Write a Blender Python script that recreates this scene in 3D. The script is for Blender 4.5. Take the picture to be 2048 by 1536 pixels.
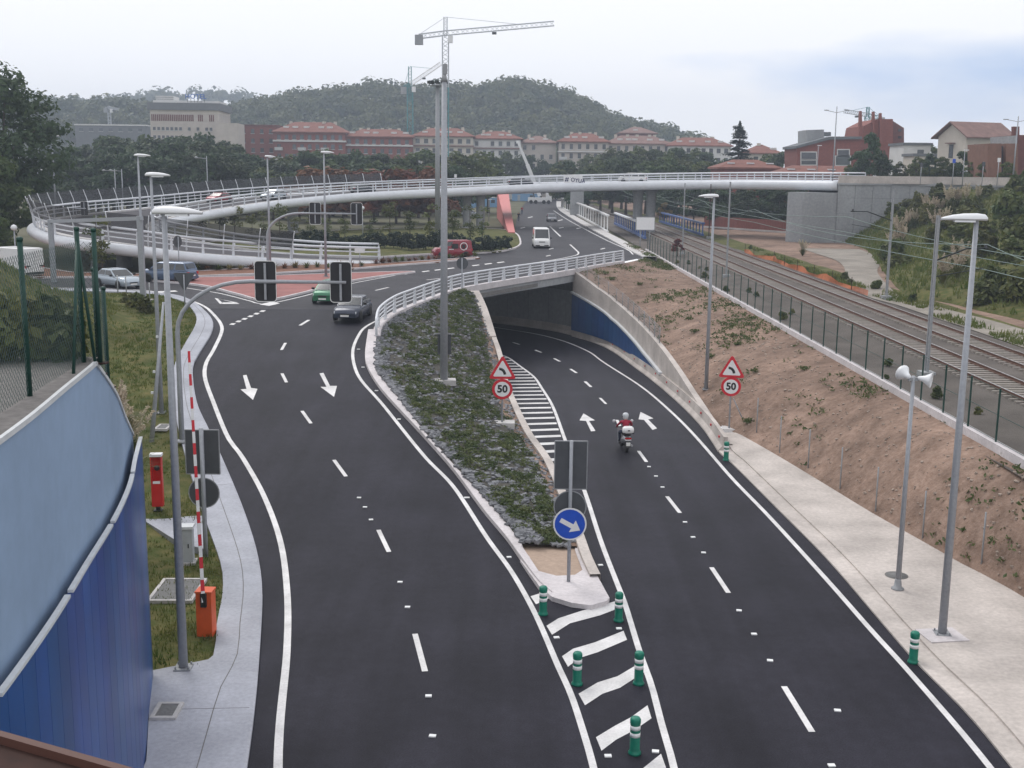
import bpy, bmesh, math, random
from mathutils import Vector, Matrix, noise
from mathutils.bvhtree import BVHTree
PI = math.pi
for o in list(bpy.data.objects): bpy.data.objects.remove(o)
S = bpy.context.scene
COL = S.collection
# ---------------------------------------------------------------- camera
CAM_H = 13.0; FPX = 2300.0
PITCH = math.atan((768-345)/FPX); ROLL = math.radians(.66)
CR = Matrix.Rotation(PI/2-PITCH, 3, 'X') @ Matrix.Rotation(ROLL, 3, 'Z')
CC = Vector((0, 0, CAM_H))
cd = bpy.data.cameras.new('camera'); cam = bpy.data.objects.new('camera', cd); COL.objects.link(cam)
cam.matrix_world = Matrix.Translation(CC) @ CR.to_4x4()
cd.sensor_width = 36; cd.lens = 36*FPX/2048; cd.clip_start = .1; cd.clip_end = 9000
S.camera = cam
# ---------------------------------------------------------------- world, sun, exposure
SUN_EL = math.radians(52); SUN_AZ = math.radians(-35)      # azimuth from +Y towards +X
W = bpy.data.worlds.new('World'); S.world = W; W.use_nodes = True
nt = W.node_tree; nt.nodes.clear()
def wn(t, **k):
    n = nt.nodes.new(t)
    for a, b in k.items(): setattr(n, a, b)
    return n
wo = wn('ShaderNodeOutputWorld'); mixs = wn('ShaderNodeMixShader')
bsky = wn('ShaderNodeBackground'); bcl = wn('ShaderNodeBackground')
sky = wn('ShaderNodeTexSky', sky_type='NISHITA', sun_disc=False)
sky.sun_elevation = SUN_EL; sky.sun_rotation = SUN_AZ; sky.air_density = 1.2; sky.dust_density = .4; sky.ozone_density = 1.5
tc = wn('ShaderNodeTexCoord')
vadd = wn('ShaderNodeVectorMath', operation='ADD'); vadd.inputs[1].default_value = (0, 0, .42); vnor = wn('ShaderNodeVectorMath', operation='NORMALIZE')
nt.links.new(tc.outputs['Generated'], vadd.inputs[0]); nt.links.new(vadd.outputs[0], vnor.inputs[0]); nt.links.new(vnor.outputs[0], sky.inputs['Vector'])
nt.links.new(sky.outputs[0], bsky.inputs[0]); bsky.inputs[1].default_value = .15
mp = wn('ShaderNodeMapping'); mp.inputs['Scale'].default_value = (1.0, 1.0, 3.2); mp.inputs['Location'].default_value = (3.1, .4, .2)
nt.links.new(tc.outputs['Generated'], mp.inputs[0])
nz = wn('ShaderNodeTexNoise'); nz.inputs['Scale'].default_value = 2.6; nz.inputs['Detail'].default_value = 5; nz.inputs['Roughness'].default_value = .5
nt.links.new(mp.outputs[0], nz.inputs[0])
# the cloud sheet thins out towards the right of the view (a clearer sector of sky)
dot = wn('ShaderNodeVectorMath', operation='DOT_PRODUCT'); dot.inputs[1].default_value = (math.sin(math.radians(50)), math.cos(math.radians(50)), 0)
nt.links.new(tc.outputs['Generated'], dot.inputs[0])
clr = wn('ShaderNodeMapRange'); clr.inputs[1].default_value = .70; clr.inputs[2].default_value = .98; clr.inputs[3].default_value = 0; clr.inputs[4].default_value = .14
nt.links.new(dot.outputs['Value'], clr.inputs[0])
sub = wn('ShaderNodeMath', operation='SUBTRACT'); nt.links.new(nz.outputs[0], sub.inputs[0]); nt.links.new(clr.outputs[0], sub.inputs[1])
cm = wn('ShaderNodeMapRange'); cm.inputs[1].default_value = .13; cm.inputs[2].default_value = .40; cm.inputs[3].default_value = .0; cm.inputs[4].default_value = 1
nt.links.new(sub.outputs[0], cm.inputs[0])
bcl.inputs[0].default_value = (.975, .98, 1.01, 1); bcl.inputs[1].default_value = .99
nt.links.new(cm.outputs[0], mixs.inputs[0]); nt.links.new(bsky.outputs[0], mixs.inputs[1]); nt.links.new(bcl.outputs[0], mixs.inputs[2])
nt.links.new(mixs.outputs[0], wo.inputs[0])
sl = bpy.data.lights.new('sun', 'SUN'); sl.energy = 1.3; sl.angle = math.radians(24); sl.color = (1, .965, .92)
so = bpy.data.objects.new('sun', sl); COL.objects.link(so)
sdir = Vector((math.sin(SUN_AZ)*math.cos(SUN_EL), math.cos(SUN_AZ)*math.cos(SUN_EL), math.sin(SUN_EL)))
so.rotation_euler = sdir.to_track_quat('Z', 'Y').to_euler(); so.location = (-60, 60, 90)
S.view_settings.view_transform = 'Standard'; S.view_settings.look = 'None'
S.view_settings.exposure = 0.26; S.view_settings.gamma = 1; S.view_settings.use_curve_mapping = False
# ---------------------------------------------------------------- pixel -> place helpers
def ray(u, v): return (CR @ Vector(((u-1024)/FPX, -(v-768)/FPX, -1.0)))
def un(u, v, z):
    d = ray(u, v); return CC + d*((z-CAM_H)/d.z)
def unY(u, v, Y):
    d = ray(u, v); return CC + d*(Y/d.y)
def ss(a, b, x):
    t = min(1, max(0, (x-a)/(b-a))); return t*t*(3-2*t)
ZR = 4.0
def zA(Y): return ZR*ss(34, 76, Y)
def zB(Y): return -2.2*ss(50, 104, Y)
def unS(u, v, f, off=0):
    z = 0
    for i in range(60):
        p = un(u, v, z); z = z*.5+.5*(f(p.y)+off)
    return un(u, v, z)
PA = lambda u, v, o=0: unS(u, v, zA, o)
PB = lambda u, v, o=0: unS(u, v, zB, o)
def lerp(a, b, t): return a+(b-a)*t
def cat(pts, n):
    """Catmull-Rom through pts, n samples evenly by arc length"""
    P = [Vector(p) for p in pts]; out = []
    for i in range(len(P)-1):
        p0 = P[max(0, i-1)]; p1 = P[i]; p2 = P[i+1]; p3 = P[min(len(P)-1, i+2)]
        d1 = (p2-p0)*.5; d2 = (p3-p1)*.5; L = (p2-p1).length
        for d in (d1, d2):
            if d.length > L*1.2: d *= L*1.2/d.length
        for k in range(12):
            t = k/12; t2 = t*t; t3 = t2*t
            out.append(p1*(2*t3-3*t2+1)+d1*(t3-2*t2+t)+p2*(-2*t3+3*t2)+d2*(t3-t2))
    out.append(P[-1])
    return resamp(out, n)
def resamp(P, n):
    acc = [0]
    for a, b in zip(P, P[1:]): acc.append(acc[-1]+(b-a).length)
    res = []; j = 0
    for k in range(n):
        s = acc[-1]*k/(n-1)
        while j < len(P)-2 and acc[j+1] < s: j += 1
        d = acc[j+1]-acc[j]
        res.append(P[j].lerp(P[j+1], (s-acc[j])/d if d > 1e-9 else 0))
    return res
def plen(P): return sum((b-a).length for a, b in zip(P, P[1:]))
def side(P, i):
    a = P[max(0, i-1)]; b = P[min(len(P)-1, i+1)]; d = b-a
    v = Vector((d.y, -d.x, 0)); return v.normalized() if v.length > 0 else Vector((1, 0, 0))   # to the right of travel
def offs(P, d, dz=0): return [p+side(P, i)*d+Vector((0, 0, dz)) for i, p in enumerate(P)]
# ---------------------------------------------------------------- materials
MATS = {}
def mat(name, col, rough=.7, metal=0, var=.12, scale=4, bump=0, bscale=30, obj_var=0, spec=.4, col2=None, stops=None, emit=None, alpha=1, detail=6, trans=0):
    m = bpy.data.materials.new(name); m.use_nodes = True; n = m.node_tree; b = n.nodes['Principled BSDF']
    b.inputs['Roughness'].default_value = rough; b.inputs['Metallic'].default_value = metal; b.inputs['Specular IOR Level'].default_value = spec
    t = n.nodes.new('ShaderNodeTexCoord'); g = n.nodes.new('ShaderNodeNewGeometry')
    no = n.nodes.new('ShaderNodeTexNoise'); no.inputs['Scale'].default_value = scale; no.inputs['Detail'].default_value = detail; no.inputs['Roughness'].default_value = .6
    n.links.new(g.outputs['Position'], no.inputs[0])
    r = n.nodes.new('ShaderNodeValToRGB')
    c = Vector(col); c2 = Vector(col2) if col2 else None
    if c2 is None: lo = c*(1-var); hi = c*(1+var)
    else: lo = c; hi = c2
    r.color_ramp.elements[0].position = .32; r.color_ramp.elements[1].position = .68
    r.color_ramp.elements[0].color = (*lo, 1); r.color_ramp.elements[1].color = (*hi, 1)
    if stops:
        for p, cc in stops:
            e = r.color_ramp.elements.new(p); e.color = (*cc, 1)
    n.links.new(no.outputs[0], r.inputs[0])
    out = r.outputs[0]
    if obj_var:
        oi = n.nodes.new('ShaderNodeObjectInfo'); hs = n.nodes.new('ShaderNodeHueSaturation')
        mr = n.nodes.new('ShaderNodeMapRange'); mr.inputs[3].default_value = 1-obj_var; mr.inputs[4].default_value = 1+obj_var
        n.links.new(oi.outputs['Random'], mr.inputs[0]); n.links.new(mr.outputs[0], hs.inputs['Value'])
        mh = n.nodes.new('ShaderNodeMapRange'); mh.inputs[3].default_value = .5-.12*obj_var; mh.inputs[4].default_value = .5+.06*obj_var
        mm = n.nodes.new('ShaderNodeMath'); mm.operation = 'FRACT'; mx = n.nodes.new('ShaderNodeMath'); mx.operation = 'MULTIPLY'; mx.inputs[1].default_value = 7.31
        n.links.new(oi.outputs['Random'], mx.inputs[0]); n.links.new(mx.outputs[0], mm.inputs[0]); n.links.new(mm.outputs[0], mh.inputs[0]); n.links.new(mh.outputs[0], hs.inputs['Hue'])
        n.links.new(out, hs.inputs['Color']); out = hs.outputs[0]
    n.links.new(out, b.inputs['Base Color'])
    if bump:
        nb = n.nodes.new('ShaderNodeTexNoise'); nb.inputs['Scale'].default_value = bscale; nb.inputs['Detail'].default_value = 4
        n.links.new(g.outputs['Position'], nb.inputs[0])
        bp = n.nodes.new('ShaderNodeBump'); bp.inputs['Strength'].default_value = bump; bp.inputs['Distance'].default_value = .05
        n.links.new(nb.outputs[0], bp.inputs['Height']); n.links.new(bp.outputs[0], b.inputs['Normal'])
    if alpha < 1: b.inputs['Alpha'].default_value = alpha
    if trans: b.inputs['Transmission Weight'].default_value = trans
    if emit: b.inputs['Emission Color'].default_value = (*emit[0], 1); b.inputs['Emission Strength'].default_value = emit[1]
    MATS[name] = m; return m
def leafmat(name, col, col2, obj_var=.25, scale=.8, trans=.35):
    m = mat(name, col, rough=.55, col2=col2, scale=scale, obj_var=obj_var, spec=.25, detail=3)
    n = m.node_tree; b = n.nodes['Principled BSDF']; o = n.nodes['Material Output']
    tr = n.nodes.new('ShaderNodeBsdfTranslucent'); mx = n.nodes.new('ShaderNodeMixShader'); mx.inputs[0].default_value = trans
    src = b.inputs['Base Color'].links[0].from_socket
    n.links.new(src, tr.inputs[0]); n.links.new(b.outputs[0], mx.inputs[1]); n.links.new(tr.outputs[0], mx.inputs[2]); n.links.new(mx.outputs[0], o.inputs[0])
    return m
def big_stains(m, amt=.25, scale=.25, stretch=(1, 1, 1), rough=None):
    """large soft wear patches multiplied on the colour"""
    n = m.node_tree; b = n.nodes['Principled BSDF']; src = b.inputs['Base Color'].links[0].from_socket
    g = n.nodes.new('ShaderNodeNewGeometry'); mpn = n.nodes.new('ShaderNodeMapping'); mpn.inputs['Scale'].default_value = stretch
    no = n.nodes.new('ShaderNodeTexNoise'); no.inputs['Scale'].default_value = scale; no.inputs['Detail'].default_value = 5
    n.links.new(g.outputs['Position'], mpn.inputs[0]); n.links.new(mpn.outputs[0], no.inputs[0])
    mr = n.nodes.new('ShaderNodeMapRange'); mr.inputs[1].default_value = .3; mr.inputs[2].default_value = .7; mr.inputs[3].default_value = 1-amt; mr.inputs[4].default_value = 1+amt*.5
    n.links.new(no.outputs[0], mr.inputs[0])
    mm = n.nodes.new('ShaderNodeVectorMath'); mm.operation = 'SCALE'; n.links.new(src, mm.inputs[0]); n.links.new(mr.outputs[0], mm.inputs['Scale'])
    n.links.new(mm.outputs[0], b.inputs['Base Color'])
M = MATS
mat('asphalt', (.0245, .0235, .033), .56, var=.3, scale=22, bump=.3, bscale=60, spec=.08, detail=8); big_stains(M['asphalt'], .3, .3); big_stains(M['asphalt'], .26, 1.3, (1, .05, 1)); big_stains(M['asphalt'], .16, 3, (1, 1, 1))
mat('asphalt_ring', (.043, .0415, .049), .6, var=.28, scale=20, bump=.3, bscale=60, spec=.1, detail=8); big_stains(M['asphalt_ring'], .3, .25); big_stains(M['asphalt_ring'], .22, 1.4)  # ring asphalt lightened: grazing sky reflection put into its base colour
mat('asphalt_old', (.075, .072, .08), .9, var=.2, scale=14, spec=.2); big_stains(M['asphalt_old'], .2, .2)
mat('paint', (.63, .62, .62), .6, var=.1, scale=14, detail=10, stops=[(.22, (.22, .22, .23)), (.29, (.5, .49, .5))]); big_stains(M['paint'], .22, 1.2)
mat('concrete', (.50, .485, .48), .85, var=.1, scale=9, bump=.15, bscale=40, spec=.2); big_stains(M['concrete'], .2, .5)
mat('concrete_tan', (.49, .445, .415), .88, var=.12, scale=7, bump=.15, bscale=40, spec=.2); big_stains(M['concrete_tan'], .25, .5)
mat('concrete_grey', (.30, .31, .32), .88, var=.12, scale=3, bump=.15, bscale=20, spec=.2); big_stains(M['concrete_grey'], .2, .25, (1, 1, .4))
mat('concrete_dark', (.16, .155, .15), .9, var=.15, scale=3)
mat('concrete_blue', (.375, .385, .43), .85, var=.1, scale=9, bump=.15, bscale=40, spec=.2); big_stains(M['concrete_blue'], .2, .5)
mat('kerb', (.56, .525, .535), .8, var=.1, scale=8, spec=.25); big_stains(M['kerb'], .15, .8)
mat('soil', (.215, .145, .11), .95, var=.3, scale=4, bump=.9, bscale=9, col2=(.315, .225, .18), spec=.1); big_stains(M['soil'], .35, .16); big_stains(M['soil'], .3, .9)
mat('slate_ground', (.062, .058, .05), .95, col2=(.10, .095, .085), scale=7, bump=.7, bscale=16, spec=.1)
mat('soil_red', (.20, .11, .08), .95, var=.3, scale=5, bump=.5, bscale=14, spec=.1)
mat('dirt_track', (.27, .245, .215), .95, var=.15, scale=5, bump=.4, bscale=14, spec=.1); big_stains(M['dirt_track'], .25, .35)
mat('ballast', (.095, .083, .074), .95, col2=(.16, .142, .13), scale=26, bump=.9, bscale=22, spec=.15); big_stains(M['ballast'], .25, .4)
mat('grass_ground', (.056, .078, .022), .95, col2=(.135, .118, .05), scale=1.6, bump=.6, bscale=16, spec=.1); big_stains(M['grass_ground'], .3, .4)
mat('far_ground', (.09, .095, .055), .95, col2=(.15, .14, .10), scale=.08, spec=.1)
mat('red_paving', (.29, .115, .105), .85, var=.14, scale=9); big_stains(M['red_paving'], .2, .6)
mat('white_steel', (.62, .64, .68), .38, var=.04, scale=2, spec=.5); big_stains(M['white_steel'], .08, .6)
mat('galv', (.31, .325, .355), .45, .12, var=.1, scale=9)
mat('galv_dull', (.27, .28, .295), .6, .08, var=.12, scale=9)
mat('lamp_white', (.68, .69, .71), .35, var=.04, scale=3)
mat('black_plastic', (.018, .018, .022), .5, var=.15)
mat('dark_steel', (.03, .035, .035), .5, .3, var=.2)
mat('green_steel', (.008, .045, .035), .45, .1, var=.2)
mat('rust', (.028, .010, .007), .85, var=.3, scale=8)
mat('sign_back', (.085, .09, .10), .55, .35, var=.08, scale=3)
mat('sign_red', (.55, .02, .035), .4, var=.05); mat('sign_white', (.72, .72, .73), .4, var=.04); mat('sign_black', (.012, .012, .012), .45, var=.1)
mat('sign_blue', (.012, .075, .48), .4, var=.08)
mat('bollard_green', (.004, .16, .105), .45, var=.15, scale=6); mat('reflective', (.72, .73, .73), .35, var=.06)
mat('blue_panel', (.012, .058, .26), .32, var=.12, scale=1.2, obj_var=.14, spec=.4); big_stains(M['blue_panel'], .22, 1.2, (1, 1, .12)); mat('blue_wall', (.02, .075, .22), .4, var=.16, scale=1.5, spec=.45, obj_var=.06)
mat('grey_blue_sheet', (.26, .36, .51), .6, var=.05, scale=2.5); big_stains(M['grey_blue_sheet'], .10, .5, (1, 1, .3))
mat('coping', (.58, .60, .62), .45, var=.08, scale=5)
mat('asphalt_felt', (.16, .15, .145), .95, var=.2, scale=6, bump=.4)
mat('orange_box', (.62, .10, .03), .5, var=.06); mat('red_box', (.50, .022, .02), .45, var=.08)
mat('cabinet', (.36, .38, .40), .55, var=.08)
mat('glass', (.015, .018, .022), .06, spec=.9, var=.1); mat('tyre', (.014, .014, .014), .85, var=.2); mat('rim', (.42, .43, .45), .35, .8, var=.05)
mat('lamp_glass', (.72, .74, .76), .12, var=.04, spec=.8); mat('tail_red', (.45, .015, .015), .25, var=.05); mat('trim_black', (.02, .02, .022), .5, var=.1)
mat('plate', (.70, .70, .68), .45, var=.05)
def paint(name, c, metal=.25): return mat(name, c, .25, metal, var=.03, spec=.6)
paint('car_green', (.04, .165, .09)); paint('car_navy', (.030, .037, .060)); paint('car_slate', (.10, .14, .22)); paint('car_silver', (.38, .43, .48), .45)
paint('car_white', (.72, .72, .72), 0); paint('car_red', (.24, .018, .035), .1); paint('car_dark', (.03, .035, .045)); paint('car_grey', (.18, .19, .21))
mat('brick', (.205, .07, .055), .9, var=.14, scale=2); mat('brick_dark', (.14, .055, .048), .9, var=.14, scale=1.2); mat('brick_brown', (.19, .10, .07), .9, var=.12, scale=1.2)
mat('cream', (.50, .46, .40), .9, var=.08, scale=.6); mat('beige', (.42, .385, .35), .9, var=.08, scale=.6); mat('pale', (.56, .56, .55), .9, var=.06, scale=.6)
mat('roof_tile', (.185, .078, .06), .9, var=.2, scale=.8); mat('roof_dark', (.19, .115, .10), .9, var=.2, scale=.8); mat('slate_grey', (.13, .14, .15), .8, var=.1, scale=.8)
mat('window_dark', (.035, .042, .05), .15, var=.2, scale=1, spec=.7, obj_var=.5); mat('balcony', (.46, .47, .47), .7, var=.1)
mat('crane_steel', (.42, .44, .47), .5, .2, var=.08); mat('crane_teal', (.05, .22, .24), .5, .1, var=.1); mat('crane_red', (.42, .05, .05), .5, var=.1); mat('crane_white', (.70, .70, .70), .5, var=.05)
mat('bridge_blue', (.035, .085, .25), .45, var=.12); mat('pink_panel', (.52, .17, .16), .6, var=.08)
mat('orange_net', (.50, .13, .06), .8, var=.2, scale=3); mat('sleeper', (.25, .225, .20), .9, var=.18, scale=6, obj_var=.15); mat('rail_rust', (.13, .07, .05), .6, .3, var=.2); mat('rail_top', (.48, .47, .47), .25, .8, var=.05)
mat('bark', (.085, .065, .05), .9, var=.25, scale=4); mat('wire', (.16, .22, .2), .5, .4, var=.1)
mat('skin', (.42, .24, .17), .6, var=.05); mat('jacket_red', (.28, .012, .035), .8, var=.12); mat('jeans', (.035, .045, .075), .85, var=.15); mat('cloth_dark', (.03, .03, .035), .9, var=.2)
mat('helmet', (.50, .53, .56), .22, var=.03); mat('tan_stone', (.36, .27, .21), .9, var=.12, scale=6)
mat('slate_rock', (.12, .123, .137), .85, col2=(.22, .225, .24), scale=6, bump=.4); mat('pebble', (.30, .24, .20), .9, var=.3, scale=8)
mat('manhole', (.15, .15, .15), .8, .1, var=.2, scale=12); mat('banner', (.76, .76, .77), .6, var=.03); mat('navy_print', (.02, .025, .10), .6, var=.05)
mat('blue_print', (.03, .12, .42), .5, var=.05); mat('scooter', (.33, .34, .36), .3, .4, var=.04)
leafmat('leaf_mid', (.034, .068, .020), (.105, .135, .036)); leafmat('leaf_dark', (.020, .046, .021), (.060, .092, .034)); leafmat('leaf_bush', (.042, .072, .018), (.125, .135, .042))
leafmat('leaf_grass', (.068, .112, .022), (.165, .17, .05), 0, .5); leafmat('leaf_cover', (.042, .072, .022), (.125, .145, .052), 0, 1.4); leafmat('leaf_rust', (.10, .042, .018), (.17, .07, .03), .2)
leafmat('leaf_yellow', (.12, .11, .03), (.20, .16, .05), .2); leafmat('leaf_hill', (.020, .043, .020), (.115, .125, .042), 0, .08); leafmat('plume', (.42, .36, .26), (.55, .49, .38), .15); leafmat('leaf_conifer', (.010, .024, .016), (.028, .046, .028), .15)  # leaf_hill: brighter yellowish tone paints sunlit patches on the crowns
leafmat('leaf_purple', (.10, .035, .035), (.17, .06, .04), .2)
# ---------------------------------------------------------------- mesh builder
class MB:
    def __init__(s): s.v = []; s.f = []; s.sm = []
    def add(s, vs, fs, smooth=False):
        o = len(s.v); s.v += [tuple(v) for v in vs]; s.f += [tuple(i+o for i in f) for f in fs]; s.sm += [smooth]*len(fs); return s
    def box(s, c, d, rz=0, mtx=None):
        x, y, z = d[0]/2, d[1]/2, d[2]/2; c = Vector(c); vs = []
        R_ = mtx if mtx else Matrix.Rotation(rz, 3, 'Z')
        for sx, sy, sz in ((-1,-1,-1),(1,-1,-1),(1,1,-1),(-1,1,-1),(-1,-1,1),(1,-1,1),(1,1,1),(-1,1,1)): vs.append(c+R_@Vector((sx*x, sy*y, sz*z)))
        return s.add(vs, [(3,2,1,0),(4,5,6,7),(0,1,5,4),(1,2,6,5),(2,3,7,6),(3,0,4,7)])
    def bar(s, a, b, w, h=None, up=(0, 0, 1)):
        a = Vector(a); b = Vector(b); d = b-a; L = d.length
        if L < 1e-6: return s
        y = d/L; x = y.cross(Vector(up))
        if x.length < 1e-4: x = y.cross(Vector((0, 1, 0)))
        x.normalize(); z = x.cross(y); m = Matrix((x, y, z)).transposed()
        return s.box((a+b)/2, (w, L, h or w), mtx=m)
    def tube(s, P, r, n=8, caps=True, smooth=True):
        P = [Vector(p) for p in P]; rs = r if isinstance(r, (list, tuple)) else [r]*len(P)
        vs = []; ref = None
        for i, p in enumerate(P):
            t = (P[min(i+1, len(P)-1)]-P[max(i-1, 0)]).normalized()
            if ref is None: ref = Vector((0, 0, 1)) if abs(t.z) < .9 else Vector((1, 0, 0))
            x = t.cross(ref)
            if x.length < 1e-4: x = t.orthogonal()
            x.normalize(); y = x.cross(t).normalized(); ref = y
            for k in range(n): a = 2*PI*k/n; vs.append(p+(x*math.cos(a)+y*math.sin(a))*rs[i])
        fs = []
        for i in range(len(P)-1):
            for k in range(n):
                k2 = (k+1) % n; fs.append((i*n+k, i*n+k2, (i+1)*n+k2, (i+1)*n+k))
        s.add(vs, fs, smooth)
        if caps:
            o = len(s.v)-len(vs); s.f += [tuple(o+k for k in range(n))[::-1], tuple(o+(len(P)-1)*n+k for k in range(n))]; s.sm += [False, False]
        return s
    def lathe(s, prof, c=(0, 0, 0), n=14, smooth=True, axis=None):
        c = Vector(c); vs = []; m = axis or Matrix.Identity(3)
        for r, z in prof:
            for k in range(n): a = 2*PI*k/n; vs.append(c+m@Vector((r*math.cos(a), r*math.sin(a), z)))
        fs = []
        for i in range(len(prof)-1):
            for k in range(n): k2 = (k+1) % n; fs.append((i*n+k, i*n+k2, (i+1)*n+k2, (i+1)*n+k))
        fs.append(tuple(range(n))[::-1]); fs.append(tuple((len(prof)-1)*n+k for k in range(n)))
        return s.add(vs, fs, smooth)
    def prism(s, poly, h, z0=0, mtx=None, loc=(0, 0, 0)):
        """2-D outline extruded along z; mtx turns it"""
        n = len(poly); m = mtx or Matrix.Identity(3); loc = Vector(loc)
        ar = sum(poly[i][0]*poly[(i+1) % n][1]-poly[(i+1) % n][0]*poly[i][1] for i in range(n))
        if ar < 0: poly = poly[::-1]
        vs = [loc+m@Vector((p[0], p[1], z0)) for p in poly]+[loc+m@Vector((p[0], p[1], z0+h)) for p in poly]
        fs = [tuple(range(n))[::-1], tuple(range(n, 2*n))]+[(i, (i+1) % n, n+(i+1) % n, n+i) for i in range(n)]
        return s.add(vs, fs)
    def strips(s, curves, smooth=True, closed=False):
        """grid between curves of equal length"""
        n = len(curves[0]); vs = [p for c in curves for p in c]; fs = []
        R_ = len(curves)
        for i in range(R_ if closed else R_-1):
            i2 = (i+1) % R_
            for k in range(n-1): fs.append((i*n+k, i2*n+k, i2*n+k+1, i*n+k+1))
        return s.add(vs, fs, smooth)
    def sweep(s, P, prof, smooth=False, caps=True):
        """closed profile (side offset, z) swept along P"""
        cur = [[p+side(P, i)*a+Vector((0, 0, b)) for i, p in enumerate(P)] for a, b in prof]
        s.strips(cur, smooth, closed=True)
        if caps:
            n = len(P); o = len(s.v)-n*len(prof); s.f += [tuple(o+j*n for j in range(len(prof))), tuple(o+j*n+n-1 for j in range(len(prof)))[::-1]]; s.sm += [False]*2
        return s
    def quad(s, a, b, c, d): return s.add([a, b, c, d], [(0, 1, 2, 3)])
    def mesh(s, name, m, fix=True):
        me = bpy.data.meshes.new(name); me.from_pydata(s.v, [], s.f); me.polygons.foreach_set('use_smooth', s.sm)
        if fix:
            bm = bmesh.new(); bm.from_mesh(me); bmesh.ops.recalc_face_normals(bm, faces=bm.faces); bm.to_mesh(me); bm.free()
        me.materials.append(MATS[m] if isinstance(m, str) else m); me.update(); return me
    def build(s, name, m, parent=None, fix=True):
        o = bpy.data.objects.new(name, s.mesh(name, m, fix)); COL.objects.link(o)
        if parent: o.parent = parent
        return o
def tag(o, label, cat_, group=None):
    o['label'] = label; o['category'] = cat_
    if group: o['group'] = group
    return o
def thing(name, label, cat_, loc=(0, 0, 0), rz=0, group=None):
    o = bpy.data.objects.new(name, None); COL.objects.link(o); o.location = loc; o.rotation_euler = (0, 0, rz); o.empty_display_size = .2
    return tag(o, label, cat_, group)
def link(me, name, parent=None, loc=(0, 0, 0), rz=0, scale=None):
    o = bpy.data.objects.new(name, me); COL.objects.link(o); o.location = loc; o.rotation_euler = (0, 0, rz)
    if scale: o.scale = scale
    if parent: o.parent = parent
    return o
def dup(root, loc, rz=0, label=None, group=None, scale=None):
    r = root.copy(); COL.objects.link(r); r.location = loc; r.rotation_euler = (0, 0, rz)
    if scale: r.scale = (scale,)*3 if not hasattr(scale, '__len__') else scale
    if label: r['label'] = label
    if group: r['group'] = group
    for ch in root.children:
        c = ch.copy(); COL.objects.link(c); c.parent = r
        for g in ch.children:
            d = g.copy(); COL.objects.link(d); d.parent = c
    return r
SURF = []          # ground surfaces that things can be set down on
def struct(name, mb, m, parent=None, ground=True, fix=False):
    o = mb.build(name, m, parent, fix); 
    if not parent: o['kind'] = 'structure'
    if ground: SURF.append((list(mb.v), list(mb.f)))
    return o
_bvh = [None, 0]
def bvh():
    if _bvh[1] != len(SURF):
        V = []; F_ = []
        for v, f in SURF: o = len(V); V += [Vector(p) for p in v]; F_ += [tuple(i+o for i in q) for q in f]
        _bvh[0] = BVHTree.FromPolygons(V, F_); _bvh[1] = len(SURF)
    return _bvh[0]
def hit(u, v):
    d = ray(u, v).normalized(); r = bvh().ray_cast(CC, d, 4000)[0]
    return r if r else un(u, v, 3.9)
def gz(x, y, top=60):
    r = bvh().ray_cast(Vector((x, y, top)), Vector((0, 0, -1)), 200)[0]
    return r.z if r else 3.9
def rnd(a, b): return random.uniform(a, b)
random.seed(11)
# ================================================================= the setting: roads and ground
def atY(C, Y):
    for a, b in zip(C, C[1:]):
        if (a.y-Y)*(b.y-Y) <= 0 and abs(b.y-a.y) > 1e-9: return a.lerp(b, (Y-a.y)/(b.y-a.y)).x
    return C[0].x if abs(Y-C[0].y) < abs(Y-C[-1].y) else C[-1].x
V3 = Vector
def pix(L, f): return [f(u, v) for u, v in L]
aL = cat([V3((-3.0, 2, 0)), V3((-4.1, 12, 0))]+pix([(495,1536),(520,1300),(522,1150),(490,1030),(436,900),(415,856),(393,805),(386,737),(400,707),(422,671),(426,646),(410,624),(381,602),(342,591),(244,583)], PA)+[V3((-42, 86, ZR)), V3((-90, 85, ZR))], 220)
aR = cat(pix([(1110,1196),(1078,1172),(1012,1080),(967,1026),(909,947),(850,879),(766,787),(737,743),(730,714),(731,678)], PA)+[V3((-8.45, 69, 3.7)), V3((-8.0, 73, 3.97)), V3((-7.2, 77, 4))], 80)
bL = cat(pix([(1219,1196),(1184,1130),(1166,1084),(1105,944),(1061,882),(1029,821),(1017,797)], PB)+[V3((-.55, 75, zB(75))), V3((-1.2, 81, zB(81))), V3((-2.6, 88, zB(88))), V3((-5.2, 94, zB(94))), V3((-10, 99.5, zB(99))), V3((-18, 104, -2.2)), V3((-30, 107, -2.2))], 120)
bRs = [V3((10.95, 2, 0)), V3((11.05, 14, 0))]+pix([(2022,1536),(1929,1423),(1835,1329),(1756,1238),(1653,1118),(1555,1019),(1459,923),(1440,908)], PB)
bW = [V3((10.1, 60, zB(60))), V3((10.0, 71.7, zB(71.7))), V3((9.6, 85.4, zB(85.4))), V3((8.5, 99.4, zB(99.4))), V3((5.9, 108, -2.2)), V3((2.2, 113.5, -2.2)), V3((-5, 119, -2.2)), V3((-16, 123, -2.2)), V3((-30, 125, -2.2))]
bR = cat(bRs+bW, 160)
TIP = 34.3
def zgrid(rows, lf, rf, zf, n=14, dz=0):
    cur = []
    for k in range(n+1):
        c = []
        for Y in rows:
            x = lerp(lf(Y), rf(Y), k/n); c.append(V3((x, Y, zf(Y)+dz)))
        cur.append(c)
    return MB().strips(cur)
rows = [2+i*.8 for i in range(int((TIP-2)/.8)+1)]+[TIP]
m = zgrid(rows, lambda Y: atY(aL, Y), lambda Y: atY(bR, Y), lambda Y: 0.0, 20)
rowsA = [TIP+i*(75.5-TIP)/60 for i in range(61)]
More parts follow.
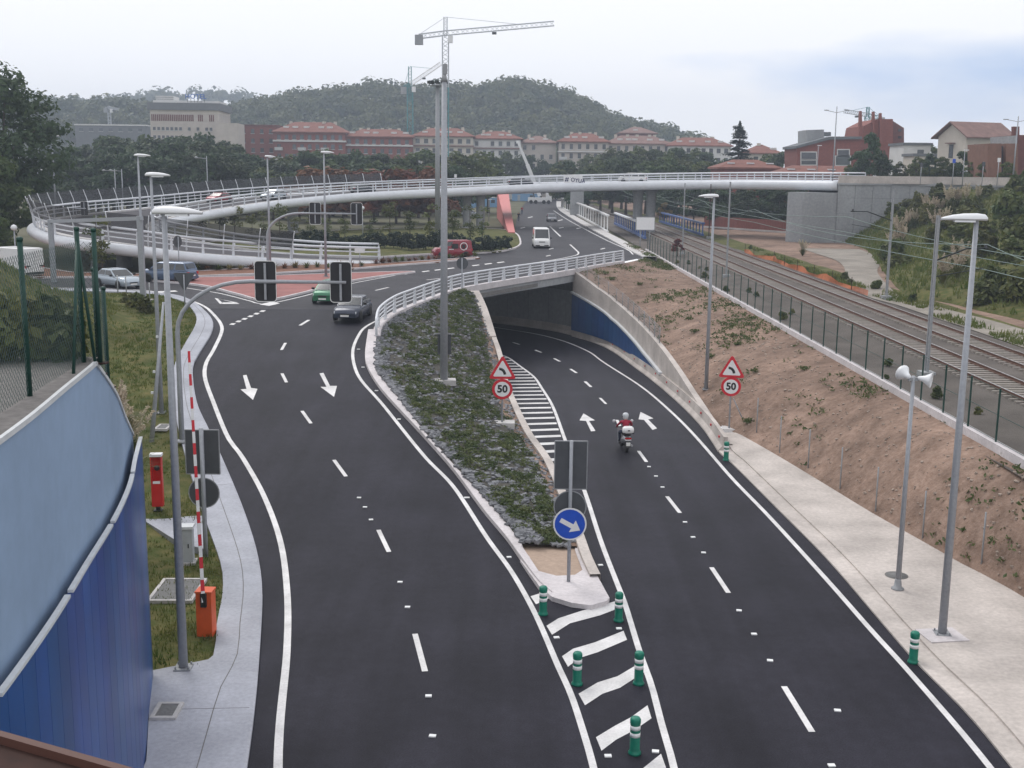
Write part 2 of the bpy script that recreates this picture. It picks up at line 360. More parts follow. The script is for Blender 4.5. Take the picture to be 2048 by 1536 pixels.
mA = zgrid(rowsA, lambda Y: atY(aL, Y), lambda Y: atY(aR, Y)+.05, zA, 12)
m.add(mA.v, mA.f, True)
l2 = resamp([V3((atY(bL, TIP), TIP, 0))]+[p for p in bL if p.y > TIP], 180); r2 = resamp([V3((atY(bR, TIP), TIP, 0))]+[p for p in bR if p.y > TIP], 180)
for i in range(180): l2[i].z = zB(l2[i].y); r2[i].z = zB(r2[i].y)
bs = [[a.lerp(b, k/24) for a, b in zip(l2, r2)] for k in range(25)]
for c in bs:
    for p in c: p.z = zB(p.y)
m.strips(bs)
m.quad(V3((-12, TIP-.25, -.03)), V3((12, TIP-.25, -.03)), V3((12, TIP+.25, -.03)), V3((-12, TIP+.25, -.03)))
struct('road', m, 'asphalt'); ROAD = bpy.data.objects['road']
# ring road round the roundabout, at grade
def flat(poly, z): return MB().add([V3((x, y, z)) for x, y in poly], [tuple(range(len(poly)))])
bedfront = [(p.x, p.y) for p in pix([(960,518),(876,526),(700,540),(540,549),(383,555),(250,556),(80,557),(0,557)], lambda u, v: un(u, v, 4))]
railbase = [V3((-8.0, 66, 3.45)), V3((-8.15, 69, 3.72)), V3((-7.7, 73, 3.95)), V3((-6.9, 77.2, 4)), V3((-5.75, 83, 4)), V3((-4.1, 89.3, 4)), V3((0.2, 98, 4)), V3((4.6, 106, 4)), V3((8.2, 113.6, 4)), V3((11.2, 119.2, 4))]
bedback = [(bedfront[0][0]+.4, bedfront[0][1]+1.2), (-7, 119.5), (-13.5, 113.5)]
poly = [(atY(aL, 75), 75), (-7.7, 75)]+[(p.x-.1, p.y+.1) for p in cat(railbase[3:], 12)]+[(14.3, 126.5), (13.9, 132), (13.2, 164), (11.6, 232), (11.2, 300), (13.6, 374), (26, 450), (14, 455), (4, 374), (2.0, 305), (.5, 224), (.2, 175), (.6, 160), (-2, 138), (-9, 130), (-14.5, 121.5), (-14.5, 113)]+[(x-.3, y+.6) for x, y in bedfront[2:]]+[(-95, 94), (-95, 85.5)]+[(p.x, p.y) for p in reversed(aL) if p.y > 75.3 and p.x > -90]
from mathutils.geometry import tessellate_polygon
rv = [V3((x, y, ZR+.004)) for x, y in poly]
rr = MB().add(rv, [tuple(t) for t in tessellate_polygon([rv])])
for i, f in enumerate(rr.f):
    a, b, c = (V3(rr.v[k]) for k in f)
    if (b-a).cross(c-a).z < 0: rr.f[i] = f[::-1]
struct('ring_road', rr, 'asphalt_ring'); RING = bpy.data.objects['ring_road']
# ---- left pavement with kerb
def solid_strip(L, R_, h, base=.5, kerb=.06):
    """raised slab between two curves: top plus both side faces, a small rounded edge on the road side (R_)"""
    up = V3((0, 0, h)); 
    c0 = [p-V3((0, 0, base)) for p in L]; c1 = [p+up for p in L]; c3 = [p+up-V3((0, 0, kerb*.5)) for p in R_]; c4 = [p-V3((0, 0, base)) for p in R_]
    c2 = [b+up+(a-b).normalized()*kerb for a, b in zip(L, R_)]
    return MB().strips([c0, c1, c2, c3, c4], False)
slR = resamp([p for p in aL if p.x > -60], 110)
swl = [V3((-6.4, 2, 0)), V3((-7.0, 12, 0)), V3((-7.9, 22.5, 0)), V3((-8.3, 27.6, 0))]+pix([(426,1322),(434,1253),(446,1189),(441,1131),(405,1030),(383,960),(358,870),(350,820),(347,745),(363,705),(392,652),(387,626),(351,601)], PA)+[V3((-29, 83.7, 4)), V3((-60, 84.4, 4))]
swL = cat(swl, 110)
def atlen(C, n): return resamp(C, n)
# pair the two edges by nearest point so that the slab rungs run straight across
def pair(C, D):
    out = []
    for p in C:
        best = None
        for a, b in zip(D, D[1:]):
            d = (b-a); t = max(0, min(1, (p-a).dot(d)/max(1e-9, d.length_squared))); q = a+d*t
            e = (q-p).length
            if best is None or e < best[0]: best = (e, q)
        out.append(best[1])
    return out
swL2 = pair(slR, swL)
for i, p in enumerate(swL2): p.z = slR[i].z
m = solid_strip(swL2, slR, .13)
PAVL = struct('pavement_left', m, 'concrete_blue')
JN = [b.lerp(a, .52)+V3((0, 0, .134)) for a, b in zip(slR, swL2)]
MB().strips([offs(JN, -.012), offs(JN, .012)], False).build('joint', 'concrete_dark', PAVL, fix=False)
for i in range(5, 108, 17): MB().bar(slR[i].lerp(swL2[i], .06)+V3((0, 0, .131)), slR[i].lerp(swL2[i], .97)+V3((0, 0, .131)), .014, .006).build('joint', 'concrete_dark', PAVL)
# concrete pads off the pavement
def pad(name, pts, zf, h, mt, parent=None):
    P = [zf(u, v) for u, v in pts]; z = sum(p.z for p in P)/len(P)
    return struct(name, MB().prism([(p.x, p.y) for p in P], h+.3, z-.3), mt, parent, ground=True, fix=True)
pad('post_slab', [(289,1021),(412,1016),(415,1116),(360,1100),(293,1050)], PA, .135, 'concrete_blue')
pad('lamp_slab', [(303,1350),(424,1326),(398,1536),(293,1536)], lambda u, v: un(u, v, 0), .125, 'concrete_blue')
# ---- left grassy bank
def wallx(Y): return atY([V3((-6.2, 11, 0)), V3((-6.4, 13.5, 0)), V3((-6.7, 16, 0)), V3((-7.1, 18.5, 0)), V3((-7.5, 21, 0)), V3((-8, 23.4, 0)), V3((-8.6, 25.6, 0)), V3((-9.2, 27.9, 0))], Y)
def walltop(Y): return 9.45-2.95*max(0, (Y-21)/6.9) if Y > 21 else 9.45
def bankz(x, y):
    e = atY(swL, min(y, 82)); d = e-x
    g = zA(y)+.06
    r = max(0, d-4.2)*.72*(1-ss(62, 79, y))
    z = min(g+r, max(8.4, g))
    if y <= 27.9:
        if x < wallx(y)-.2: z = max(z, walltop(y)-.12)
    else:
        z = max(z, lerp(g, 6.3, ss(.4, 3.5, -.345*y-x)*(1-ss(34, 46, y))))
    return z+.12*noise.noise(V3((x*.5, y*.5, 3)))*min(1, max(0, d/3))
BK = MB()
for ys in ([2+i*.74 for i in range(35)]+[27.9], [27.96+i*.75 for i in range(76)]):
    rows = []
    for k in range(72):
        t = k/71; c = []
        for y in ys:
            e = wallx(y)-.3 if y < 27.95 else min(atY(swL, min(y, 83.5)), -6.6)
            x = e+.04-(t**1.5)*62
            c.append(V3((x, y, bankz(x, y))))
        rows.append(c)
    BK.strips(rows[::-1])
    if ys[0] < 5: BK.strips([[r[-1]-V3((0, 0, 12)) for r in rows], [r[-1] for r in rows]])
BANK = struct('grass_bank', BK, 'grass_ground')
# ---- island between the two carriageways
islL = cat(pix([(1044,1086),(996,1026),(947,973),(879,897),(850,865),(790,787),(754,743),(750,708)], lambda u, v: PA(u, v, .18))+[V3((-7.9, 66, 3.5)), V3((-7.95, 69, 3.72)), V3((-7.45, 73, 3.93)), V3((-6.6, 77.2, 3.97)), V3((-5.45, 83, 3.97)), V3((-4.3, 87.2, 3.97))], 70)
wt = [(34.5, .16), (39, .3), (49, .42), (56, .45), (64, .35), (69, .3), (75, .75), (80, 1.35), (80.6, 1.5), (84, 2.6), (88, 3.95)]
def wtop(Y):
    for (a, b), (c, d) in zip(wt, wt[1:]):
        if Y <= c: return lerp(b, d, max(0, (Y-a)/(c-a)))
    return wt[-1][1]
islR = [V3((atY(bL, lerp(islL[0].y, 87.6, i/69))-.32, lerp(islL[0].y, 87.6, i/69), 0)) for i in range(70)]
islR = resamp(islR, 70)
for p in islR: p.z = wtop(p.y)-.1
def isl_row(k, n=16):
    t = k/n; out = []
    for a, b in zip(islL, islR):
        p = a.lerp(b, t); e = min(t, 1-t)*2
        p.z += .30*math.sin(PI*t)**.8*ss(38.5, 43, p.y)+.07*noise.noise(V3((p.x*1.2, p.y*1.2, 0)))*min(1, e*4); out.append(p)
    return out
ISL = struct('planted_island', MB().strips([isl_row(k) for k in range(17)]), 'slate_ground')
struct('soil_strip', MB().strips([[p+V3((0, 0, .012)) for p in isl_row(14.3)], [p+V3((0, 0, .02)) for p in isl_row(15.2)], [p+V3((0, 0, .012)) for p in isl_row(16)]]), 'soil', ground=False)
# its kerb on the left carriageway, the paved nose and the low wall on the right carriageway
kerbO = cat(pix([(1104,1194),(1078,1172),(1039,1119),(1012,1080),(967,1026),(909,947),(850,879),(766,787),(737,743),(730,714)], PA)+[V3((-8.55, 67.5, 3.6))], 70)
kI = pair(kerbO, islL)
for i, p in enumerate(kI): p.z = kerbO[i].z
struct('island_kerb', solid_strip([q.lerp(p, -.05) for p, q in zip(kerbO, kI)], kerbO, .19, .4, .05), 'kerb')
nose = [(p.x, p.y) for p in pix([(1078,1172),(1104,1194),(1143,1206),(1182,1211),(1214,1202),(1219,1196),(1202,1166),(1184,1130),(1170,1086),(1150,1078),(1150,1100),(1165,1140),(1150,1150),(1113,1152),(1072,1141),(1058,1112),(1040,1120)], lambda u, v: un(u, v, .14))]
struct('paved_nose', MB().prism(nose, .45, -.3), 'kerb', fix=True)
tan = [(p.x, p.y) for p in pix([(1058,1112),(1030,1080),(1110,1062),(1160,1062),(1178,1130),(1160,1150),(1113,1154),(1072,1142)], lambda u, v: un(u, v, .12))]
struct('bare_soil', MB().prism(tan, .3, -.19), 'tan_stone', fix=True)
# ---- right pavement, gutter strip and soil embankment
gO = [p for p in bR if p.y < 54.6]; gO = resamp(gO, 60)
for p in gO: p.z = 0
gI = offs(gO, .62)
struct('gutter_strip', MB().strips([[p-V3((0, 0, .3)) for p in gO], [p+V3((0, 0, .05)) for p in gO], [p+V3((0, 0, .09)) for p in gI], [p-V3((0, 0, .3)) for p in gI]], False), 'concrete_tan', fix=False)
gP = resamp([V3((p.x, p.y, 0)) for p in bR if p.y < 57.7], 60); pO = [p+V3((0, 0, .15)) for p in offs(gP, .6)]
swR = cat([V3((17.0, 2, 0)), V3((16.9, 20, 0))]+pix([(2048,1190),(1948,1139),(1846,1081),(1747,1026),(1675,982),(1555,910),(1463,858)], lambda u, v: un(u, v, .15)), 60)
pI = [V3((atY(swR, p.y), p.y, .17)) for p in pO]
for a, b in zip(pO, pI): b.x = max(b.x, a.x+.3)
PAVR = struct('pavement_right', MB().strips([[p-V3((0, 0, .4)) for p in pO], pO, [a.lerp(b, .5) for a, b in zip(pO, pI)], [p+V3((.4, 0, 0)) for p in pI]], False), 'concrete_tan')
wallR = cat([V3((10.35, 54.2, 0)), V3((10.4, 60, 0)), V3((10.4, 66, 0)), V3((10.35, 71.7, 0)), V3((10.2, 78, 0)), V3((9.95, 85, 0)), V3((9.5, 92, 0)), V3((8.7, 99.4, 0)), V3((7.4, 104, 0)), V3((5.6, 108, 0))], 60)
wrt = [(54, .2), (60, .3), (66, .55), (71.7, .9), (78, 1.25), (85, 1.5), (92, 1.75), (99.4, 2.15), (104, 2.9), (108, 4.0)]
def wrtop(Y):
    for (a, b), (c, d) in zip(wrt, wrt[1:]):
        if Y <= c: return lerp(b, d, max(0, (Y-a)/(c-a)))
    return 4.0
FX = lambda Y: 17.75-.65*ss(20, 150, Y)
eI = [V3((atY(swR, y)-.1, y, .14)) for y in [2+i*1.6 for i in range(35)]]+[V3((p.x+.3, p.y, wrtop(p.y)-.12)) for p in wallR if p.y > 58.5 and p.y < 106]+[V3((6.0, 108.6, 3.9)), V3((11.6, 119.4, 3.93)), V3((14.6, 126.5, 3.93)), V3((14.3, 140, 3.9)), V3((14.1, 156, 3.9))]
eI = resamp(eI, 130)
cur = []
for k in range(19):
    t = k/18; c = []
    for p in eI:
        q = V3((FX(p.y)-.1, p.y, 3.22)); x = lerp(p.x, q.x, t)
        z = lerp(p.z, q.z, t+.16*math.sin(PI*t))
        z += (.16*noise.noise(V3((x*.7, p.y*.7, 5)))+.3*noise.noise(V3((x*.2, p.y*.16, 1))))*math.sin(PI*t)
        c.append(V3((x, p.y, z)))
    cur.append(c)
EMB = struct('soil_embankment', MB().strips(cur), 'soil')
# ---- railway bed, verge, dirt track and the right hand bank
cur = []
ysr = [4+i*4.5 for i in range(110)]
for x, z in ((17.2, 3.1), (18.6, 3.0), (20.6, 3.0), (21.4, 3.24), (29.6, 3.24), (30.8, 2.95), (31.9, 3.0), (34, 3.2), (40, 3.3), (60, 3.3)):
    cur.append([V3((x+.06*noise.noise(V3((x, y*.3, 0)))-ss(150, 420, y)*18*((y-150)/270)*.35, y, z+(.10*noise.noise(V3((x*.6, y*.4, 2))) if x > 30 or x < 21 else 0))) for y in ysr])
struct('rail_bed', MB().strips(cur[2:6]), 'ballast')
struct('rail_verge', MB().strips(cur[0:3]), 'ballast')
VERGE = struct('track_verge', MB().strips(cur[5:8]), 'grass_ground')
struct('yard_ground', MB().strips(cur[7:10]), 'soil')
trk = cat([un(1660,497,3.35), un(1715,520,3.35), un(1725,548,3.35), un(1765,588,3.35), un(1850,612,3.35), un(1950,640,3.35), un(2060,672,3.35), V3((33.5, 55, 3.35)), V3((33, 30, 3.35))], 60)
w = [3.2+4.5*ss(18, 0, i) for i in range(60)]
tk = [[p+side(trk, i)*(-w[i]*.5+w[i]*k/6) for i, p in enumerate(trk)] for k in range(7)]
for c in tk:
    for p in c: p.z = gz(p.x, p.y, 20)+.05+.015*noise.noise(p*.8)
TRACK = struct('dirt_track', MB().strips(tk), 'dirt_track')
lo = cat([V3((49.2, 170.6, 3.4)), un(1735,499,3.4), un(1772,545,3.4), un(1815,583,3.4), un(1905,603,3.4), un(2060,640,3.4), V3((37.5, 60, 3.4)), V3((38, 20, 3.4))], 70)
hi = cat([V3((49.6, 170.9, 3.5)), V3((54, 171, 6.2)), V3((58, 170.2, 8.8)), V3((63, 167.3, 11.1)), V3((68.6, 158, 11.3)), V3((71.6, 145, 11.3)), V3((72.8, 120, 11.2)), V3((72.8, 60, 11)), V3((72.8, 20, 11))], 70)
cur = []
for k in range(25):
    t = k/24; c = []
    for i, (a, b) in enumerate(zip(lo, hi)):
        p = a.lerp(b, t); p.z = lerp(a.z, b.z, ss(-.15, 1.0, t)) if t > 0 else a.z
        p.z += (.5*noise.noise(p*.25)+.2*noise.noise(p*.9))*math.sin(PI*t); c.append(p)
    cur.append(c)
cur = [[p+V3((-.5, -.3, -.9)) for p in cur[0]]]+cur
RBANK = struct('right_bank', MB().strips(cur), 'grass_ground')
# high road on top of the retaining wall
hr = cat([V3((47.5, 171.3, 12)), V3((54, 172, 12)), V3((58, 171.2, 12)), V3((63, 168.4, 12)), V3((69, 158.8, 12)), V3((72.4, 145, 12)), V3((73.6, 120, 11.9)), V3((73.7, 60, 11.8)), V3((73.7, 10, 11.8))], 60)
HR = hr
cur = [[p+side(hr, i)*(-d) for i, p in enumerate(hr)] for d in (-.1, 11)]
struct('high_road', MB().strips([[p for p in c] for c in cur]+[[p+V3((0, 0, -9)) for p in cur[1]]]), 'asphalt_old')
# ---- roundabout centre, planted bed, splitter island
def raised(name, poly, z0, h, m, kerbw=.22, mk='kerb'):
    o = struct(name, MB().prism(poly, h+.25, z0-.25), m, fix=True)
    P = [V3((x, y, z0)) for x, y in poly]; P.append(P[0]); ar = sum(P[i].x*P[i+1].y-P[i+1].x*P[i].y for i in range(len(P)-1))
    if ar < 0: P = P[::-1]
    k = MB().sweep(resamp(P, 160), [(-kerbw, -.1), (-kerbw, h+.03), (.0, h+.03), (.03, -.1)], caps=False)
    struct(name+'_kerb', k, mk, ground=False, fix=True); return o
bed = [(x, y) for x, y in bedfront]+[(-75, 96), (-75, 112), (-46, 112), (-42.3, 103.5), (-38, 99.2), (-32, 98.6), (-27, 102.6), (-22.5, 107.8), (-18, 111.2), (-13.4, 112.6), (-7.5, 118.3), (bedfront[0][0]-.4, bedfront[0][1]+1.4)]
raised('shrub_bed', bed[::-1], ZR, .13, 'soil_red')
cen = [(-14, 121.3), (-9, 126.6), (-4, 129.2), (-1.2, 133), (.6, 141), (1.0, 152), (.4, 172), (-2, 184), (-12, 186), (-24, 178), (-31, 166), (-37, 145), (-38.4, 132), (-37.6, 123), (-34, 114.5), (-31, 113), (-27, 115), (-24, 117)]
c2 = cat([V3((x, y, 0)) for x, y in cen]+[V3((*cen[0], 0))], 120)
CENT = raised('roundabout_centre', [(p.x, p.y) for p in c2[:-1]], ZR, .15, 'grass_ground')
fr = [(p.x, p.y) for p in c2 if p.y < 146 and p.x > -16]
red = [(p.x, p.y) for p in pix([(297,563),(400,573),(470,590),(528,603),(600,590),(693,566),(780,552),(832,545),(700,548),(500,555),(350,558)], lambda u, v: un(u, v, 4))]
r2_ = [p for p in cat([V3((x, y, 0)) for x, y in red]+[V3((*red[0], 0))], 90)]
raised('splitter_island', [(p.x, p.y) for p in r2_[:-1]], ZR, .12, 'red_paving', .18)
fp_ = cat([V3((14.2, 126.3, ZR)), V3((13.95, 132, ZR)), V3((13.25, 164, ZR)), V3((11.65, 232, ZR)), V3((11.25, 300, ZR)), V3((13.6, 374, ZR))], 60)
struct('pavement_far', solid_strip(offs(fp_, 1.5), fp_, .13, .45), 'concrete')
# ---- ground beyond
g = MB(); 
def cell(x0, x1, y0, y1, z): g.quad(V3((x0, y0, z)), V3((x1, y0, z)), V3((x1, y1, z)), V3((x0, y1, z)))
cell(15, 17.6, 127, 430, 2.95); cell(-95, 15, 128, 460, 3.9); cell(-95, -38, 92, 128, 3.9); cell(-700, -95, 2, 460, 3.9); cell(15, 60, 430, 460, 3.0)
cell(58, 700, 2, 460, 3.3); cell(-700, 700, -60, 2, -.6); cell(-5200, 5200, 460, 6500, 3.6); cell(-5200, -700, -60, 460, 3.6); cell(700, 5200, -60, 460, 3.6)
cell(-38, -9, 96, 128, 3.9); cell(-38, -30, 84, 96, 3.9); cell(-95, -38, 82, 92, 3.9)
struct('ground', g, 'far_ground')
# ================================================================= painted markings (children of their road)
def strip_mark(name, P, w, parent, lift=.007, m='paint'):
    L = offs(P, -w/2, lift); R_ = offs(P, w/2, lift)
    o = MB().strips([L, R_], False).build(name, m, parent, fix=False); 
    return o
def onA(P): return [V3((p.x, p.y, zA(p.y))) for p in P]
def onB(P): return [V3((p.x, p.y, zB(p.y))) for p in P]
def conv(C, zf, n): return [V3((p.x, p.y, zf(p.y))) for p in cat(C, n)]
e1 = conv([V3((-2.2, 10, 0))]+pix([(556,1536),(574,1300),(574,1180),(560,1080),(527,990),(485,915),(456,875),(427,805),(410,756),(412,727),(427,700),(442,668),(443,651),(430,632),(403,610),(366,598)], PA)+[V3((-29, 86.4, 4)), V3((-50, 87.3, 4))], zA, 130)
for p in e1:
    if p.y > 74: p.z = ZR+.004
strip_mark('edge_line', e1, .2, ROAD)
e2 = conv([V3((2.6, 10, 0))]+pix([(1187,1536),(1170,1475),(1143,1392),(1116,1332),(1069,1225),(1024,1145),(977,1080),(909,976),(850,914),(766,810),(722,760),(708,728),(706,699),(716,673),(731,654)], PA)+[V3((-8.1, 72.4, 4)), V3((-7.3, 76.5, 4))], zA, 110)
strip_mark('edge_line', e2, .17, ROAD)
e3 = conv([V3((3.4, 10, 0))]+pix([(1348,1536),(1324,1451),(1303,1371),(1280,1306),(1250,1208),(1235,1169),(1201,1080),(1169,982),(1131,882),(1105,812),(1084,777),(1067,753),(1037,730),(1014,714),(992,708)], PB), zB, 110)
strip_mark('edge_line', e3, .17, ROAD)
e4 = conv([V3((10.6, 8, 0))]+pix([(1981,1536),(1829,1356),(1741,1259),(1653,1159),(1538,1033),(1450,941),(1350,831),(1275,768),(1202,721)], PB)+[V3((6.5, 98.5, -2.2)), V3((4.5, 105.2, -2.2)), V3((1.0, 110.8, -2.2)), V3((-5.6, 116.4, -2.2)), V3((-16, 120.6, -2.2))], zB, 130)
strip_mark('edge_line', e4, .17, ROAD)
for a, b, f in [((830,1268),(850,1343),PA),((757,1060),(778,1104),PA),((668,920),(692,953),PA),((604,822),(622,847),PA),((564,747),(573,765),PA),((571,686),(563,700),PA),((618,640),(600,651),PA),((777,575),(751,581),PA),((880,557),(853,560),PA),
              ((1568,1373),(1624,1464),PB),((1423,1135),(1457,1186),PB),((1334,993),(1360,1026),PB),((1277,902),(1293,924),PB),((1234,840),(1245,864),PB),((1200,796),(1212,808),PB),((1170,763),(1182,774),PB),((1141,738),(1153,746),PB),((1108,717),(1120,723),PB),((1070,700),(1083,705),PB),((1026,685),(1039,689),PB)]:
    P = [f(*a), f(*b)]; P = [P[0].lerp(P[1], t/4) for t in range(5)]
    zf = zA if f is PA else zB
    for p in P: p.z = zf(p.y)+(.004 if f is PA and p.y > 74.5 else 0)
    strip_mark('lane_dash', P, .16 if P[0].y < 70 else .2, ROAD)
def poly_mark(name, pts, f, parent, lift=.008):
    P = [f(u, v)+V3((0, 0, lift)) for u, v in pts]
    ar = sum(P[i].x*P[(i+1) % len(P)].y-P[(i+1) % len(P)].x*P[i].y for i in range(len(P)))
    if ar < 0: P = P[::-1]
    return MB().add(P, [tuple(range(len(P)))]).build(name, 'paint', parent, fix=False)
P4 = lambda u, v: un(u, v, ZR+.004)
arrA = lambda dx, dy: [(486+dx,751+dy),(493+dx,750+dy),(502+dx,776+dy),(515+dx,778+dy),(506+dx,800+dy),(481+dx,779+dy),(493+dx,778+dy)]
poly_mark('arrow_marking', arrA(0, 0), PA, ROAD)
poly_mark('arrow_marking', [(639,747),(647,746),(660,772),(674,772),(668,794),(641,774),(653,774)], PA, ROAD)
poly_mark('arrow_marking', [(1182,863),(1191,862),(1178,842),(1190,841),(1167,827),(1159,841),(1172,842)], PB, ROAD)
poly_mark('arrow_marking', [(1305,860),(1314,857),(1296,839),(1307,837),(1281,824),(1277,839),(1288,840)], PB, ROAD)
# hatched nose with bent stripes
for k in [[(1093,1252),(1117,1237),(1160,1223),(1230,1203),(1229,1220),(1200,1231),(1140,1247),(1104,1270)], [(1124,1313),(1146,1298),(1190,1285),(1247,1262),(1254,1280),(1195,1305),(1160,1316),(1136,1334)], [(1157,1388),(1196,1365),(1235,1353),(1284,1324),(1288,1345),(1240,1376),(1205,1388),(1170,1411)],
          [(1192,1475),(1230,1452),(1262,1435),(1295,1411),(1303,1437),(1270,1460),(1232,1480),(1203,1502)], [(1248,1565),(1280,1542),(1322,1508),(1332,1536),(1300,1560),(1262,1592)], [(1061,1193),(1080,1187),(1105,1193),(1090,1201),(1072,1209)]]:
    poly_mark('hatch_stripe', k, lambda u, v: un(u, v, 0), ROAD)
# ladder hatching beside the underpass wall
e3b = [p for p in e3 if p.y > 45]
wl = [V3((atY(bL, p.y)+.12, p.y, zB(p.y))) for p in e3b]
ee = resamp(e3b, 200)
for k in range(25):
    t = k/24; y0 = lerp(50, 93, t**1.05); 
    x1 = atY(e3b, y0)-.15; x0 = atY(bL, y0-.1)+.1
    if x1-x0 < .25: continue
    w_ = .34
    P = [V3((x0, y0-.4, 0)), V3((x1, y0, 0)), V3((x1, y0+w_*1.6, 0)), V3((x0, y0-.4+w_*1.6, 0))]
    for p in P: p.z = zB(p.y)+.008
    MB().add(P, [(0, 1, 2, 3)]).build('hatch_stripe', 'paint', ROAD, fix=False)
# give-way line, triangle and roundabout dashes
for k in range(6):
    t = k/6; a = (lerp(461, 533, t), lerp(647, 616, t))
    poly_mark('giveway_dash', [(a[0]-3, a[1]+2.5), (a[0]+2.5, a[1]-.5), (a[0]+11, a[1]), (a[0]+6, a[1]+3.2)], PA, ROAD, .012)
for q in ([(429,596),(440,608),(446,607),(436,598)], [(440,608),(479,608),(474,605),(446,605)], [(429,596),(436,598),(474,605),(479,608)]): poly_mark('giveway_triangle', q, P4, RING)
poly_mark('chevron_marking', [(519,609),(545,603),(560,607),(538,612)], P4, RING); poly_mark('chevron_marking', [(786,548),(800,545),(828,545),(812,549)], P4, RING)
strip_mark('edge_line', [p for p in cat(pix([(366,575),(440,587),(500,602),(530,608),(600,594),(700,568),(790,551)], P4), 40)], .16, RING)
for k in range(7):
    u = 843+k*25; v = 543-k*3.0
    poly_mark('ring_dash', [(u, v), (u+14, v-1.8), (u+17, v-.6), (u+3, v+1.4)], P4, RING)
poly_mark('lane_mark', [(440,560),(475,556),(479,558),(444,562)], P4, RING); poly_mark('lane_mark', [(310,583),(350,581),(356,583),(316,586)], P4, RING)
strip_mark('edge_line', cat(pix([(1030,531),(1100,521),(1150,511),(1157,506),(1152,500),(1140,489)], P4), 30), .2, RING)
strip_mark('lane_line', pix([(1100,453),(1121,473)], P4), .25, RING); 
for q in ((1045,455), (1122,455), (1157,456), (1060,434), (1120,440), (1102,497), (1205,497), (1096,511)): poly_mark('lane_mark', [(q[0]-5, q[1]+1), (q[0]+4, q[1]-1), (q[0]+6, q[1]), (q[0]-3, q[1]+2)], P4, RING)
strip_mark('edge_line', cat(pix([(1272,509),(1262,500),(1216,479),(1144,441),(1113,421)], lambda u, v: P4(u-6, v)), 30), .18, RING)
# road studs: little white reflectors, each sits on its own
ST = MB().box((0, 0, .015), (.16, .12, .03)).mesh('stud', 'reflective')
for u, v, f in [(718,996,PA),(730,1015,PA),(742,1040,PA),(800,1165,PA),(815,1215,PA),(857,1393,PA),(865,1473,PA),(905,847,PA),(935,996,PA),(1018,1115,PA),(717,699,PA),(726,735,PA),(753,782,PA),(798,839,PA),(932,996,PA),(1019,1114,PB),(1201,1131,PB),(1113,1276,PB),(1238,1258,PB),(1216,1513,PB),(1311,1504,PB),(1478,1222,PB),(1508,1269,PB),(1540,1322,PB),(1675,1422,PB),(1298,934,PB),(1312,953,PB),(1325,975,PB),(1370,1045,PB),(1386,1075,PB),(1407,1106,PB),(1663,1532,PB)]:
    p = f(u, v); o = link(ST, 'road_stud', ROAD, (p.x, p.y, p.z+.002), rnd(-.2, .2))
# ================================================================= underpass
UP = thing('underpass', 'concrete road underpass with blue panelled side wall and dark tunnel mouth', 'underpass', (0, 0, 0))
def wall_between(lowC, topC, thick, sidesign=1):
    a = offs(lowC, thick*sidesign); b = offs(topC, thick*sidesign)
    return MB().strips([lowC, topC, b, a], False)
wb = [V3((p.x, p.y, zB(p.y)-.4)) for p in wallR]; wtp = [V3((p.x, p.y, wrtop(p.y))) for p in wallR]
wall_between(wb, wtp, .35).build('side_wall', 'concrete_tan', UP)
tin = resamp([V3((p.x+.25, p.y+.3, -2.5)) for p in cat(bW, 80) if p.y > 107.2], 40)
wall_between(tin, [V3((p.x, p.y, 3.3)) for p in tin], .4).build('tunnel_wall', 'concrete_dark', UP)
il = [V3((p.x, p.y, 0)) for p in bL if p.y > TIP+1]
lw0 = [V3((p.x, p.y, zB(p.y)-.3)) for p in il if p.y < 88.2]; lw1 = [V3((p.x, p.y, wtop(p.y)+.05)) for p in il if p.y < 88.2]
wall_between(lw0, lw1, .34, -1).build('side_wall', 'concrete_tan', UP)
li = [V3((p.x, p.y, -2.6)) for p in il if p.y > 87.9]
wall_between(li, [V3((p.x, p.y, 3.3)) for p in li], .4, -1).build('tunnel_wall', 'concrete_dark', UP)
sl_ = resamp([V3((p.x-.02, p.y, wtop(p.y)+.12)) for p in il if 80.2 < p.y < 88.4], 12)
MB().sweep(sl_, [(0, 0), (-1.15, 0), (-1.15, -.3), (0, -.3)]).build('wall_cap', 'concrete_tan', UP)
ceil = [(-5.5, 88.2), (-3.6, 89.8), (4.9, 106.5), (7, 110.5), (3, 118), (-8, 124), (-34, 130), (-34, 101), (-14, 97)]
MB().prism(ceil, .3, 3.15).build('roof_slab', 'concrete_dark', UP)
be = resamp([p for p in cat(railbase, 90) if 86.5 < p.y < 109], 30)
MB().sweep([V3((p.x, p.y, 0)) for p in be], [(.22, 3.96), (.22, 3.02), (-.35, 3.02), (-.35, 3.96)]).build('edge_beam', 'concrete_grey', UP)
ec = cat(railbase, 90)
MB().sweep(ec, [(.34, .17), (.34, -.30), (-.12, -.30), (-.12, .17)]).build('edge_kerb', 'kerb', UP)
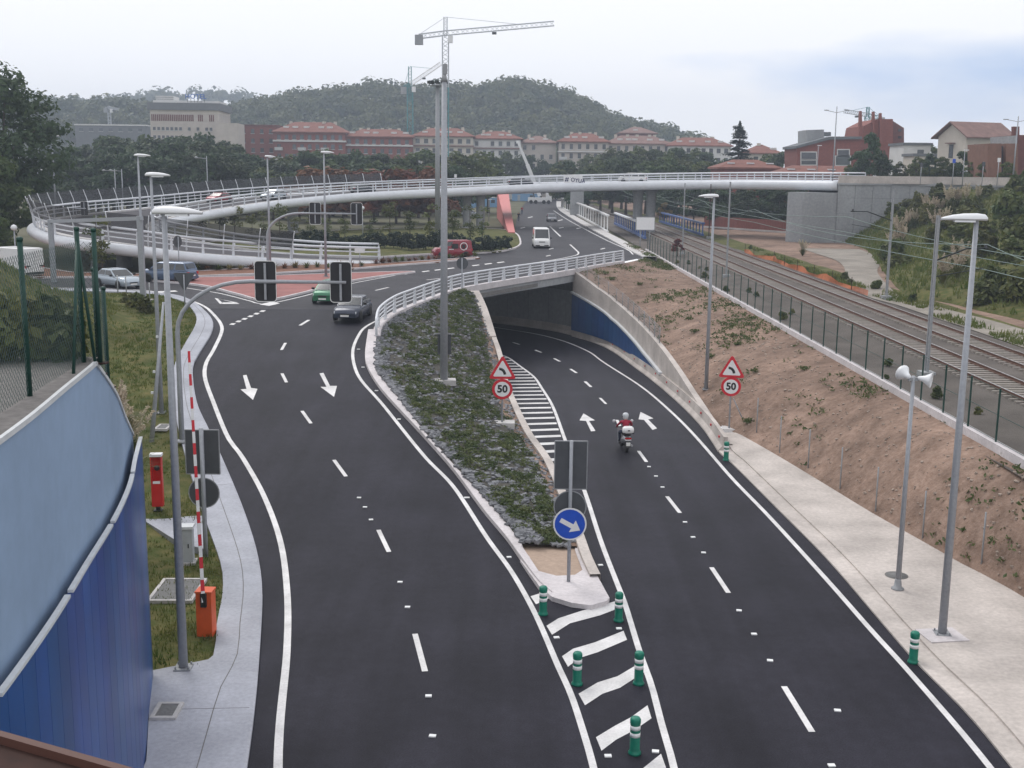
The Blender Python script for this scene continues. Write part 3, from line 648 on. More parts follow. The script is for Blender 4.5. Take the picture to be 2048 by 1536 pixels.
# blue cladding on the right wall: single upright panels, white coping
cpz = [(78, -.45), (85, -.28), (92, .1), (99.4, .5), (104, 1.2), (108.3, 1.95)]
def cz(Y):
    for (a, b), (c, d) in zip(cpz, cpz[1:]):
        if Y <= c: return lerp(b, d, max(0, (Y-a)/(c-a)))
    return cpz[-1][1]
fc = resamp([V3((p.x-.07, p.y, 0)) for p in cat(wallR, 200) if 77 < p.y < 108.4], 24)
for i in range(23):
    a, b = fc[i], fc[i+1]; d = (b-a).normalized()*.012; a = a+d; b = b-d
    za, zb = zB(a.y)+.62, zB(b.y)+.62; ta, tb = max(za+.03, cz(a.y)), max(zb+.03, cz(b.y)); o_ = V3((.05, 0, 0))
    vs = [V3((a.x, a.y, za)), V3((b.x, b.y, zb)), V3((b.x, b.y, tb)), V3((a.x, a.y, ta))]
    MB().add(vs+[v+o_ for v in vs], [(0,1,2,3),(7,6,5,4),(0,4,5,1),(1,5,6,2),(2,6,7,3),(3,7,4,0)]).build('blue_panel', 'blue_wall', UP)
cp = [V3((p.x-.05, p.y, cz(p.y)+.015)) for p in resamp(fc, 60)]
MB().sweep(cp, [(-.1, 0), (-.1, .16), (.14, .16), (.14, 0)]).build('coping', 'coping', UP)
# darker lining panels inside
li2 = [V3((p.x-.05, p.y-.05, 0)) for p in resamp(tin, 16)]
for i in range(15):
    a, b = li2[i], li2[i+1]; d = (b-a).normalized()*.015; a = a+d; b = b-d
    vs = [V3((a.x, a.y, -1.5)), V3((b.x, b.y, -1.5)), V3((b.x, b.y, 1.95)), V3((a.x, a.y, 1.95))]
    MB().add(vs, [(0, 1, 2, 3)]).build('lining_panel', 'concrete_grey', UP, fix=False)
# road barrier under the wall, with its red reflectors
BA = thing('road_barrier', 'pale concrete safety barrier with small red reflectors along the underpass wall', 'barrier')
bp = resamp([V3((p.x, p.y, zB(p.y))) for p in cat(bR[0:], 300) if 53.3 < p.y < 121], 90)
prof = [(-.02, -.1), (-.02, .08), (.16, .28), (.22, .74), (.42, .74), (.42, -.1)]
b_ = MB().sweep(bp, prof); b_.build('barrier_body', 'concrete_tan', BA)
rf = MB().box((0, 0, 0), (.05, .14, .1)).mesh('reflector', 'sign_red')
for Y in [54.5, 57.5, 61, 65, 69.5, 74, 79, 84, 89, 94, 99]:
    x = atY(bR, Y); link(rf, 'reflector', BA, (x+.14, Y, zB(Y)+.55))
# low mesh fence on top of that wall
WF = thing('wall_fence', 'thin grey wire fence on top of the underpass wall', 'fence')
wf = resamp([V3((p.x+.2, p.y, wrtop(p.y))) for p in wallR if 80 < p.y], 13)
pm = MB().tube([(0, 0, 0), (0, 0, 1.15)], .03, 6).mesh('post', 'galv_dull')
for p in wf: link(pm, 'post', WF, p)
for h in (.08, .3, .52, .74, .95, 1.12): MB().tube([p+V3((0, 0, h)) for p in wf], .012, 4).build('wire', 'galv_dull', WF)
cross = MB()
for a, b in zip(wf, wf[1:]):
    for k in range(9):
        p = a.lerp(b, k/9); q = a.lerp(b, (k+1)/9); cross.bar(p+V3((0, 0, .05)), p+V3((0, 0, 1.1)), .012)
o = cross.build('mesh', 'galv_dull', WF)
# ================================================================= white railing of the bridge over the underpass
BR = thing('bridge_railing', 'white steel railing with wedge posts curving along the bridge edge', 'railing')
rl = cat([p+V3((0, 0, .17)) for p in railbase], 240); rl = [p+side(rl, i)*.12 for i, p in enumerate(rl)]
PM = MB().prism([(-.26, 0), (.26, 0), (.1, .98), (-.1, .98)], .11, -.055, Matrix.Rotation(PI/2, 3, 'X')).mesh('post', 'white_steel')
pr_ = resamp(rl, 25)
for i, p in enumerate(pr_):
    s_ = side(pr_, i); link(PM, 'post', BR, p, math.atan2(s_.x, -s_.y))
for h, r in ((1.02, .075), (.78, .04), (.55, .04), (.32, .04)):
    P = [p+V3((0, 0, h)) for p in resamp(rl, 90)]
    if h > 1: d = (P[0]-P[1]).normalized(); P = [P[0]+d*.35-V3((0, 0, .9)), P[0]+d*.3-V3((0, 0, .35)), P[0]+d*.15-V3((0, 0, .06))]+P
    MB().tube(P, r, 8).build('rail', 'white_steel', BR)
# ================================================================= wing wall of the overpass (left foreground)
WW = thing('wing_wall', 'curved retaining wall, blue glossy cladding below and grey-blue sheet above', 'wall')
wc = cat([V3((wallx(y), y, 0)) for y in (11, 13.5, 16, 18.5, 21, 23.4, 25.6, 27.9)], 120); wc = [V3((-5.9, 6, 0)), V3((-6.05, 9, 0))]+wc
wc = resamp(wc, 110)
up0 = [V3((p.x-.22, p.y, 6.0)) for p in wc]; up1 = [V3((p.x-.22, p.y, walltop(p.y))) for p in wc]
wall_between([V3((p.x-.22, p.y, -.3)) for p in wc], up1, .3, -1).build('upper_wall', 'grey_blue_sheet', WW)
e_ = [V3((p.x-.2, p.y, walltop(p.y))) for p in wc]
MB().sweep(e_, [(.012, -.05), (.012, .03), (-.05, .03), (-.05, -.05)]).build('top_flashing', 'coping', WW)
pc = resamp(wc, 38)
for i in range(37):
    a, b = pc[i], pc[i+1]; d = (b-a).normalized()*.006; a = a+d; b = b-d; n_ = side(pc, i)*.06; j = V3((0, 0, 0))
    vs = [V3((a.x, a.y, -.1)), V3((b.x, b.y, -.1)), V3((b.x, b.y, 6.42)), V3((a.x, a.y, 6.42))]
    MB().add(vs+[v-n_ for v in vs], [(0,1,2,3),(7,6,5,4),(0,4,5,1),(1,5,6,2),(2,6,7,3),(3,7,4,0)]).build('blue_panel', 'blue_panel', WW)
cs = resamp(wc, 7)
for i in range(6):
    seg = resamp([p for p in wc if cs[i].y+.015 <= p.y <= cs[i+1].y-.015], 14)
    MB().sweep([V3((p.x, p.y, 6.43)) for p in seg], [(.03, 0), (.03, .05), (-.06, .05), (-.06, 0)]).build('coping', 'coping', WW)
fs_ = resamp([V3((p.x-.26, p.y, 9.462)) for p in wc if p.y < 21.6], 30)
struct('felt_strip', MB().strips([[p+V3((-2.6, .2, -.03)) for p in fs_], [p+V3((-1.2, .1, 0)) for p in fs_], fs_]), 'asphalt_felt')
# rusty parapet of the footbridge the picture is taken from
PP = thing('rusty_parapet', 'rust brown steel parapet of the overpass below the viewpoint', 'parapet', (0, 0, 0))
pa = unY(-60, 1451, 3.75)-V3((0, .17, .03)); pb = unY(420, 1587, 3.35)-V3((0, .17, .03))
MB().bar(pa, pb, .26, .035).build('top_plate', 'rust', PP); MB().bar(pa+V3((0, -.02, -.55)), pb+V3((0, -.02, -.55)), .05, 1.05).build('side_plate', 'rust', PP)
MB().bar(pa+V3((.0, .145, .02)), pb+V3((0, .145, .02)), .03, .06).build('edge_strip', mat('rust_edge', (.085, .036, .027), .6, var=.1), PP)
# ================================================================= flyover
FL = thing('flyover', 'curving flyover with white tube edges looping down to the roundabout', 'bridge')
fin = [(48,172,12),(35.6,184,11.9),(20.3,191,11.5),(4.2,191,10.9),(-11,185,10.1),(-21.8,176,9.6),(-28.4,167,9.1),(-33.1,156,8.6),(-37,142,7.9),(-38.8,131,7.35),(-38,121.5,7.0),(-34.6,114.6,6.45),(-31,113.2,5.95),(-27,114.6,5.2),(-23,116.6,4.65),(-18.5,118.6,4.25),(-14,120,4.1)]
fou = [(54,180,12.1),(40,193,12),(22.5,200.5,11.6),(3.6,201,11),(-14.5,195,10.2),(-27.5,184.5,9.6),(-35.7,172,9.1),(-41.3,159,8.6),(-46,144,8),(-48.4,130,7.7),(-47.2,115,7.5),(-43,105.8,7.2),(-38.5,101.2,6.85),(-33,100.3,6.3),(-28,103.8,5.4),(-20.5,110,4.5),(-13.2,113.6,4.1)]
NI = 170
FI = cat([V3(p) for p in fin], NI); FO = cat([V3(p) for p in fou], NI)
FIp = FI; FOp = FO
deck = MB().strips([[p+V3((0, 0, -.02)) for p in FI], [a.lerp(b, .5)+V3((0, 0, .06)) for a, b in zip(FI, FO)], [p+V3((0, 0, -.02)) for p in FO]])
deck.build('road_surface', 'asphalt_old', FL, fix=False); SURF.append((list(deck.v), list(deck.f)))
MB().strips([[p+V3((0, 0, -.3)) for p in FI], [a.lerp(b, .25)+V3((0, 0, -1.15-.0)) for a, b in zip(FI, FO)], [a.lerp(b, .75)+V3((0, 0, -1.15)) for a, b in zip(FI, FO)], [p+V3((0, 0, -.3)) for p in FO]]).build('soffit', 'concrete_grey', FL, fix=False)
for C, sg in ((FI, 1), (FO, -1)):
    rad = [lerp(.74, .5, ss(40, 150, i)) for i in range(NI)]
    MB().tube([p+V3((0, 0, -.38))+side(C, i)*(-.25*sg) for i, p in enumerate(C)], rad, 14).build('edge_tube', 'white_steel', FL)
    MB().sweep([p+side(C, i)*(.35*sg) for i, p in enumerate(C)], [(-.35, -.1), (-.35, .16), (.25, .16), (.25, -.1)]).build('kerb', 'concrete', FL)
PF = MB().prism([(-.12, 0), (.12, 0), (.06, 1.28), (-.06, 1.28)], .09, -.045, Matrix.Rotation(PI/2, 3, 'X')).mesh('post', 'white_steel')
PS = MB().tube([(0, 0, 0), (0, .08, .9), (0, .28, 1.8), (0, .62, 2.7)], [.075, .065, .05, .04], 6).mesh('screen_post', 'white_steel')
def railing(C, sg, hs, rads, i0=0, i1=NI, step=2.9):
    P = [p+side(C, i)*(-.05*sg)+V3((0, 0, .12)) for i, p in enumerate(C)][i0:i1]
    n = max(3, int(plen(P)/step)); Q = resamp(P, n)
    for i, p in enumerate(Q): s_ = side(Q, i); link(PF, 'post', FL, p, math.atan2(s_.x, -s_.y))
    for h, r in zip(hs, rads): MB().tube([p+V3((0, 0, h)) for p in P], r, 6).build('rail', 'white_steel', FL)
railing(FI, 1, (1.32, .92, .5), (.12, .065, .055)); railing(FO, -1, (1.32, .92, .5), (.12, .065, .055))
# leaning screen posts with dark mesh round the outside of the loop
iS = [i for i, p in enumerate(FO) if p.x < -21 and (p.y > 108 or p.x < -33)]
SP = [FO[i]+side(FO, i)*.1+V3((0, 0, .1)) for i in iS if FO[i].x < -18]
SPn = resamp(SP, 36)
mat('screen_mesh', (.05, .052, .058), .8, var=.1, alpha=.72)
tops = []
for i, p in enumerate(SPn):
    s_ = -side(SPn, i); s_ = -s_ if s_.dot(p-V3((-20, 140, p.z))) < 0 else s_
    link(PS, 'screen_post', FL, p, math.atan2(-s_.x, s_.y)); tops.append((p+s_*.1+V3((0, 0, 1.1)), p+s_*.6+V3((0, 0, 2.65))))
for a, b in zip(tops, tops[1:]): MB().quad(a[0], b[0], b[1], a[1]).build('screen_mesh', 'screen_mesh', FL, fix=False)
def pier(x, y, top, r, n=2, dx=1.6):
    for k in range(n):
        X = x+(k-(n-1)/2)*dx; z = gz(X, y, top-.5); MB().lathe([(r*1.15, z-.4), (r, z+.3), (r, top-.8), (r*1.5, top)], (X, y, 0), 14).build('pier', 'concrete_grey', FL)
pier(22, 196.5, 10.5, .8, 2, 2.2); pier(-6.6, 191, 9.4, .7, 2, 2.2); pier(-32, 168, 8.2, .8, 1); pier(-43.5, 131, 6.5, .8, 1); pier(-37.5, 107.5, 5.7, .7, 2, 2.4)
MB().prism([(40.6, 173), (42.5, 171.2), (49.8, 171.6), (55, 178), (48, 184)], 7.6, 3.0).build('abutment', 'concrete_grey', FL)
# banner on the railing
BN = thing('banner', 'white cloth banner with a dark logo hung on the flyover railing', 'banner')
ia = min(range(NI), key=lambda i: (FI[i]-unY(1132, 352, 191.5)).length); pA_ = V3((8.4, 190.6, 11.2)); pB_ = V3((12.0, 190.9, 11.3))
def flyrail_pt(u):
    best = None
    for i, p in enumerate(FI):
        q = CR.transposed() @ (p-CC); uu = 1024+FPX*q.x/-q.z
        if p.y > 160 and (best is None or abs(uu-u) < best[0]): best = (abs(uu-u), p)
    return best[1]
pA_ = flyrail_pt(1135); pB_ = flyrail_pt(1173); pA_ = unY(1134, 0, pA_.y-.25); pB_ = unY(1173, 0, pB_.y-.25)
zbn = flyrail_pt(1154).z
A0 = V3((pA_.x, pA_.y, zbn+.1)); B0 = V3((pB_.x, pB_.y, zbn+.12)); hB = 1.5
dv = (B0-A0); nrm = V3((dv.y, -dv.x, 0)).normalized()
cl = MB(); NN = 16
cl.strips([[A0.lerp(B0, k/NN)+V3((0, 0, hB*j/4))+nrm*(.05*math.sin(k*1.3+j)) for k in range(NN+1)] for j in range(5)]); cl.build('cloth', 'banner', BN, fix=False)
def text(name, s, size, m, parent, mtx, ext=.01, bold=0):
    c = bpy.data.curves.new(name, 'FONT'); c.body = s; c.size = size; c.extrude = ext; c.offset = bold; c.align_x = 'CENTER'; c.align_y = 'CENTER'; c.resolution_u = 3
    t = bpy.data.objects.new(name, c); COL.objects.link(t); bpy.context.view_layer.update()
    me = bpy.data.meshes.new_from_object(t); bpy.data.objects.remove(t); me.name = name; me.materials.clear(); me.materials.append(M[m])
    o = bpy.data.objects.new(name, me); COL.objects.link(o); o.parent = parent; o.matrix_local = mtx; return o
xr = dv.normalized(); up_ = V3((0, 0, 1)); zz = xr.cross(up_)
def frame(o_, x_, y_, z_): return Matrix.Translation(o_) @ Matrix((x_, y_, z_)).transposed().to_4x4()
shear = Matrix.Shear('XY', 4, (0, 0)); 
text('lettering', 'MOYUA', .86, 'navy_print', BN, frame(A0.lerp(B0, .65)+V3((0, 0, .58))+zz*.1, xr, up_, zz) @ Matrix(((1, .28, 0, 0), (0, 1, 0, 0), (0, 0, 1, 0), (0, 0, 0, 1))), .01, .01)
lg = MB(); o_ = A0.lerp(B0, .17)+V3((0, 0, .72))+zz*.1
for a, b in ((-.26, -.05), (.05, .26)):
    for c, d in ((-.3, -.04), (.04, .3)): lg.add([o_+xr*(a+c*.25)+up_*c, o_+xr*(b+c*.25)+up_*c, o_+xr*(b+d*.25)+up_*d, o_+xr*(a+d*.25)+up_*d], [(0, 1, 2, 3)])
lg.build('logo', 'navy_print', BN)
# ================================================================= retaining wall right of the flyover, panel by panel
RW = thing('retaining_wall', 'grey panelled concrete retaining wall below the high road', 'wall')
hw = resamp([p for p in hr if p.y > 160], 10)
for i in range(9):
    a, b = hw[i], hw[i+1]
    for j in range(4):
        za, zb = 3+j*2.28, 3+(j+1)*2.28
        d = (b-a).normalized()*.03; n_ = side(hw, i)*.12; q = rnd(0, .02)
        vs = [V3((a.x, a.y, za+.03))+d+n_*(1+q*6), V3((b.x, b.y, za+.03))-d+n_*(1+q*6), V3((b.x, b.y, zb))-d+n_*(1+q*6), V3((a.x, a.y, zb))+d+n_*(1+q*6)]
        MB().add(vs+[v-n_*1.5 for v in vs], [(0,1,2,3),(7,6,5,4),(0,4,5,1),(1,5,6,2),(2,6,7,3),(3,7,4,0)]).build('wall_panel', 'concrete_grey', RW)
MB().strips([[V3((p.x, p.y, 3)) for p in hr], [V3((p.x, p.y, 12.1)) for p in hr]]).build('wall_core', 'concrete_dark', RW, fix=False)
HP = thing('road_parapet', 'long low concrete parapet along the high road', 'parapet')
for i, (a, b) in enumerate(zip(*(lambda q: (q, q[1:]))(resamp(hr, 26)))):
    d = (b-a).normalized()*.02
    MB().bar(a+d+V3((0, 0, .55)), b-d+V3((0, 0, .55)), .32, 1.1).build('parapet_block', 'concrete_tan', HP)
MB().sweep(hr, [(.3, -.25), (.3, .02), (-.3, .02), (-.3, -.25)]).build('ledge', 'concrete_grey', HP)
# ================================================================= street lamps
def lamp_proto(h, label):
    t = thing('street_lamp', label, 'street lamp')
    MB().tube([(0, 0, .02), (0, 0, h*.5), (0, 0, h)], [.125, .1, .065], 12).build('pole', 'galv', t)
    b = MB().box((0, 0, .02), (.44, .44, .04)); b.build('base_plate', 'galv_dull', t)
    for sx in (-1, 1):
        for sy in (-1, 1): MB().lathe([(.025, .04), (.025, .1), (.01, .11)], (sx*.17, sy*.17, 0), 6).build('bolt', 'galv_dull', t)
    # shoe-shaped luminaire reaching to +x
    H = MB(); st = [(-.28, .07, .05), (-.22, .13, .12), (0, .16, .15), (.35, .17, .14), (.65, .14, .10), (.85, .09, .05), (.95, .03, .015)]
    cur = []
    for x, w, zt in st:
        cur.append([V3((x, w*math.cos(a), h+.03+(zt*math.sin(a) if math.sin(a) > 0 else .05*math.sin(a)))) for a in [2*PI*k/12 for k in range(13)]])
    H.strips(cur); H.build('lamp_head', 'lamp_white', t)
    MB().prism([(.05, -.12), (.6, -.1), (.6, .1), (.05, .12)], .05, h-.065).build('lamp_glass', 'lamp_glass', t)
    return t
def px_of(p):
    q = CR.transposed() @ (V3(p)-CC); return 1024+FPX*q.x/-q.z, 768-FPX*q.y/-q.z
def tall(p, v):
    """height of an upright at p whose top shows at image row v"""
    h = 0
    while h < 60 and px_of(p+V3((0, 0, h)))[1] > v: h += .02
    return h
GL = 'street lamps with white shoe shaped heads'
LP = lamp_proto(12, 'tall grey lamp post with base plate bolted beside the orange barrier box')
def put_lamp(p, h, rz, label, first=False):
    o = LP if first else dup(LP, (0, 0, 0)); o.location = p; o.rotation_euler = (0, 0, rz); o.scale = (max(.9, h/12), max(.9, h/12), h/12); o['label'] = label; o['group'] = GL; return o
for k, (bu, bv, tv, rz, lab) in enumerate([(367,1336,428,0.05,'tall grey lamp post with base plate bolted beside the orange barrier box'), (323,826,352,.05,'grey lamp post on the grass verge behind the red call box'), (289,598,312,.05,'lamp post beside the right leg of the grey gantry'),
        (541,552,314,.9,'lamp post in the shrub bed in front of the ramp'), (652,553,306,0.05,'lamp post on the red paved splitter island'), (1884,1268,441,PI-.1,'tall lamp post on a white pad on the wide right pavement'), (1412,779,394,PI-.3,'lamp post on the bare soil embankment above the underpass wall')]):
    p = hit(bu, bv); put_lamp(p, tall(p, tv), rz, lab, k == 0)
for u, v, Y, rz, lab in [(103,272,150,0,'thin tall lamp post behind the left end of the flyover loop'), (75,340,170,0,'lamp post among the trees left of the flyover loop')]:
    p = unY(u, v, Y); put_lamp(V3((p.x, p.y, 3.9)), p.z-3.9, rz, lab)
# lamps with a side arm beyond the flyover
AT = thing('arm_lamp', 'lamp post with a side arm beyond the flyover', 'street lamp', group='arm lamps')
MB().tube([(0, 0, 0), (0, 0, 5), (0, 0, 10)], [.11, .09, .07], 8).build('pole', 'galv', AT)
MB().tube([(.1, 0, 9.6), (-1.7, 0, 9.75)], .05, 6).build('arm', 'galv', AT)
MB().lathe([(.05, -.12), (.28, -.1), (.3, .02), (.18, .14), (.03, .18)], (-1.75, 0, 9.75), 10).build('lamp_head', 'galv_dull', AT)
for k, (u, v, Y, rz, lab) in enumerate([(413,312,196,0,'arm lamp behind the flyover, alone before the dark trees'), (243,338,186,0,'arm lamp standing close to a twin behind the flyover loop'), (229,338,190,0,'arm lamp, the left one of a close pair behind the flyover loop')]):
    p = unY(u, v, Y); o = AT if k == 0 else dup(AT, (0, 0, 0)); z0 = 3.9; o.location = (p.x, p.y, z0); o.scale = (1, 1, (p.z-z0)/10); o['label'] = lab; o['group'] = 'arm lamps beyond the flyover'
# double lamps on the high road
DT = thing('twin_lamp', 'twin armed lamp post on the high road', 'street lamp')
MB().tube([(0, 0, 0), (0, 0, 10)], [.12, .07], 8).build('pole', 'galv', DT)
for s_ in (-1, 1):
    MB().tube([(0, 0, 9.2), (s_*1.3, 0, 9.45)], .04, 6).build('arm', 'galv_dull', DT); MB().box((s_*1.55, 0, 9.5), (.6, .22, .12)).build('lamp_head', 'galv_dull', DT)
for k, (u, v, Y, lab) in enumerate([(1674,213,178,'twin armed lamp post at the end of the flyover railing'), (2037,232,150,'twin armed lamp post on the high road before the brown brick tower')]):
    p = unY(u, v, Y); z0 = 12.0; o = DT if k == 0 else dup(DT, (0, 0, 0)); o.location = (p.x, p.y, z0); o.scale = (1, 1, (p.z-z0)/10); o['label'] = lab; o['group'] = 'twin lamps on the high road'
# plain post lamps and globes
def slim_lamp(u, v, Y, z0, lab, globe=False):
    p = unY(u, v, Y); h = p.z-z0
    t = thing('globe_lamp' if globe else 'slim_lamp', lab, 'street lamp', (p.x, p.y, z0))
    MB().tube([(0, 0, 0), (0, 0, h)], [.07, .05], 8).build('pole', 'galv', t)
    if globe: MB().lathe([(.05, -.05), (.2, .05), (.28, .22), (.2, .4), (.04, .48)], (0, 0, h-.1), 12).build('globe', 'lamp_white', t)
    else: MB().box((.2, 0, h), (.7, .26, .12)).build('lamp_head', 'lamp_white', t)
slim_lamp(725, 418, 150, 4.1, 'small globe lamp on the roundabout lawn', True); slim_lamp(28, 458, 100, 4, 'globe lamp at the left behind the white van', True); slim_lamp(1637, 291, 200, 12, 'slim lamp beyond the flyover railing before the red brick hall')
slim_lamp(1930, 300, 165, 12, 'slim lamp on the high road before the chalet'); slim_lamp(978, 399, 215, 4, 'slim dark lamp post left of the red ramp wall')
# ================================================================= tall masts
p = hit(888, 766); h = tall(p, 163)
TM = thing('tall_mast', 'tall thick grey mast on a concrete block in the planted island', 'mast', p)
MB().tube([(0, 0, 0), (0, 0, h*.5), (0, 0, h)], [.21, .18, .13], 14).build('pole', 'galv', TM)
b_ = MB().box((0, 0, .05), (1.25, .8, .3), .1); b_.build('footing', 'concrete', TM)
MB().tube([(0, 0, h), (0, 0, h+.35)], [.17, .1], 10).build('cap', 'galv_dull', TM); MB().box((.05, 0, h+.6), (.22, .22, .5)).build('sensor', 'galv_dull', TM)
MB().box((0, .26, 2.05), (.72, .05, 1.1)).build('sign_plate', 'sign_back', TM); MB().box((0, .2, 2.62), (1.1, .05, .07)).build('bracket', 'galv_dull', TM)
FM = unY(875, 168, 152); FMt = thing('floodlight_mast', 'thick floodlight mast with a ring of lamps rising behind the roundabout hedge', 'mast', (FM.x, FM.y, 4.1)); h = FM.z-4.1
MB().tube([(0, 0, 0), (0, 0, h)], [.38, .24], 14).build('pole', 'galv_dull', FMt)
MB().lathe([(.3, 0), (1.0, .05), (1.0, .14), (.3, .2)], (0, 0, h-.3), 16).build('platform', 'galv_dull', FMt)
for k in range(8):
    a = k*PI/4; MB().box((1.1*math.cos(a), 1.1*math.sin(a), h+.2), (.42, .5, .34), a).build('floodlight', 'dark_steel', FMt)
# ================================================================= traffic signals on bent arms (seen from behind)
def signal(name_label, p, h, reach, heads, s=1.0, rz=0, camera_at=None):
    t = thing('traffic_signal', name_label, 'traffic light', p, rz, 'traffic signals on bent arms')
    r0 = min(2.0, h*.3); P = [V3((0, 0, 0)), V3((0, 0, h*.35)), V3((0, 0, h-r0*1.1))]
    for k in range(1, 9):
        a = k/8*PI/2; P.append(V3((r0*1.6*(1-math.cos(a)), 0, h-r0*1.1+r0*1.1*math.sin(a))))
    P.append(V3((reach, 0, h)))
    MB().tube(P, [.12, .11, .1]+[.09]*8+[.065], 10).build('mast_arm', 'galv', t)
    MB().lathe([(.26, 0), (.26, .05), (.16, .12)], (0, 0, 0), 10).build('base', 'galv_dull', t)
    for x in heads:
        pl = []
        W_, H_, c_ = .45*s, .86*s, .14
        for cx, cy, a0 in ((W_-c_, H_-c_, 0), (-W_+c_, H_-c_, 90), (-W_+c_, -H_+c_, 180), (W_-c_, -H_+c_, 270)):
            for k in range(4): a = math.radians(a0+k*30); pl.append((cx+c_*math.cos(a), cy+c_*math.sin(a)))
        bp_ = MB().prism(pl, .03, -.015, Matrix.Rotation(PI/2, 3, 'X'), (x, .1, h)).build('backplate', 'black_plastic', t)
        rim_ = MB()
        for i in range(len(pl)): a = pl[i]; b = pl[(i+1) % len(pl)]; rim_.bar(V3((x+a[0], .085, h+a[1])), V3((x+b[0], .085, h+b[1])), .02, .03)
        rim_.build('plate_rim', 'reflective', bp_)
        MB().box((x, .03, h), (.09, .08, 1.55*s)).build('bracket', 'galv', bp_)
        for k in (-1, 0, 1):
            MB().lathe([(.15, 0), (.16, .25), (.13, .26)], (x, .12, h+k*.42*s), 10, axis=Matrix.Rotation(-PI/2, 3, 'X')).build('light_hood', 'black_plastic', bp_)
    return t
p = hit(362, 868); h = tall(p, 563); k_ = (CR.transposed()@(p-CC)).z*-1; ppm_ = FPX/k_
p = hit(364, 884); q = unY(530, 563, p.y); h = q.z-p.z
signal('bent arm traffic light with two black backplates over the left carriageway', p, h, unY(692, 563, p.y).x-p.x, [unY(530, 563, p.y).x-p.x, unY(681, 563, p.y).x-p.x])
p = un(537, 566, 4.1); q = unY(630, 429, p.y)
signal('bent arm traffic light standing on the red paved splitter island', p, unY(650, 427, p.y).z-p.z, unY(712, 428, p.y).x-p.x, [unY(630, 428, p.y).x-p.x, unY(713, 428, p.y).x-p.x])
p = unY(103, 480, 128); q = unY(168, 417, 128)
signal('bent arm traffic light with one backplate inside the flyover loop', V3((p.x, p.y, gz(p.x, p.y, 20))), unY(168, 417, 128).z-gz(p.x, p.y, 20), q.x-p.x+.2, [q.x-p.x], .9)
# ================================================================= grey gantry over the left road
pr1 = un(287, 602, 4.0); pl1 = un(108, 563, 4.05)
GT = thing('height_gantry', 'plain grey steel gantry spanning the left road', 'gantry', (0, 0, 0)); zt = unY(283, 432, pr1.y).z; zl = unY(104, 439, pl1.y).z
MB().bar(pr1-V3((0, 0, .1)), V3((pr1.x, pr1.y, zt)), .34, .34, (0, 1, 0)).build('leg', 'galv', GT); MB().bar(pl1-V3((0, 0, .1)), V3((pl1.x, pl1.y, zl)), .34, .34, (0, 1, 0)).build('leg', 'galv', GT)
MB().bar(V3((pr1.x, pr1.y, zt-.15))+V3((.2, -.2, 0)), V3((pl1.x, pl1.y, zl-.15)), .26, .26).build('beam', 'galv', GT)
MB().box(pr1+V3((0, 0, .03)), (1.1, .9, .14)).build('footing', 'concrete', GT)
MB().box(V3((lerp(pr1.x, pl1.x, .45), lerp(pr1.y, pl1.y, .45), zt-.65)), (.04, .04, .9)).build('hanger', 'galv', GT)
# ================================================================= signs
def disc_sign(t, name, c, r, m, th=.03, tilt=0, y=0, ring=None, parent=None):
    pl = [(r*math.cos(2*PI*k/28), r*math.sin(2*PI*k/28)) for k in range(28)]
    o = MB().prism(pl, th, 0, Matrix.Rotation(PI/2, 3, 'X'), (0, y, c)).build(name, m, parent or t); return o
def ring_poly(t, name, outer, inner, m, y, c):
    n = len(outer); a = MB(); vs = [V3((p[0], y, c+p[1])) for p in outer]+[V3((p[0], y, c+p[1])) for p in inner]
    a.add(vs, [(i, (i+1) % n, n+(i+1) % n, n+i) for i in range(n)]); return a.build(name, m, t, fix=False)
def circ(r, n=28): return [(r*math.cos(2*PI*k/n), r*math.sin(2*PI*k/n)) for k in range(n)]
def tri(s, rc=.08):
    out = []; h = s*math.sqrt(3)/2; cs_ = [(0, h*2/3), (-s/2, -h/3), (s/2, -h/3)]
    for k, a0 in enumerate((30, 150, 270)):
        c = cs_[k]; d = V3((-c[0], -c[1], 0)).normalized()*rc*2
        for j in range(5): a = math.radians(a0+j*30); out.append((c[0]+d.x+rc*math.cos(a), c[1]+d.y+rc*math.sin(a)))
    return out
def post(t, h, r=.045, m='galv'): return MB().tube([(0, 0, -.1), (0, 0, h)], r, 10).build('post', m, t)
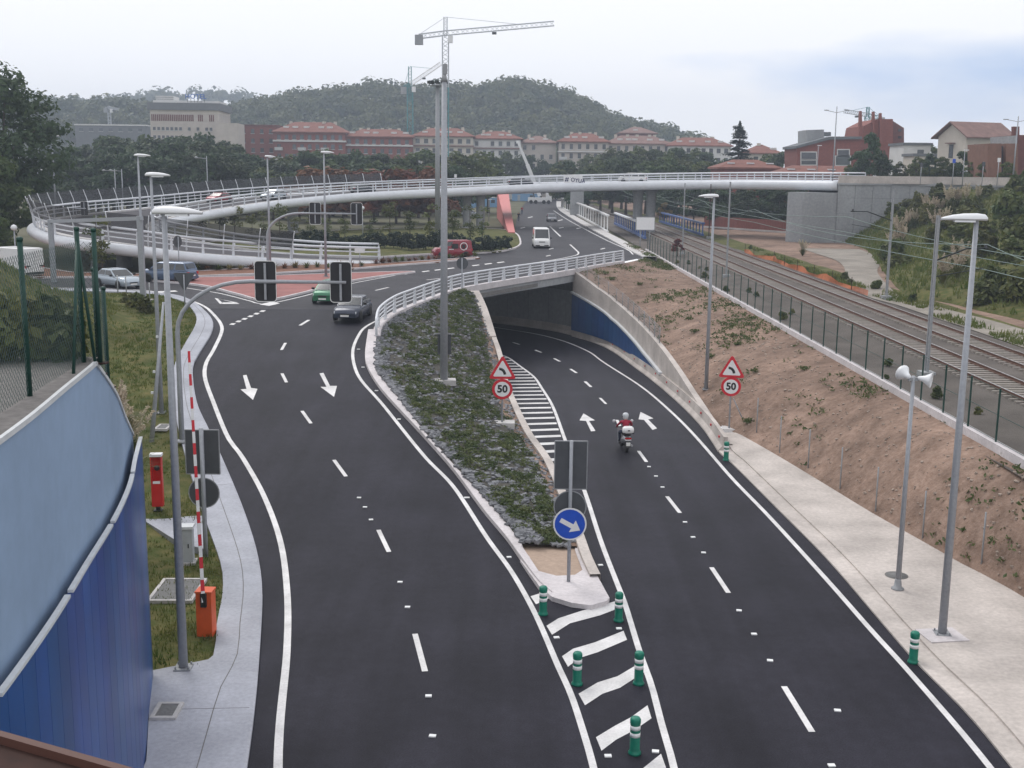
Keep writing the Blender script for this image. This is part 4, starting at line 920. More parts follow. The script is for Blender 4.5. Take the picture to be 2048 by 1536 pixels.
def bend_50(p, hv_tri, hv_disc, lab, stay=False, sc=1.0):
    t = thing('speed_sign', lab, 'road sign', p, math.atan2(p.x, p.y)*-1, 'bend warning and speed limit signs')
    kz = FPX/(-(CR.transposed()@(p-CC)).z); ht = (px_of(p)[1]-hv_tri)/kz/.98; hd = (px_of(p)[1]-hv_disc)/kz/.98
    post(t, ht+.5)
    T = MB().prism(tri(1.36*sc), .03, 0, Matrix.Rotation(PI/2, 3, 'X'), (0, -.05, ht)).build('triangle_plate', 'sign_red', t)
    MB().add([V3((a, -.086, ht+b)) for a, b in tri(.95*sc, .05)], [tuple(range(15))]).build('white_field', 'sign_white', T)
    arc = []
    for k in range(9):
        a = math.radians(lerp(95, 5, k/8)); arc.append((-.14+.26*math.cos(a), -.2+.30*math.sin(a)))
    A = MB()
    for i in range(8):
        a, b = arc[i], arc[i+1]; d = V3((b[0]-a[0], b[1]-a[1], 0)).normalized(); n_ = V3((-d.y, d.x, 0))*(.065)
        A.add([V3((a[0]-n_.x, -.09, ht+a[1]-n_.y)), V3((b[0]-n_.x, -.09, ht+b[1]-n_.y)), V3((b[0]+n_.x, -.09, ht+b[1]+n_.y)), V3((a[0]+n_.x, -.09, ht+a[1]+n_.y))], [(0, 1, 2, 3)])
    A.build('bend_symbol', 'sign_black', T)
    D = disc_sign(t, 'round_plate', hd, .5*sc, 'sign_red', y=-.05)
    MB().add([V3((a, -.086, hd+b)) for a, b in circ(.37*sc)], [tuple(range(28))]).build('white_field', 'sign_white', D)
    text('number', '50', .5*sc, 'sign_black', D, Matrix.Translation((0, -.092, hd)) @ Matrix.Rotation(PI/2, 4, 'X'), .004, .018)
    MB().box((.12, .12, -.05), (1.0, .8, .3)).build('footing', 'concrete', t)
    if stay: MB().tube([(.15, .25, 1.6), (.9, .6, 0.0)], .03, 6).build('stay', 'galv', t)
    return t
bend_50(hit(1004, 848), 742, 778, 'bend and fifty signs on the planted island by the underpass wall')
bend_50(hit(1458, 860), 740, 773, 'bend and fifty signs at the start of the right pavement', True)
# keep-right sign on the nose, with two signs facing the other way behind it
p = hit(1137, 1163); KS = thing('keep_right_sign', 'blue round keep right sign with grey sign backs on the island nose', 'road sign', p); kz = FPX/(-(CR.transposed()@(p-CC)).z)
hz = lambda v: (1165-v)/kz/.972
post(KS, hz(884), .06); c = hz(1047)
D = disc_sign(KS, 'blue_plate', c, .53, 'sign_white', y=-.08)
MB().add([V3((a, -.115, c+b)) for a, b in circ(.48)], [tuple(range(28))]).build('blue_field', 'sign_blue', D)
ar = [(-.33, .05), (.1, .05), (.1, .2), (.38, -.02), (.1, -.24), (.1, -.1), (-.33, -.1)]; ca, sa = math.cos(-.5), math.sin(-.5)
MB().add([V3((a*ca-b*sa, -.12, c+a*sa+b*ca)) for a, b in ar], [(0, 1, 5, 6), (2, 3, 4), (1, 2, 4, 5)]).build('arrow', 'sign_white', D)
def back_panel(t, c, w, h, y=.07):
    o = MB().box((0, y, c), (w, .04, h)).build('sign_back', 'sign_back', t)
    rr_ = MB(); 
    for sx in (-1, 1): rr_.box((sx*w/2, y-.005, c), (.03, .05, h))
    for sz in (-1, 1): rr_.box((0, y-.005, c+sz*h/2), (w, .05, .03))
    rr_.build('rim', 'galv_dull', o); return o
back_panel(KS, hz(933), 1.02, 1.55); d_ = disc_sign(KS, 'sign_back', hz(1015), .52, 'sign_back', y=.09)
ring_poly(d_, 'rim', circ(.525), circ(.49), 'galv_dull', .055, hz(1015))
# the same pair of backs on the left pavement
p = hit(412, 1114); LS = thing('sign_backs', 'grey backs of a square and a round sign on the left pavement', 'road sign', p); kz = FPX/(-(CR.transposed()@(p-CC)).z); hz = lambda v: (px_of(p)[1]-v)/kz/.972
post(LS, hz(857), .075); xo = 0
back_panel(LS, hz(905), 1.12, 1.5); d_ = disc_sign(LS, 'sign_back', hz(986), .52, 'sign_back', y=.09); ring_poly(d_, 'rim', circ(.525), circ(.49), 'galv_dull', .055, hz(986))
# give-way back, small round backs
p = hit(370, 612); YS = thing('give_way_sign', 'grey back of a give way triangle at the left pavement corner', 'road sign', p, .15); kz = FPX/(-(CR.transposed()@(p-CC)).z); hh = (px_of(p)[1]-566)/kz
post(YS, hh+.55); MB().prism([(a, -b) for a, b in tri(1.45)], .03, 0, Matrix.Rotation(PI/2, 3, 'X'), (0, .1, hh+.25)).build('sign_back', 'sign_back', YS)
p = V3((-4.25, 89.2, 4.17)); p = un(924, 577, 4.15); RS = thing('round_sign_back', 'grey back of a round sign at the bridge edge', 'road sign', p, -.2); kz = FPX/(-(CR.transposed()@(p-CC)).z); hh = (577-527)/kz
post(RS, hh+.4); disc_sign(RS, 'sign_back', hh, .46, 'sign_back', y=.08)
p = un(357, 521, 4.1); RS2 = thing('round_sign_back', 'thin round sign seen edge on before the ramp tube', 'road sign', V3((p.x, un(357, 550, 4.1).y-1, 4.1)), 1.1); 
yy = RS2.location.y; hh = unY(356, 483, yy).z-4.1; RS2.location.x = unY(357, 500, yy).x; post(RS2, hh+.4); disc_sign(RS2, 'sign_back', hh, .5, 'sign_back', y=.08)
p = un(720, 534, 4.1); IS = thing('plate_sign', 'small white plate sign at the foot of the ramp railing', 'road sign', p); hh = (534-501)/(FPX/(-(CR.transposed()@(p-CC)).z)); post(IS, hh+.25); MB().box((0, -.06, hh), (.95, .03, .45)).build('plate', 'sign_white', IS)
p = un(1289, 503, 3.4); WB = thing('board_sign', 'blank white board sign beside the railway fence', 'sign', p, -.1); yy = p.y; z1 = unY(1289, 460, yy).z-p.z; z2 = unY(1289, 434, yy).z-p.z; w_ = unY(1308, 446, yy).x-unY(1271, 446, yy).x
for s_ in (-1, 1): MB().tube([(s_*w_*.25, 0, -.2), (s_*w_*.25, 0, z2)], .06, 8).build('post', 'galv', WB)
MB().box((0, -.1, (z1+z2)/2), (w_, .06, z2-z1)).build('board', 'banner', WB); back = MB()
for s_ in (-1, 1): back.box((s_*w_/2, -.1, (z1+z2)/2), (.08, .09, z2-z1)); back.box((0, -.1, (z1+z2)/2+s_*(z2-z1)/2), (w_, .09, .08))
back.build('frame', 'galv_dull', WB)
for u, v, Y, lab, m_ in [(911,352,196,'white direction plate on the flyover railing','sign_white'), (1998,320,158,'small white sign on the high road','sign_white'), (1967,328,156,'small round sign on the high road','sign_back'), (1908,322,160,'little blue sign on the high road','sign_blue'), (1843,330,166,'small grey sign above the retaining wall','sign_back')]:
    z0 = 11.0 if Y > 190 else 12; p = unY(u, v, Y); t = thing('small_sign', lab, 'road sign', (p.x, p.y, z0)); post(t, p.z-z0+.3, .05); MB().box((0, -.06, p.z-z0), (.42, .04, .55)).build('plate', m_, t)
# ================================================================= left verge furniture
p = hit(317, 1021); SO = thing('call_box', 'red emergency call post on a concrete pad', 'call box', p, .12)
MB().box((0, 0, .09), (.14, .14, .2)).build('foot', 'dark_steel', SO); MB().box((0, 0, .02), (.32, .3, .04)).build('base_plate', 'dark_steel', SO)
MB().prism([(-.2, -.14), (.2, -.14), (.2, .14), (-.2, .14)], .95, .19).build('lower_case', 'red_box', SO)
for s_ in (-1, 1): MB().box((s_*.18, 0, 1.62), (.04, .28, .96)).build('side_panel', 'red_box', SO)
MB().box((0, .1, 1.62), (.32, .06, .96)).build('back_panel', 'red_box', SO); MB().prism([(-.22, -.17), (.22, -.17), (.22, .16), (-.22, .16)], .09, 2.1).build('roof', 'lamp_white', SO)
MB().lathe([(.1, 0), (.1, .03)], (0, .06, 1.62), 14, axis=Matrix.Rotation(PI/2, 3, 'X')).build('speaker', 'sign_back', SO); MB().box((0, -.145, 1.12), (.26, .02, .1)).build('label_plate', 'sign_white', SO)
p = hit(414, 1268); BG = thing('barrier_gate', 'orange barrier box with its red and white arm raised upright', 'barrier gate', p, -.05)
MB().prism([(-.22, -.2), (.22, -.2), (.22, .2), (-.22, .2)], 1.28, 0).build('cabinet', 'orange_box', BG); MB().prism([(-.24, -.22), (.24, -.22), (.24, .22), (-.24, .22)], .05, 1.28).build('lid', 'orange_box', BG)
a0 = V3((.02, -.26, 1.05)); b0 = unY(375, 702, p.y+.6)-p; am = MB().box((.02, -.24, 1.1), (.16, .1, .4)).build('arm_clamp', 'dark_steel', BG)
nA = 22
for k in range(nA):
    MB().bar(a0.lerp(b0, k/nA), a0.lerp(b0, (k+1)/nA-.0005), .10-.04*k/nA, .06).build('arm_segment', 'sign_red' if k % 2 else 'sign_white', BG)
p = hit(374, 1126); CB = thing('utility_cabinet', 'light grey utility cabinet with a pale lid behind the lamp post', 'cabinet', p, .1)
MB().box((0, 0, .62), (.46, .36, 1.2)).build('case', 'cabinet', CB); MB().prism([(-.27, -.22), (.27, -.22), (.27, .22), (-.27, .22)], .09, 1.22).build('lid', 'coping', CB); MB().box((0, 0, .02), (.62, .52, .12)).build('plinth', 'concrete', CB); MB().box((.1, -.19, .65), (.03, .03, .14)).build('handle', 'dark_steel', CB)
def manhole(u0, v0, u1, v1, lab, zoff=.0):
    p = hit((u0+u1)/2, (v0+v1)/2); a = un(u0, (v0+v1)/2, p.z); b = un(u1, (v0+v1)/2, p.z); c = un((u0+u1)/2, v0, p.z); d = un((u0+u1)/2, v1, p.z)
    w_, l_ = (b-a).length, (c-d).length; t = thing('manhole', lab, 'manhole', p+V3((0, 0, zoff)), .03)
    fr_ = MB()
    for s_ in (-1, 1): fr_.box((s_*(w_/2-.05), 0, .02), (.1, l_, .1)); fr_.box((0, s_*(l_/2-.05), .021), (w_-.2, .1, .1))
    fr_.build('frame', 'concrete', t); MB().box((0, 0, .02), (w_-.22, l_-.22, .06)).build('lid', 'manhole', t)
manhole(310, 1162, 400, 1206, 'square manhole in a concrete frame in the grass by the barrier box', .03); manhole(308, 1409, 360, 1440, 'small grey manhole cover in the left concrete pavement', .0); manhole(313, 852, 340, 862, 'small manhole in the grass behind the lamp post', .03)
a, b = unY(326, 603, 45), hit(302, 884); tp = V3((unY(327, 604, b.y+1.5).x, b.y+1.5, unY(327, 604, b.y+1.5).z))
LPo = thing('leaning_pole', 'grey pole leaning over the grass verge behind the call box', 'pole', b); MB().tube([(0, 0, -.2), tp-b], [.11, .05], 10).build('shaft', 'galv', LPo)
for k in (.35, .5, .75): MB().box((tp-b)*k+V3((-.14, 0, 0)), (.1, .07, .1)).build('knob', 'lamp_white', LPo)
for u, v, w_ in ((236,588,'farthest from the gantry leg'), (253,590,'middle one of three'), (300,605,'right beside the gantry leg')):
    p = hit(u, v); t = thing('marker_post', 'slim pale marker post at the left bank edge, '+w_, 'post', p, 0, 'marker posts on the left bank'); MB().tube([(0, 0, -.1), (0, 0, 1.3)], .04, 6).build('shaft', 'galv_dull', t); MB().box((0, 0, 1.2), (.07, .05, .3)).build('reflector', 'reflective', t)
# ================================================================= green lane bollards
BO = thing('bollard', 'green flexible bollard with two white bands', 'bollard')
MB().lathe([(.14, 0), (.14, .04), (.118, .07), (.108, .10), (.108, .68), (.115, .70), (.115, .78), (.09, .82), (.03, .83)], (0, 0, 0), 16).build('body', 'bollard_green', BO)
for z in (.40, .56): MB().lathe([(.1105, z), (.1105, z+.095)], (0, 0, 0), 16).build('band', 'reflective', BO)
bl = [(1086,1229,'green bollard left of the paved island nose'), (1237,1242,'green bollard right of the paved island nose'), (1154,1369,'green bollard on the hatched nose, left one of the middle pair'), (1277,1368,'green bollard on the hatched nose, right one of the middle pair'), (1269,1507,'single green bollard at the open end of the hatched nose'), (1826,1325,'green bollard in the gutter beside the lamp on the white pad'), (1452,921,'green bollard at the end of the concrete barrier')]
for k, (u, v, lab) in enumerate(bl):
    p = hit(u, v); o = BO if k == 0 else dup(BO, p); o.location = p; o['label'] = lab; o['group'] = 'green bollards'; o.scale = (1.08,)*3
# ================================================================= right pavement furniture
p = hit(1795, 1178); HS = thing('horn_speaker_pole', 'grey pole with two white horn loudspeakers on the right pavement', 'pole', p); h = tall(p, 752)
MB().tube([(0, 0, .25), (0, 0, h)], [.085, .055], 10).build('pole', 'galv', HS); MB().lathe([(.2, 0), (.2, .04), (.13, .06), (.1, .3), (.085, .34)], (0, 0, 0), 12).build('foot', 'galv_dull', HS)
for s_, ang in ((-1, 1.9), (1, -.5)):
    m_ = Matrix.Rotation(ang, 3, 'Z') @ Matrix.Rotation(PI/2-.25, 3, 'Y') if s_ < 0 else Matrix.Rotation(ang, 3, 'Z') @ Matrix.Rotation(PI/2+.1, 3, 'Y')
    MB().lathe([(.05, 0), (.08, .1), (.11, .2), (.19, .32), (.25, .4), (.23, .4), (.1, .22)], (s_*.12, -.05, h-.05), 14, axis=m_).build('horn', 'lamp_white', HS)
MB().box((0, 0, h-.1), (.3, .1, .1)).build('bracket', 'galv_dull', HS)
p = hit(1793, 1151); MH = thing('round_manhole', 'round dark manhole cover behind the loudspeaker pole', 'manhole', p+V3((0, 0, .003)))
MB().lathe([(.37, -.02), (.37, .012), (.34, .014)], (0, 0, 0), 24).build('frame', 'concrete_dark', MH); MB().lathe([(.33, -.02), (.33, .02)], (0, 0, 0), 24).build('lid', 'manhole', MH)
p = hit(1884, 1271); PD = struct('lamp_pad', MB().box(p+V3((0, 0, .012)), (1.15, .95, .03), .15), 'kerb', ground=False)
SK = MB().tube([(0, 0, -.1), (0, 0, 1.75)], .028, 6).mesh('stake', 'galv_dull')
for (u, v), w_ in zip(((1510,869),(1556,909),(1613,940),(1677,981),(1748,1026),(1842,1080),(1960,1130)), ('first', 'second', 'third', 'fourth', 'fifth', 'sixth', 'seventh')):
    p = hit(u+3, v-4); o = link(SK, 'stake', None, p); tag(o, 'thin grey stake at the embankment foot, '+w_+' counted from the bend sign', 'stake', 'stakes along the embankment foot')
# ================================================================= railway fence on its concrete base
RF = thing('railway_fence', 'dark green post fence on a white concrete base along the railway', 'fence')
fl = [V3((FX(6+i*2.2), 6+i*2.2, 3.2)) for i in range(66)]
MB().sweep(fl, [(.15, -.35), (.15, .32), (-.15, .32), (-.15, -.35)]).build('base_wall', 'kerb', RF)
gp = MB().bar((0, 0, 0), (0, 0, 2.0), .055, .055, (0, 1, 0)).mesh('post', 'green_steel')
yq = 20.2
while yq < 149: link(gp, 'post', RF, (FX(yq), yq, 3.5)); yq += 2.6
for h in (.05, 1.0, 1.92): MB().tube([p+V3((0, 0, .32+h)) for p in fl], .014, 4).build('wire', 'green_steel', RF)
mat('fence_mesh', (.03, .05, .045), .7, var=.1, alpha=.10)
MB().strips([[p+V3((0, 0, .35)) for p in fl], [p+V3((0, 0, 2.2)) for p in fl]]).build('mesh', 'fence_mesh', RF, fix=False)
# ================================================================= chain link fence on top of the wing wall
CF = thing('chain_link_fence', 'green chain link fence with leaning braces on the felt strip above the wing wall', 'fence')
def gpost(b, h=2.45): MB().tube([b-V3((0, 0, .02)), b+V3((0, 0, h))], .045, 8).build('post', 'green_steel', CF); MB().lathe([(.05, 0), (.055, .05), (.02, .07)], b+V3((0, 0, h)), 8).build('cap', 'green_steel', CF); MB().box(b+V3((0, 0, .012)), (.26, .2, .025)).build('base_plate', 'rust', CF)
pts = [un(60, 796, 9.43), un(168, 728, 9.43), un(201, 727, 9.4)]; p0_ = pts[0]+(pts[0]-pts[1])*1.0
fp = [p0_]+pts; 
for b in fp: gpost(b)
for u in (220, 230):
    y = 21.9 if u == 220 else 23.0; b = V3((wallx(y)-.3, y, walltop(y))); gpost(b, 2.0); fp.append(b)
tp_ = pts[1]+V3((0, 0, 2.3)); MB().tube([un(147, 751, 9.43), tp_], .03, 6).build('brace', 'green_steel', CF); MB().tube([un(191, 728, 9.43), tp_], .03, 6).build('brace', 'green_steel', CF)
ch = MB(); r_ = .0024
def chain(a, b, h, step=.115):
    L = (b-a).length; n = int(L/step); d = (b-a)/L
    for k in range(-int(h/step), n):
        for s_ in (1, -1):
            x0 = k*step if s_ > 0 else (k*step+h); 
            t0, t1 = x0, x0+s_*h; z0, z1 = 0, h
            lo_, hi_ = (t0, t1) if s_ > 0 else (t1, t0)
            # clip to 0..L
            def at(x): return (x-t0)/(t1-t0)*h
            xa, xb = max(0, lo_), min(L, hi_)
            if xb-xa < .01: continue
            A_ = a+d*xa+V3((0, 0, at(xa))); B_ = a+d*xb+V3((0, 0, at(xb))); ch.bar(A_, B_, r_*2)
for a, b in zip(fp, fp[1:]): chain(a+V3((0, 0, .05)), b+V3((0, 0, .05)), 2.2 if b.z > 9 else 1.9)
mat('chain_wire', (.06, .10, .095), .5, .3, var=.1)
o = ch.build('chain_link', 'chain_wire', CF, fix=False); o['kind'] = 'stuff'
# ================================================================= vehicles
WHEELS = {}
def wheel_mesh(r, w):
    k = (round(r, 2), round(w, 2))
    if k not in WHEELS:
        ax = Matrix.Rotation(PI/2, 3, 'X')
        t = MB().lathe([(r*.62, -w/2), (r*.93, -w/2), (r, -w*.35), (r, w*.35), (r*.93, w/2), (r*.62, w/2)], (0, 0, 0), 18, axis=ax).mesh('tyre', 'tyre')
        q = MB().lathe([(r*.63, -w*.42), (r*.6, -w*.36), (r*.3, -w*.4), (r*.12, -w*.47), (r*.12, w*.47), (r*.3, w*.4), (r*.6, w*.36), (r*.63, w*.42)], (0, 0, 0), 14, axis=ax).mesh('rim', 'rim')
        WHEELS[k] = (t, q)
    return WHEELS[k]
def vehicle(name, label, cat_, paintm, pos, head, L=4.1, W=1.7, H=1.45, hood=.78, belt=.92, nose=.62, tail=.95, xf0=.95, xf1=.2, xr1=-1.35, xr0=-1.85, wr=.30, wroof=.78, nsw=2, glassback=True, group=None, side_glass=True, bumper='trim_black', rear_open=True, z=None):
    hd = Vector(head).normalized(); rz = math.atan2(hd.y, hd.x)
    t = thing(name, label, cat_, (pos[0], pos[1], pos[2] if z is None else z), rz, group)
    hw = W/2; x1 = L/2; x0 = -L/2
    # lower body: stations along the length
    st = [(x0, .34, tail*.8, .80), (x0+.08, .26, tail*.95, .90), (x0+.35, .2, tail, .97), (xr0+.1, .2, lerp(tail, belt, .5), 1), (-.6, .2, belt, 1), (.3, .2, belt-.01, 1), (xf0, .2, belt-.03, 1), (lerp(xf0, x1, .5), .2, lerp(belt, hood, .6), .985), (x1-.42, .2, hood, .95), (x1-.12, .22, nose+.06, .86), (x1, .32, nose-.1, .72)]
    st = sorted(st); cur = []
    for x, zb, zt, w in st:
        w_ = hw*w; h_ = zt-zb; c = []
        for a, b in ((0, 0), (.88, 0), (.97, .1), (1, .35), (1, .6), (.97, .82), (.91, .95), (.7, 1.0), (0, 1.02)): c.append(V3((x, w_*a, zb+h_*b)))
        c = c+[V3((p.x, -p.y, p.z)) for p in reversed(c[1:-1])]; cur.append(c+[c[0]])
    b = MB().strips(cur); n = len(cur[0]); b.f += [tuple(range(n-1)), tuple((len(cur)-1)*n+k for k in range(n-1))]; b.sm += [False, False]
    body = b.build('body', paintm, t)
    # cabin: painted shell with inset windows
    wb = hw*.93; wt_ = hw*wroof; zb = belt-.03; zt = H
    Bq = [V3((xr0, -wb, zb)), V3((xf0, -wb, zb)), V3((xf0, wb, zb)), V3((xr0, wb, zb))]; Tq = [V3((xr1, -wt_, zt-.05)), V3((xf1, -wt_, zt-.05)), V3((xf1, wt_, zt-.05)), V3((xr1, wt_, zt-.05))]
    Rq = [V3((lerp(xr1, xf1, .08), -wt_*.86, zt)), V3((lerp(xr1, xf1, .92), -wt_*.86, zt)), V3((lerp(xr1, xf1, .92), wt_*.86, zt)), V3((lerp(xr1, xf1, .08), wt_*.86, zt))]
    MB().add(Bq+Tq+Rq, [(0,1,5,4),(1,2,6,5),(2,3,7,6),(3,0,4,7),(4,5,9,8),(5,6,10,9),(6,7,11,10),(7,4,8,11),(8,9,10,11)], False).build('cabin', paintm, t)
    def win(q, nm, lo=.08, hi=.9, a=.05, bb=.95):
        p00, p10, p11, p01 = q
        P = [p00.lerp(p10, a).lerp(p01.lerp(p11, a), lo), p00.lerp(p10, bb).lerp(p01.lerp(p11, bb), lo), p00.lerp(p10, bb).lerp(p01.lerp(p11, bb), hi), p00.lerp(p10, a).lerp(p01.lerp(p11, a), hi)]
        nr = (P[1]-P[0]).cross(P[3]-P[0]).normalized(); c = sum(P, V3())/4
        if nr.dot(c-V3((lerp(xr0, xf0, .5), 0, zb))) < 0: nr = -nr
        MB().add([p+nr*.012 for p in P], [(0, 1, 2, 3)]).build(nm, 'glass', t)
    win((Bq[1], Bq[2], Tq[2], Tq[1]), 'windscreen', .04, .95, .05, .95)
    if glassback: win((Bq[3], Bq[0], Tq[0], Tq[3]), 'rear_window', .25, .9, .08, .92)
    if side_glass:
        cuts = [(.05, .95)] if nsw == 1 else ([(.04, .47), (.51, .95)] if nsw == 2 else [(.03, .3), (.34, .62), (.66, .95)])
        for a, bb in cuts: win((Bq[0], Bq[1], Tq[1], Tq[0]), 'side_window', .12, .88, a, bb); win((Bq[3], Bq[2], Tq[2], Tq[3]), 'side_window', .12, .88, a, bb)
    else:
        win((Bq[0], Bq[1], Tq[1], Tq[0]), 'side_window', .3, .88, .76, .96); win((Bq[3], Bq[2], Tq[2], Tq[3]), 'side_window', .3, .88, .76, .96)
    tm, rm = wheel_mesh(wr, .19)
    arch = MB().lathe([(wr*1.2, -.02), (wr*1.2, .02)], (0, 0, 0), 16, axis=Matrix.Rotation(PI/2, 3, 'X')).mesh('wheel_arch', 'trim_black')
    for sx in (x1-.78*L/4.1, x0+.72*L/4.1):
        for sy in (-1, 1):
            wh = link(tm, 'wheel', t, (sx, sy*(hw-.085), wr)); link(rm, 'rim', wh); link(arch, 'wheel_arch', t, (sx, sy*(hw-.012), wr*1.05))
    # bumpers, lights, plates, mirrors, grille
    MB().box((x1-.06, 0, .34), (.2, W*.8, .16)).build('bumper', bumper, t); MB().box((x0+.06, 0, .4), (.2, W*.84, .18)).build('bumper', bumper, t)
    MB().box((x1-.03, 0, nose-.16), (.1, W*.36, .1)).build('grille', 'trim_black', t)
    for sy in (-1, 1):
        hl = MB().prism([(x1-.34, .0), (x1-.06, .0), (x1-.1, .13), (x1-.3, .15)], W*.2, -W*.1, Matrix(((1, 0, 0), (0, 0, 1), (0, 1, 0))), (0, sy*W*.31, nose-.12)); hl.build('headlight', 'lamp_glass', t)
        MB().box((x0+.05, sy*W*.37, tail*.78), (.12, W*.14, .2)).build('tail_light', 'tail_red', t)
        MB().box((xf0-.22, sy*(hw+.1), belt+.07), (.1, .2, .14)).build('mirror', 'trim_black', t)
    MB().box((x1+.045, 0, .38), (.02, .52, .11)).build('licence_plate', 'plate', t); MB().box((x0-.045, 0, .58), (.02, .52, .11)).build('licence_plate', 'plate', t)
    return t
def back(front, hd, d):
    h = Vector((hd[0], hd[1], 0)).normalized(); return Vector(front)-h*d
p = PA(645, 609); vehicle('hatchback_car', 'green small hatchback driving past the red splitter island', 'car', 'car_green', back(p, (-.12, -.99), 1.9), (-.12, -.99), L=3.85, W=1.65, H=1.47, hood=.9, nose=.72, xf0=1.15, xf1=.3, xr1=-1.5, xr0=-1.8, z=ZR, bumper='car_green')
p = PA(690, 648); vehicle('hatchback_car', 'dark navy car with pale plate beside the curved white railing', 'car', 'car_navy', back(p, (-.1, -.99), 2.0), (-.1, -.99), L=4.1, W=1.69, H=1.38, hood=.8, nose=.62, xf0=.85, xf1=.1, xr1=-1.1, xr0=-1.85, bumper='car_navy', z=zA(back(p, (-.1, -.99), 2).y))
p = un(338, 563, ZR); vehicle('minivan', 'slate blue minivan on the ring road in front of the ramp', 'minivan', 'car_slate', p, (-.96, .28), L=4.5, W=1.8, H=1.62, hood=1.0, belt=1.0, nose=.78, tail=1.0, xf0=1.35, xf1=.55, xr1=-1.9, xr0=-2.15, nsw=3, wr=.33, bumper='car_slate')
p = un(238, 574, ZR); vehicle('estate_car', 'silver blue saloon car waiting at the left entry of the roundabout', 'car', 'car_silver', p, (.74, -.67), L=4.4, W=1.74, H=1.4, hood=.84, nose=.64, xf0=.85, xf1=.1, xr1=-1.3, xr0=-2.0, bumper='car_silver')
hv = (-.86, .5); p = un(70, 556, ZR); p = p+Vector((*hv, 0))*2.6
V1 = vehicle('panel_van', 'tall white panel van seen from behind at the left', 'van', 'car_white', p, hv, L=5.3, W=2.0, H=2.45, hood=1.15, belt=1.2, nose=.85, tail=1.2, xf0=1.9, xf1=1.2, xr1=-2.55, xr0=-2.62, wr=.34, wroof=.93, side_glass=False, glassback=False)
for s_ in (-1, 1): MB().box((-2.645, s_*.43, 1.35), (.03, .8, 1.7)).build('rear_door', 'car_white', V1); MB().box((-2.665, s_*.62, 1.0), (.03, .36, .1)).build('door_handle', 'trim_black', V1)
p = un(1084, 497, ZR); V2 = vehicle('minibus', 'white minibus coming down the road under the flyover', 'minibus', 'car_white', back(p, (.03, -1), 2.5), (.03, -1), L=5.2, W=2.0, H=2.35, hood=1.2, belt=1.15, nose=.95, tail=1.15, xf0=2.05, xf1=1.35, xr1=-2.5, xr0=-2.56, wr=.35, wroof=.88, nsw=3)
p = un(1103, 443, ZR); vehicle('saloon_car', 'grey saloon on the far road beside the white truss parapet', 'car', 'car_grey', p, (.05, -1))
vehicle('saloon_car', 'pale car far up the road where it bends right', 'car', 'car_silver', un(1148, 404, ZR), (-.6, -.8))
p = V3((-6.6, 123.4, ZR)); V3d = vehicle('delivery_van', 'dark red delivery van with a round white emblem by the hedge', 'van', 'car_red', p, (-.96, -.28), L=4.2, W=1.75, H=1.85, hood=1.05, belt=1.05, nose=.78, tail=1.1, xf0=1.25, xf1=.55, xr1=-1.95, xr0=-2.05, wr=.31, wroof=.84, side_glass=False, glassback=False, bumper='car_red')
for sy in (1,):
    rg = MB()
    for r0, r1 in ((.34, .42),):
        n = 22; vs = [V3((-1.1+r*math.cos(a)*(1), .905, 1.22+r*math.sin(a))) for r in (r0, r1) for a in [2*PI*k/n for k in range(n)]]; rg.add(vs, [(k, (k+1) % n, n+(k+1) % n, n+k) for k in range(n)])
    rg.build('emblem', 'sign_white', V3d, fix=False); MB().box((-1.1, .9, 1.22), (.3, .02, .4)).build('emblem_figure', 'trim_black', V3d); MB().lathe([(.09, 0), (.09, .012)], (-1.35, .905, .93), 12, axis=Matrix.Rotation(-PI/2, 3, 'X')).build('emblem_dot', 'sign_white', V3d)
    MB().box((-.15, .9, 1.25), (.7, .015, .5)).build('panel_print', 'trim_black', V3d); MB().box((.25, .905, .92), (.5, .015, .08)).build('panel_print', 'sign_white', V3d)
def on_deck(u, f):
    best = None
    for i in range(NI-1):
        p = FI[i].lerp(FO[i], f); uu = px_of(p)[0]
        if p.y > 125 and (best is None or abs(uu-u) < best[0]): best = (abs(uu-u), p, FI[i+1]-FI[i])
    return best[1]+V3((0, 0, .05)), best[2]
for u, f, m_, lab, sg, kw in [(720, .3, 'car_dark', 'dark hatchback driving up the flyover', -1, {}), (546, .3, 'car_silver', 'silver estate car on the flyover ramp behind the tube edge', 1, dict(L=4.4)), (436, .72, 'car_red', 'red car on the far lane of the flyover loop', 1, dict(H=1.3)), (1036, .35, 'car_dark', 'dark car on the flyover left of the banner', -1, {}), (1262, .6, 'car_white', 'white van whose roof shows above the flyover railing', 1, dict(L=4.8, W=1.85, H=1.6, belt=1.0, hood=1.0, nose=.8, xf0=1.6, xf1=.9, xr1=-2.1, xr0=-2.25, nsw=3))]:
    p, d = on_deck(u, f); d = d*sg; vehicle('flyover_car', lab, 'van' if 'van' in lab else 'car', m_, p, (d.x, d.y), group='vehicles on the flyover', **kw)
for u, v, m_, lab, hd in [(757,418,'car_white','white car parked beyond the roundabout lawn under the flyover',(-1,.2)), (702,420,'car_grey','grey car parked under the flyover left of the globe lamp',(1,.1)), (640,415,'car_silver','silver car parked near the concrete hut',(-1,.1)), (940,433,'car_silver','silver car parked left of the dark slim lamp post',(1,.2)), (868,420,'car_dark','dark car parked behind the floodlight mast',(1,0))]:
    vehicle('parked_car', lab, 'car', m_, un(u, v, 3.95), hd, group='cars parked under the flyover')
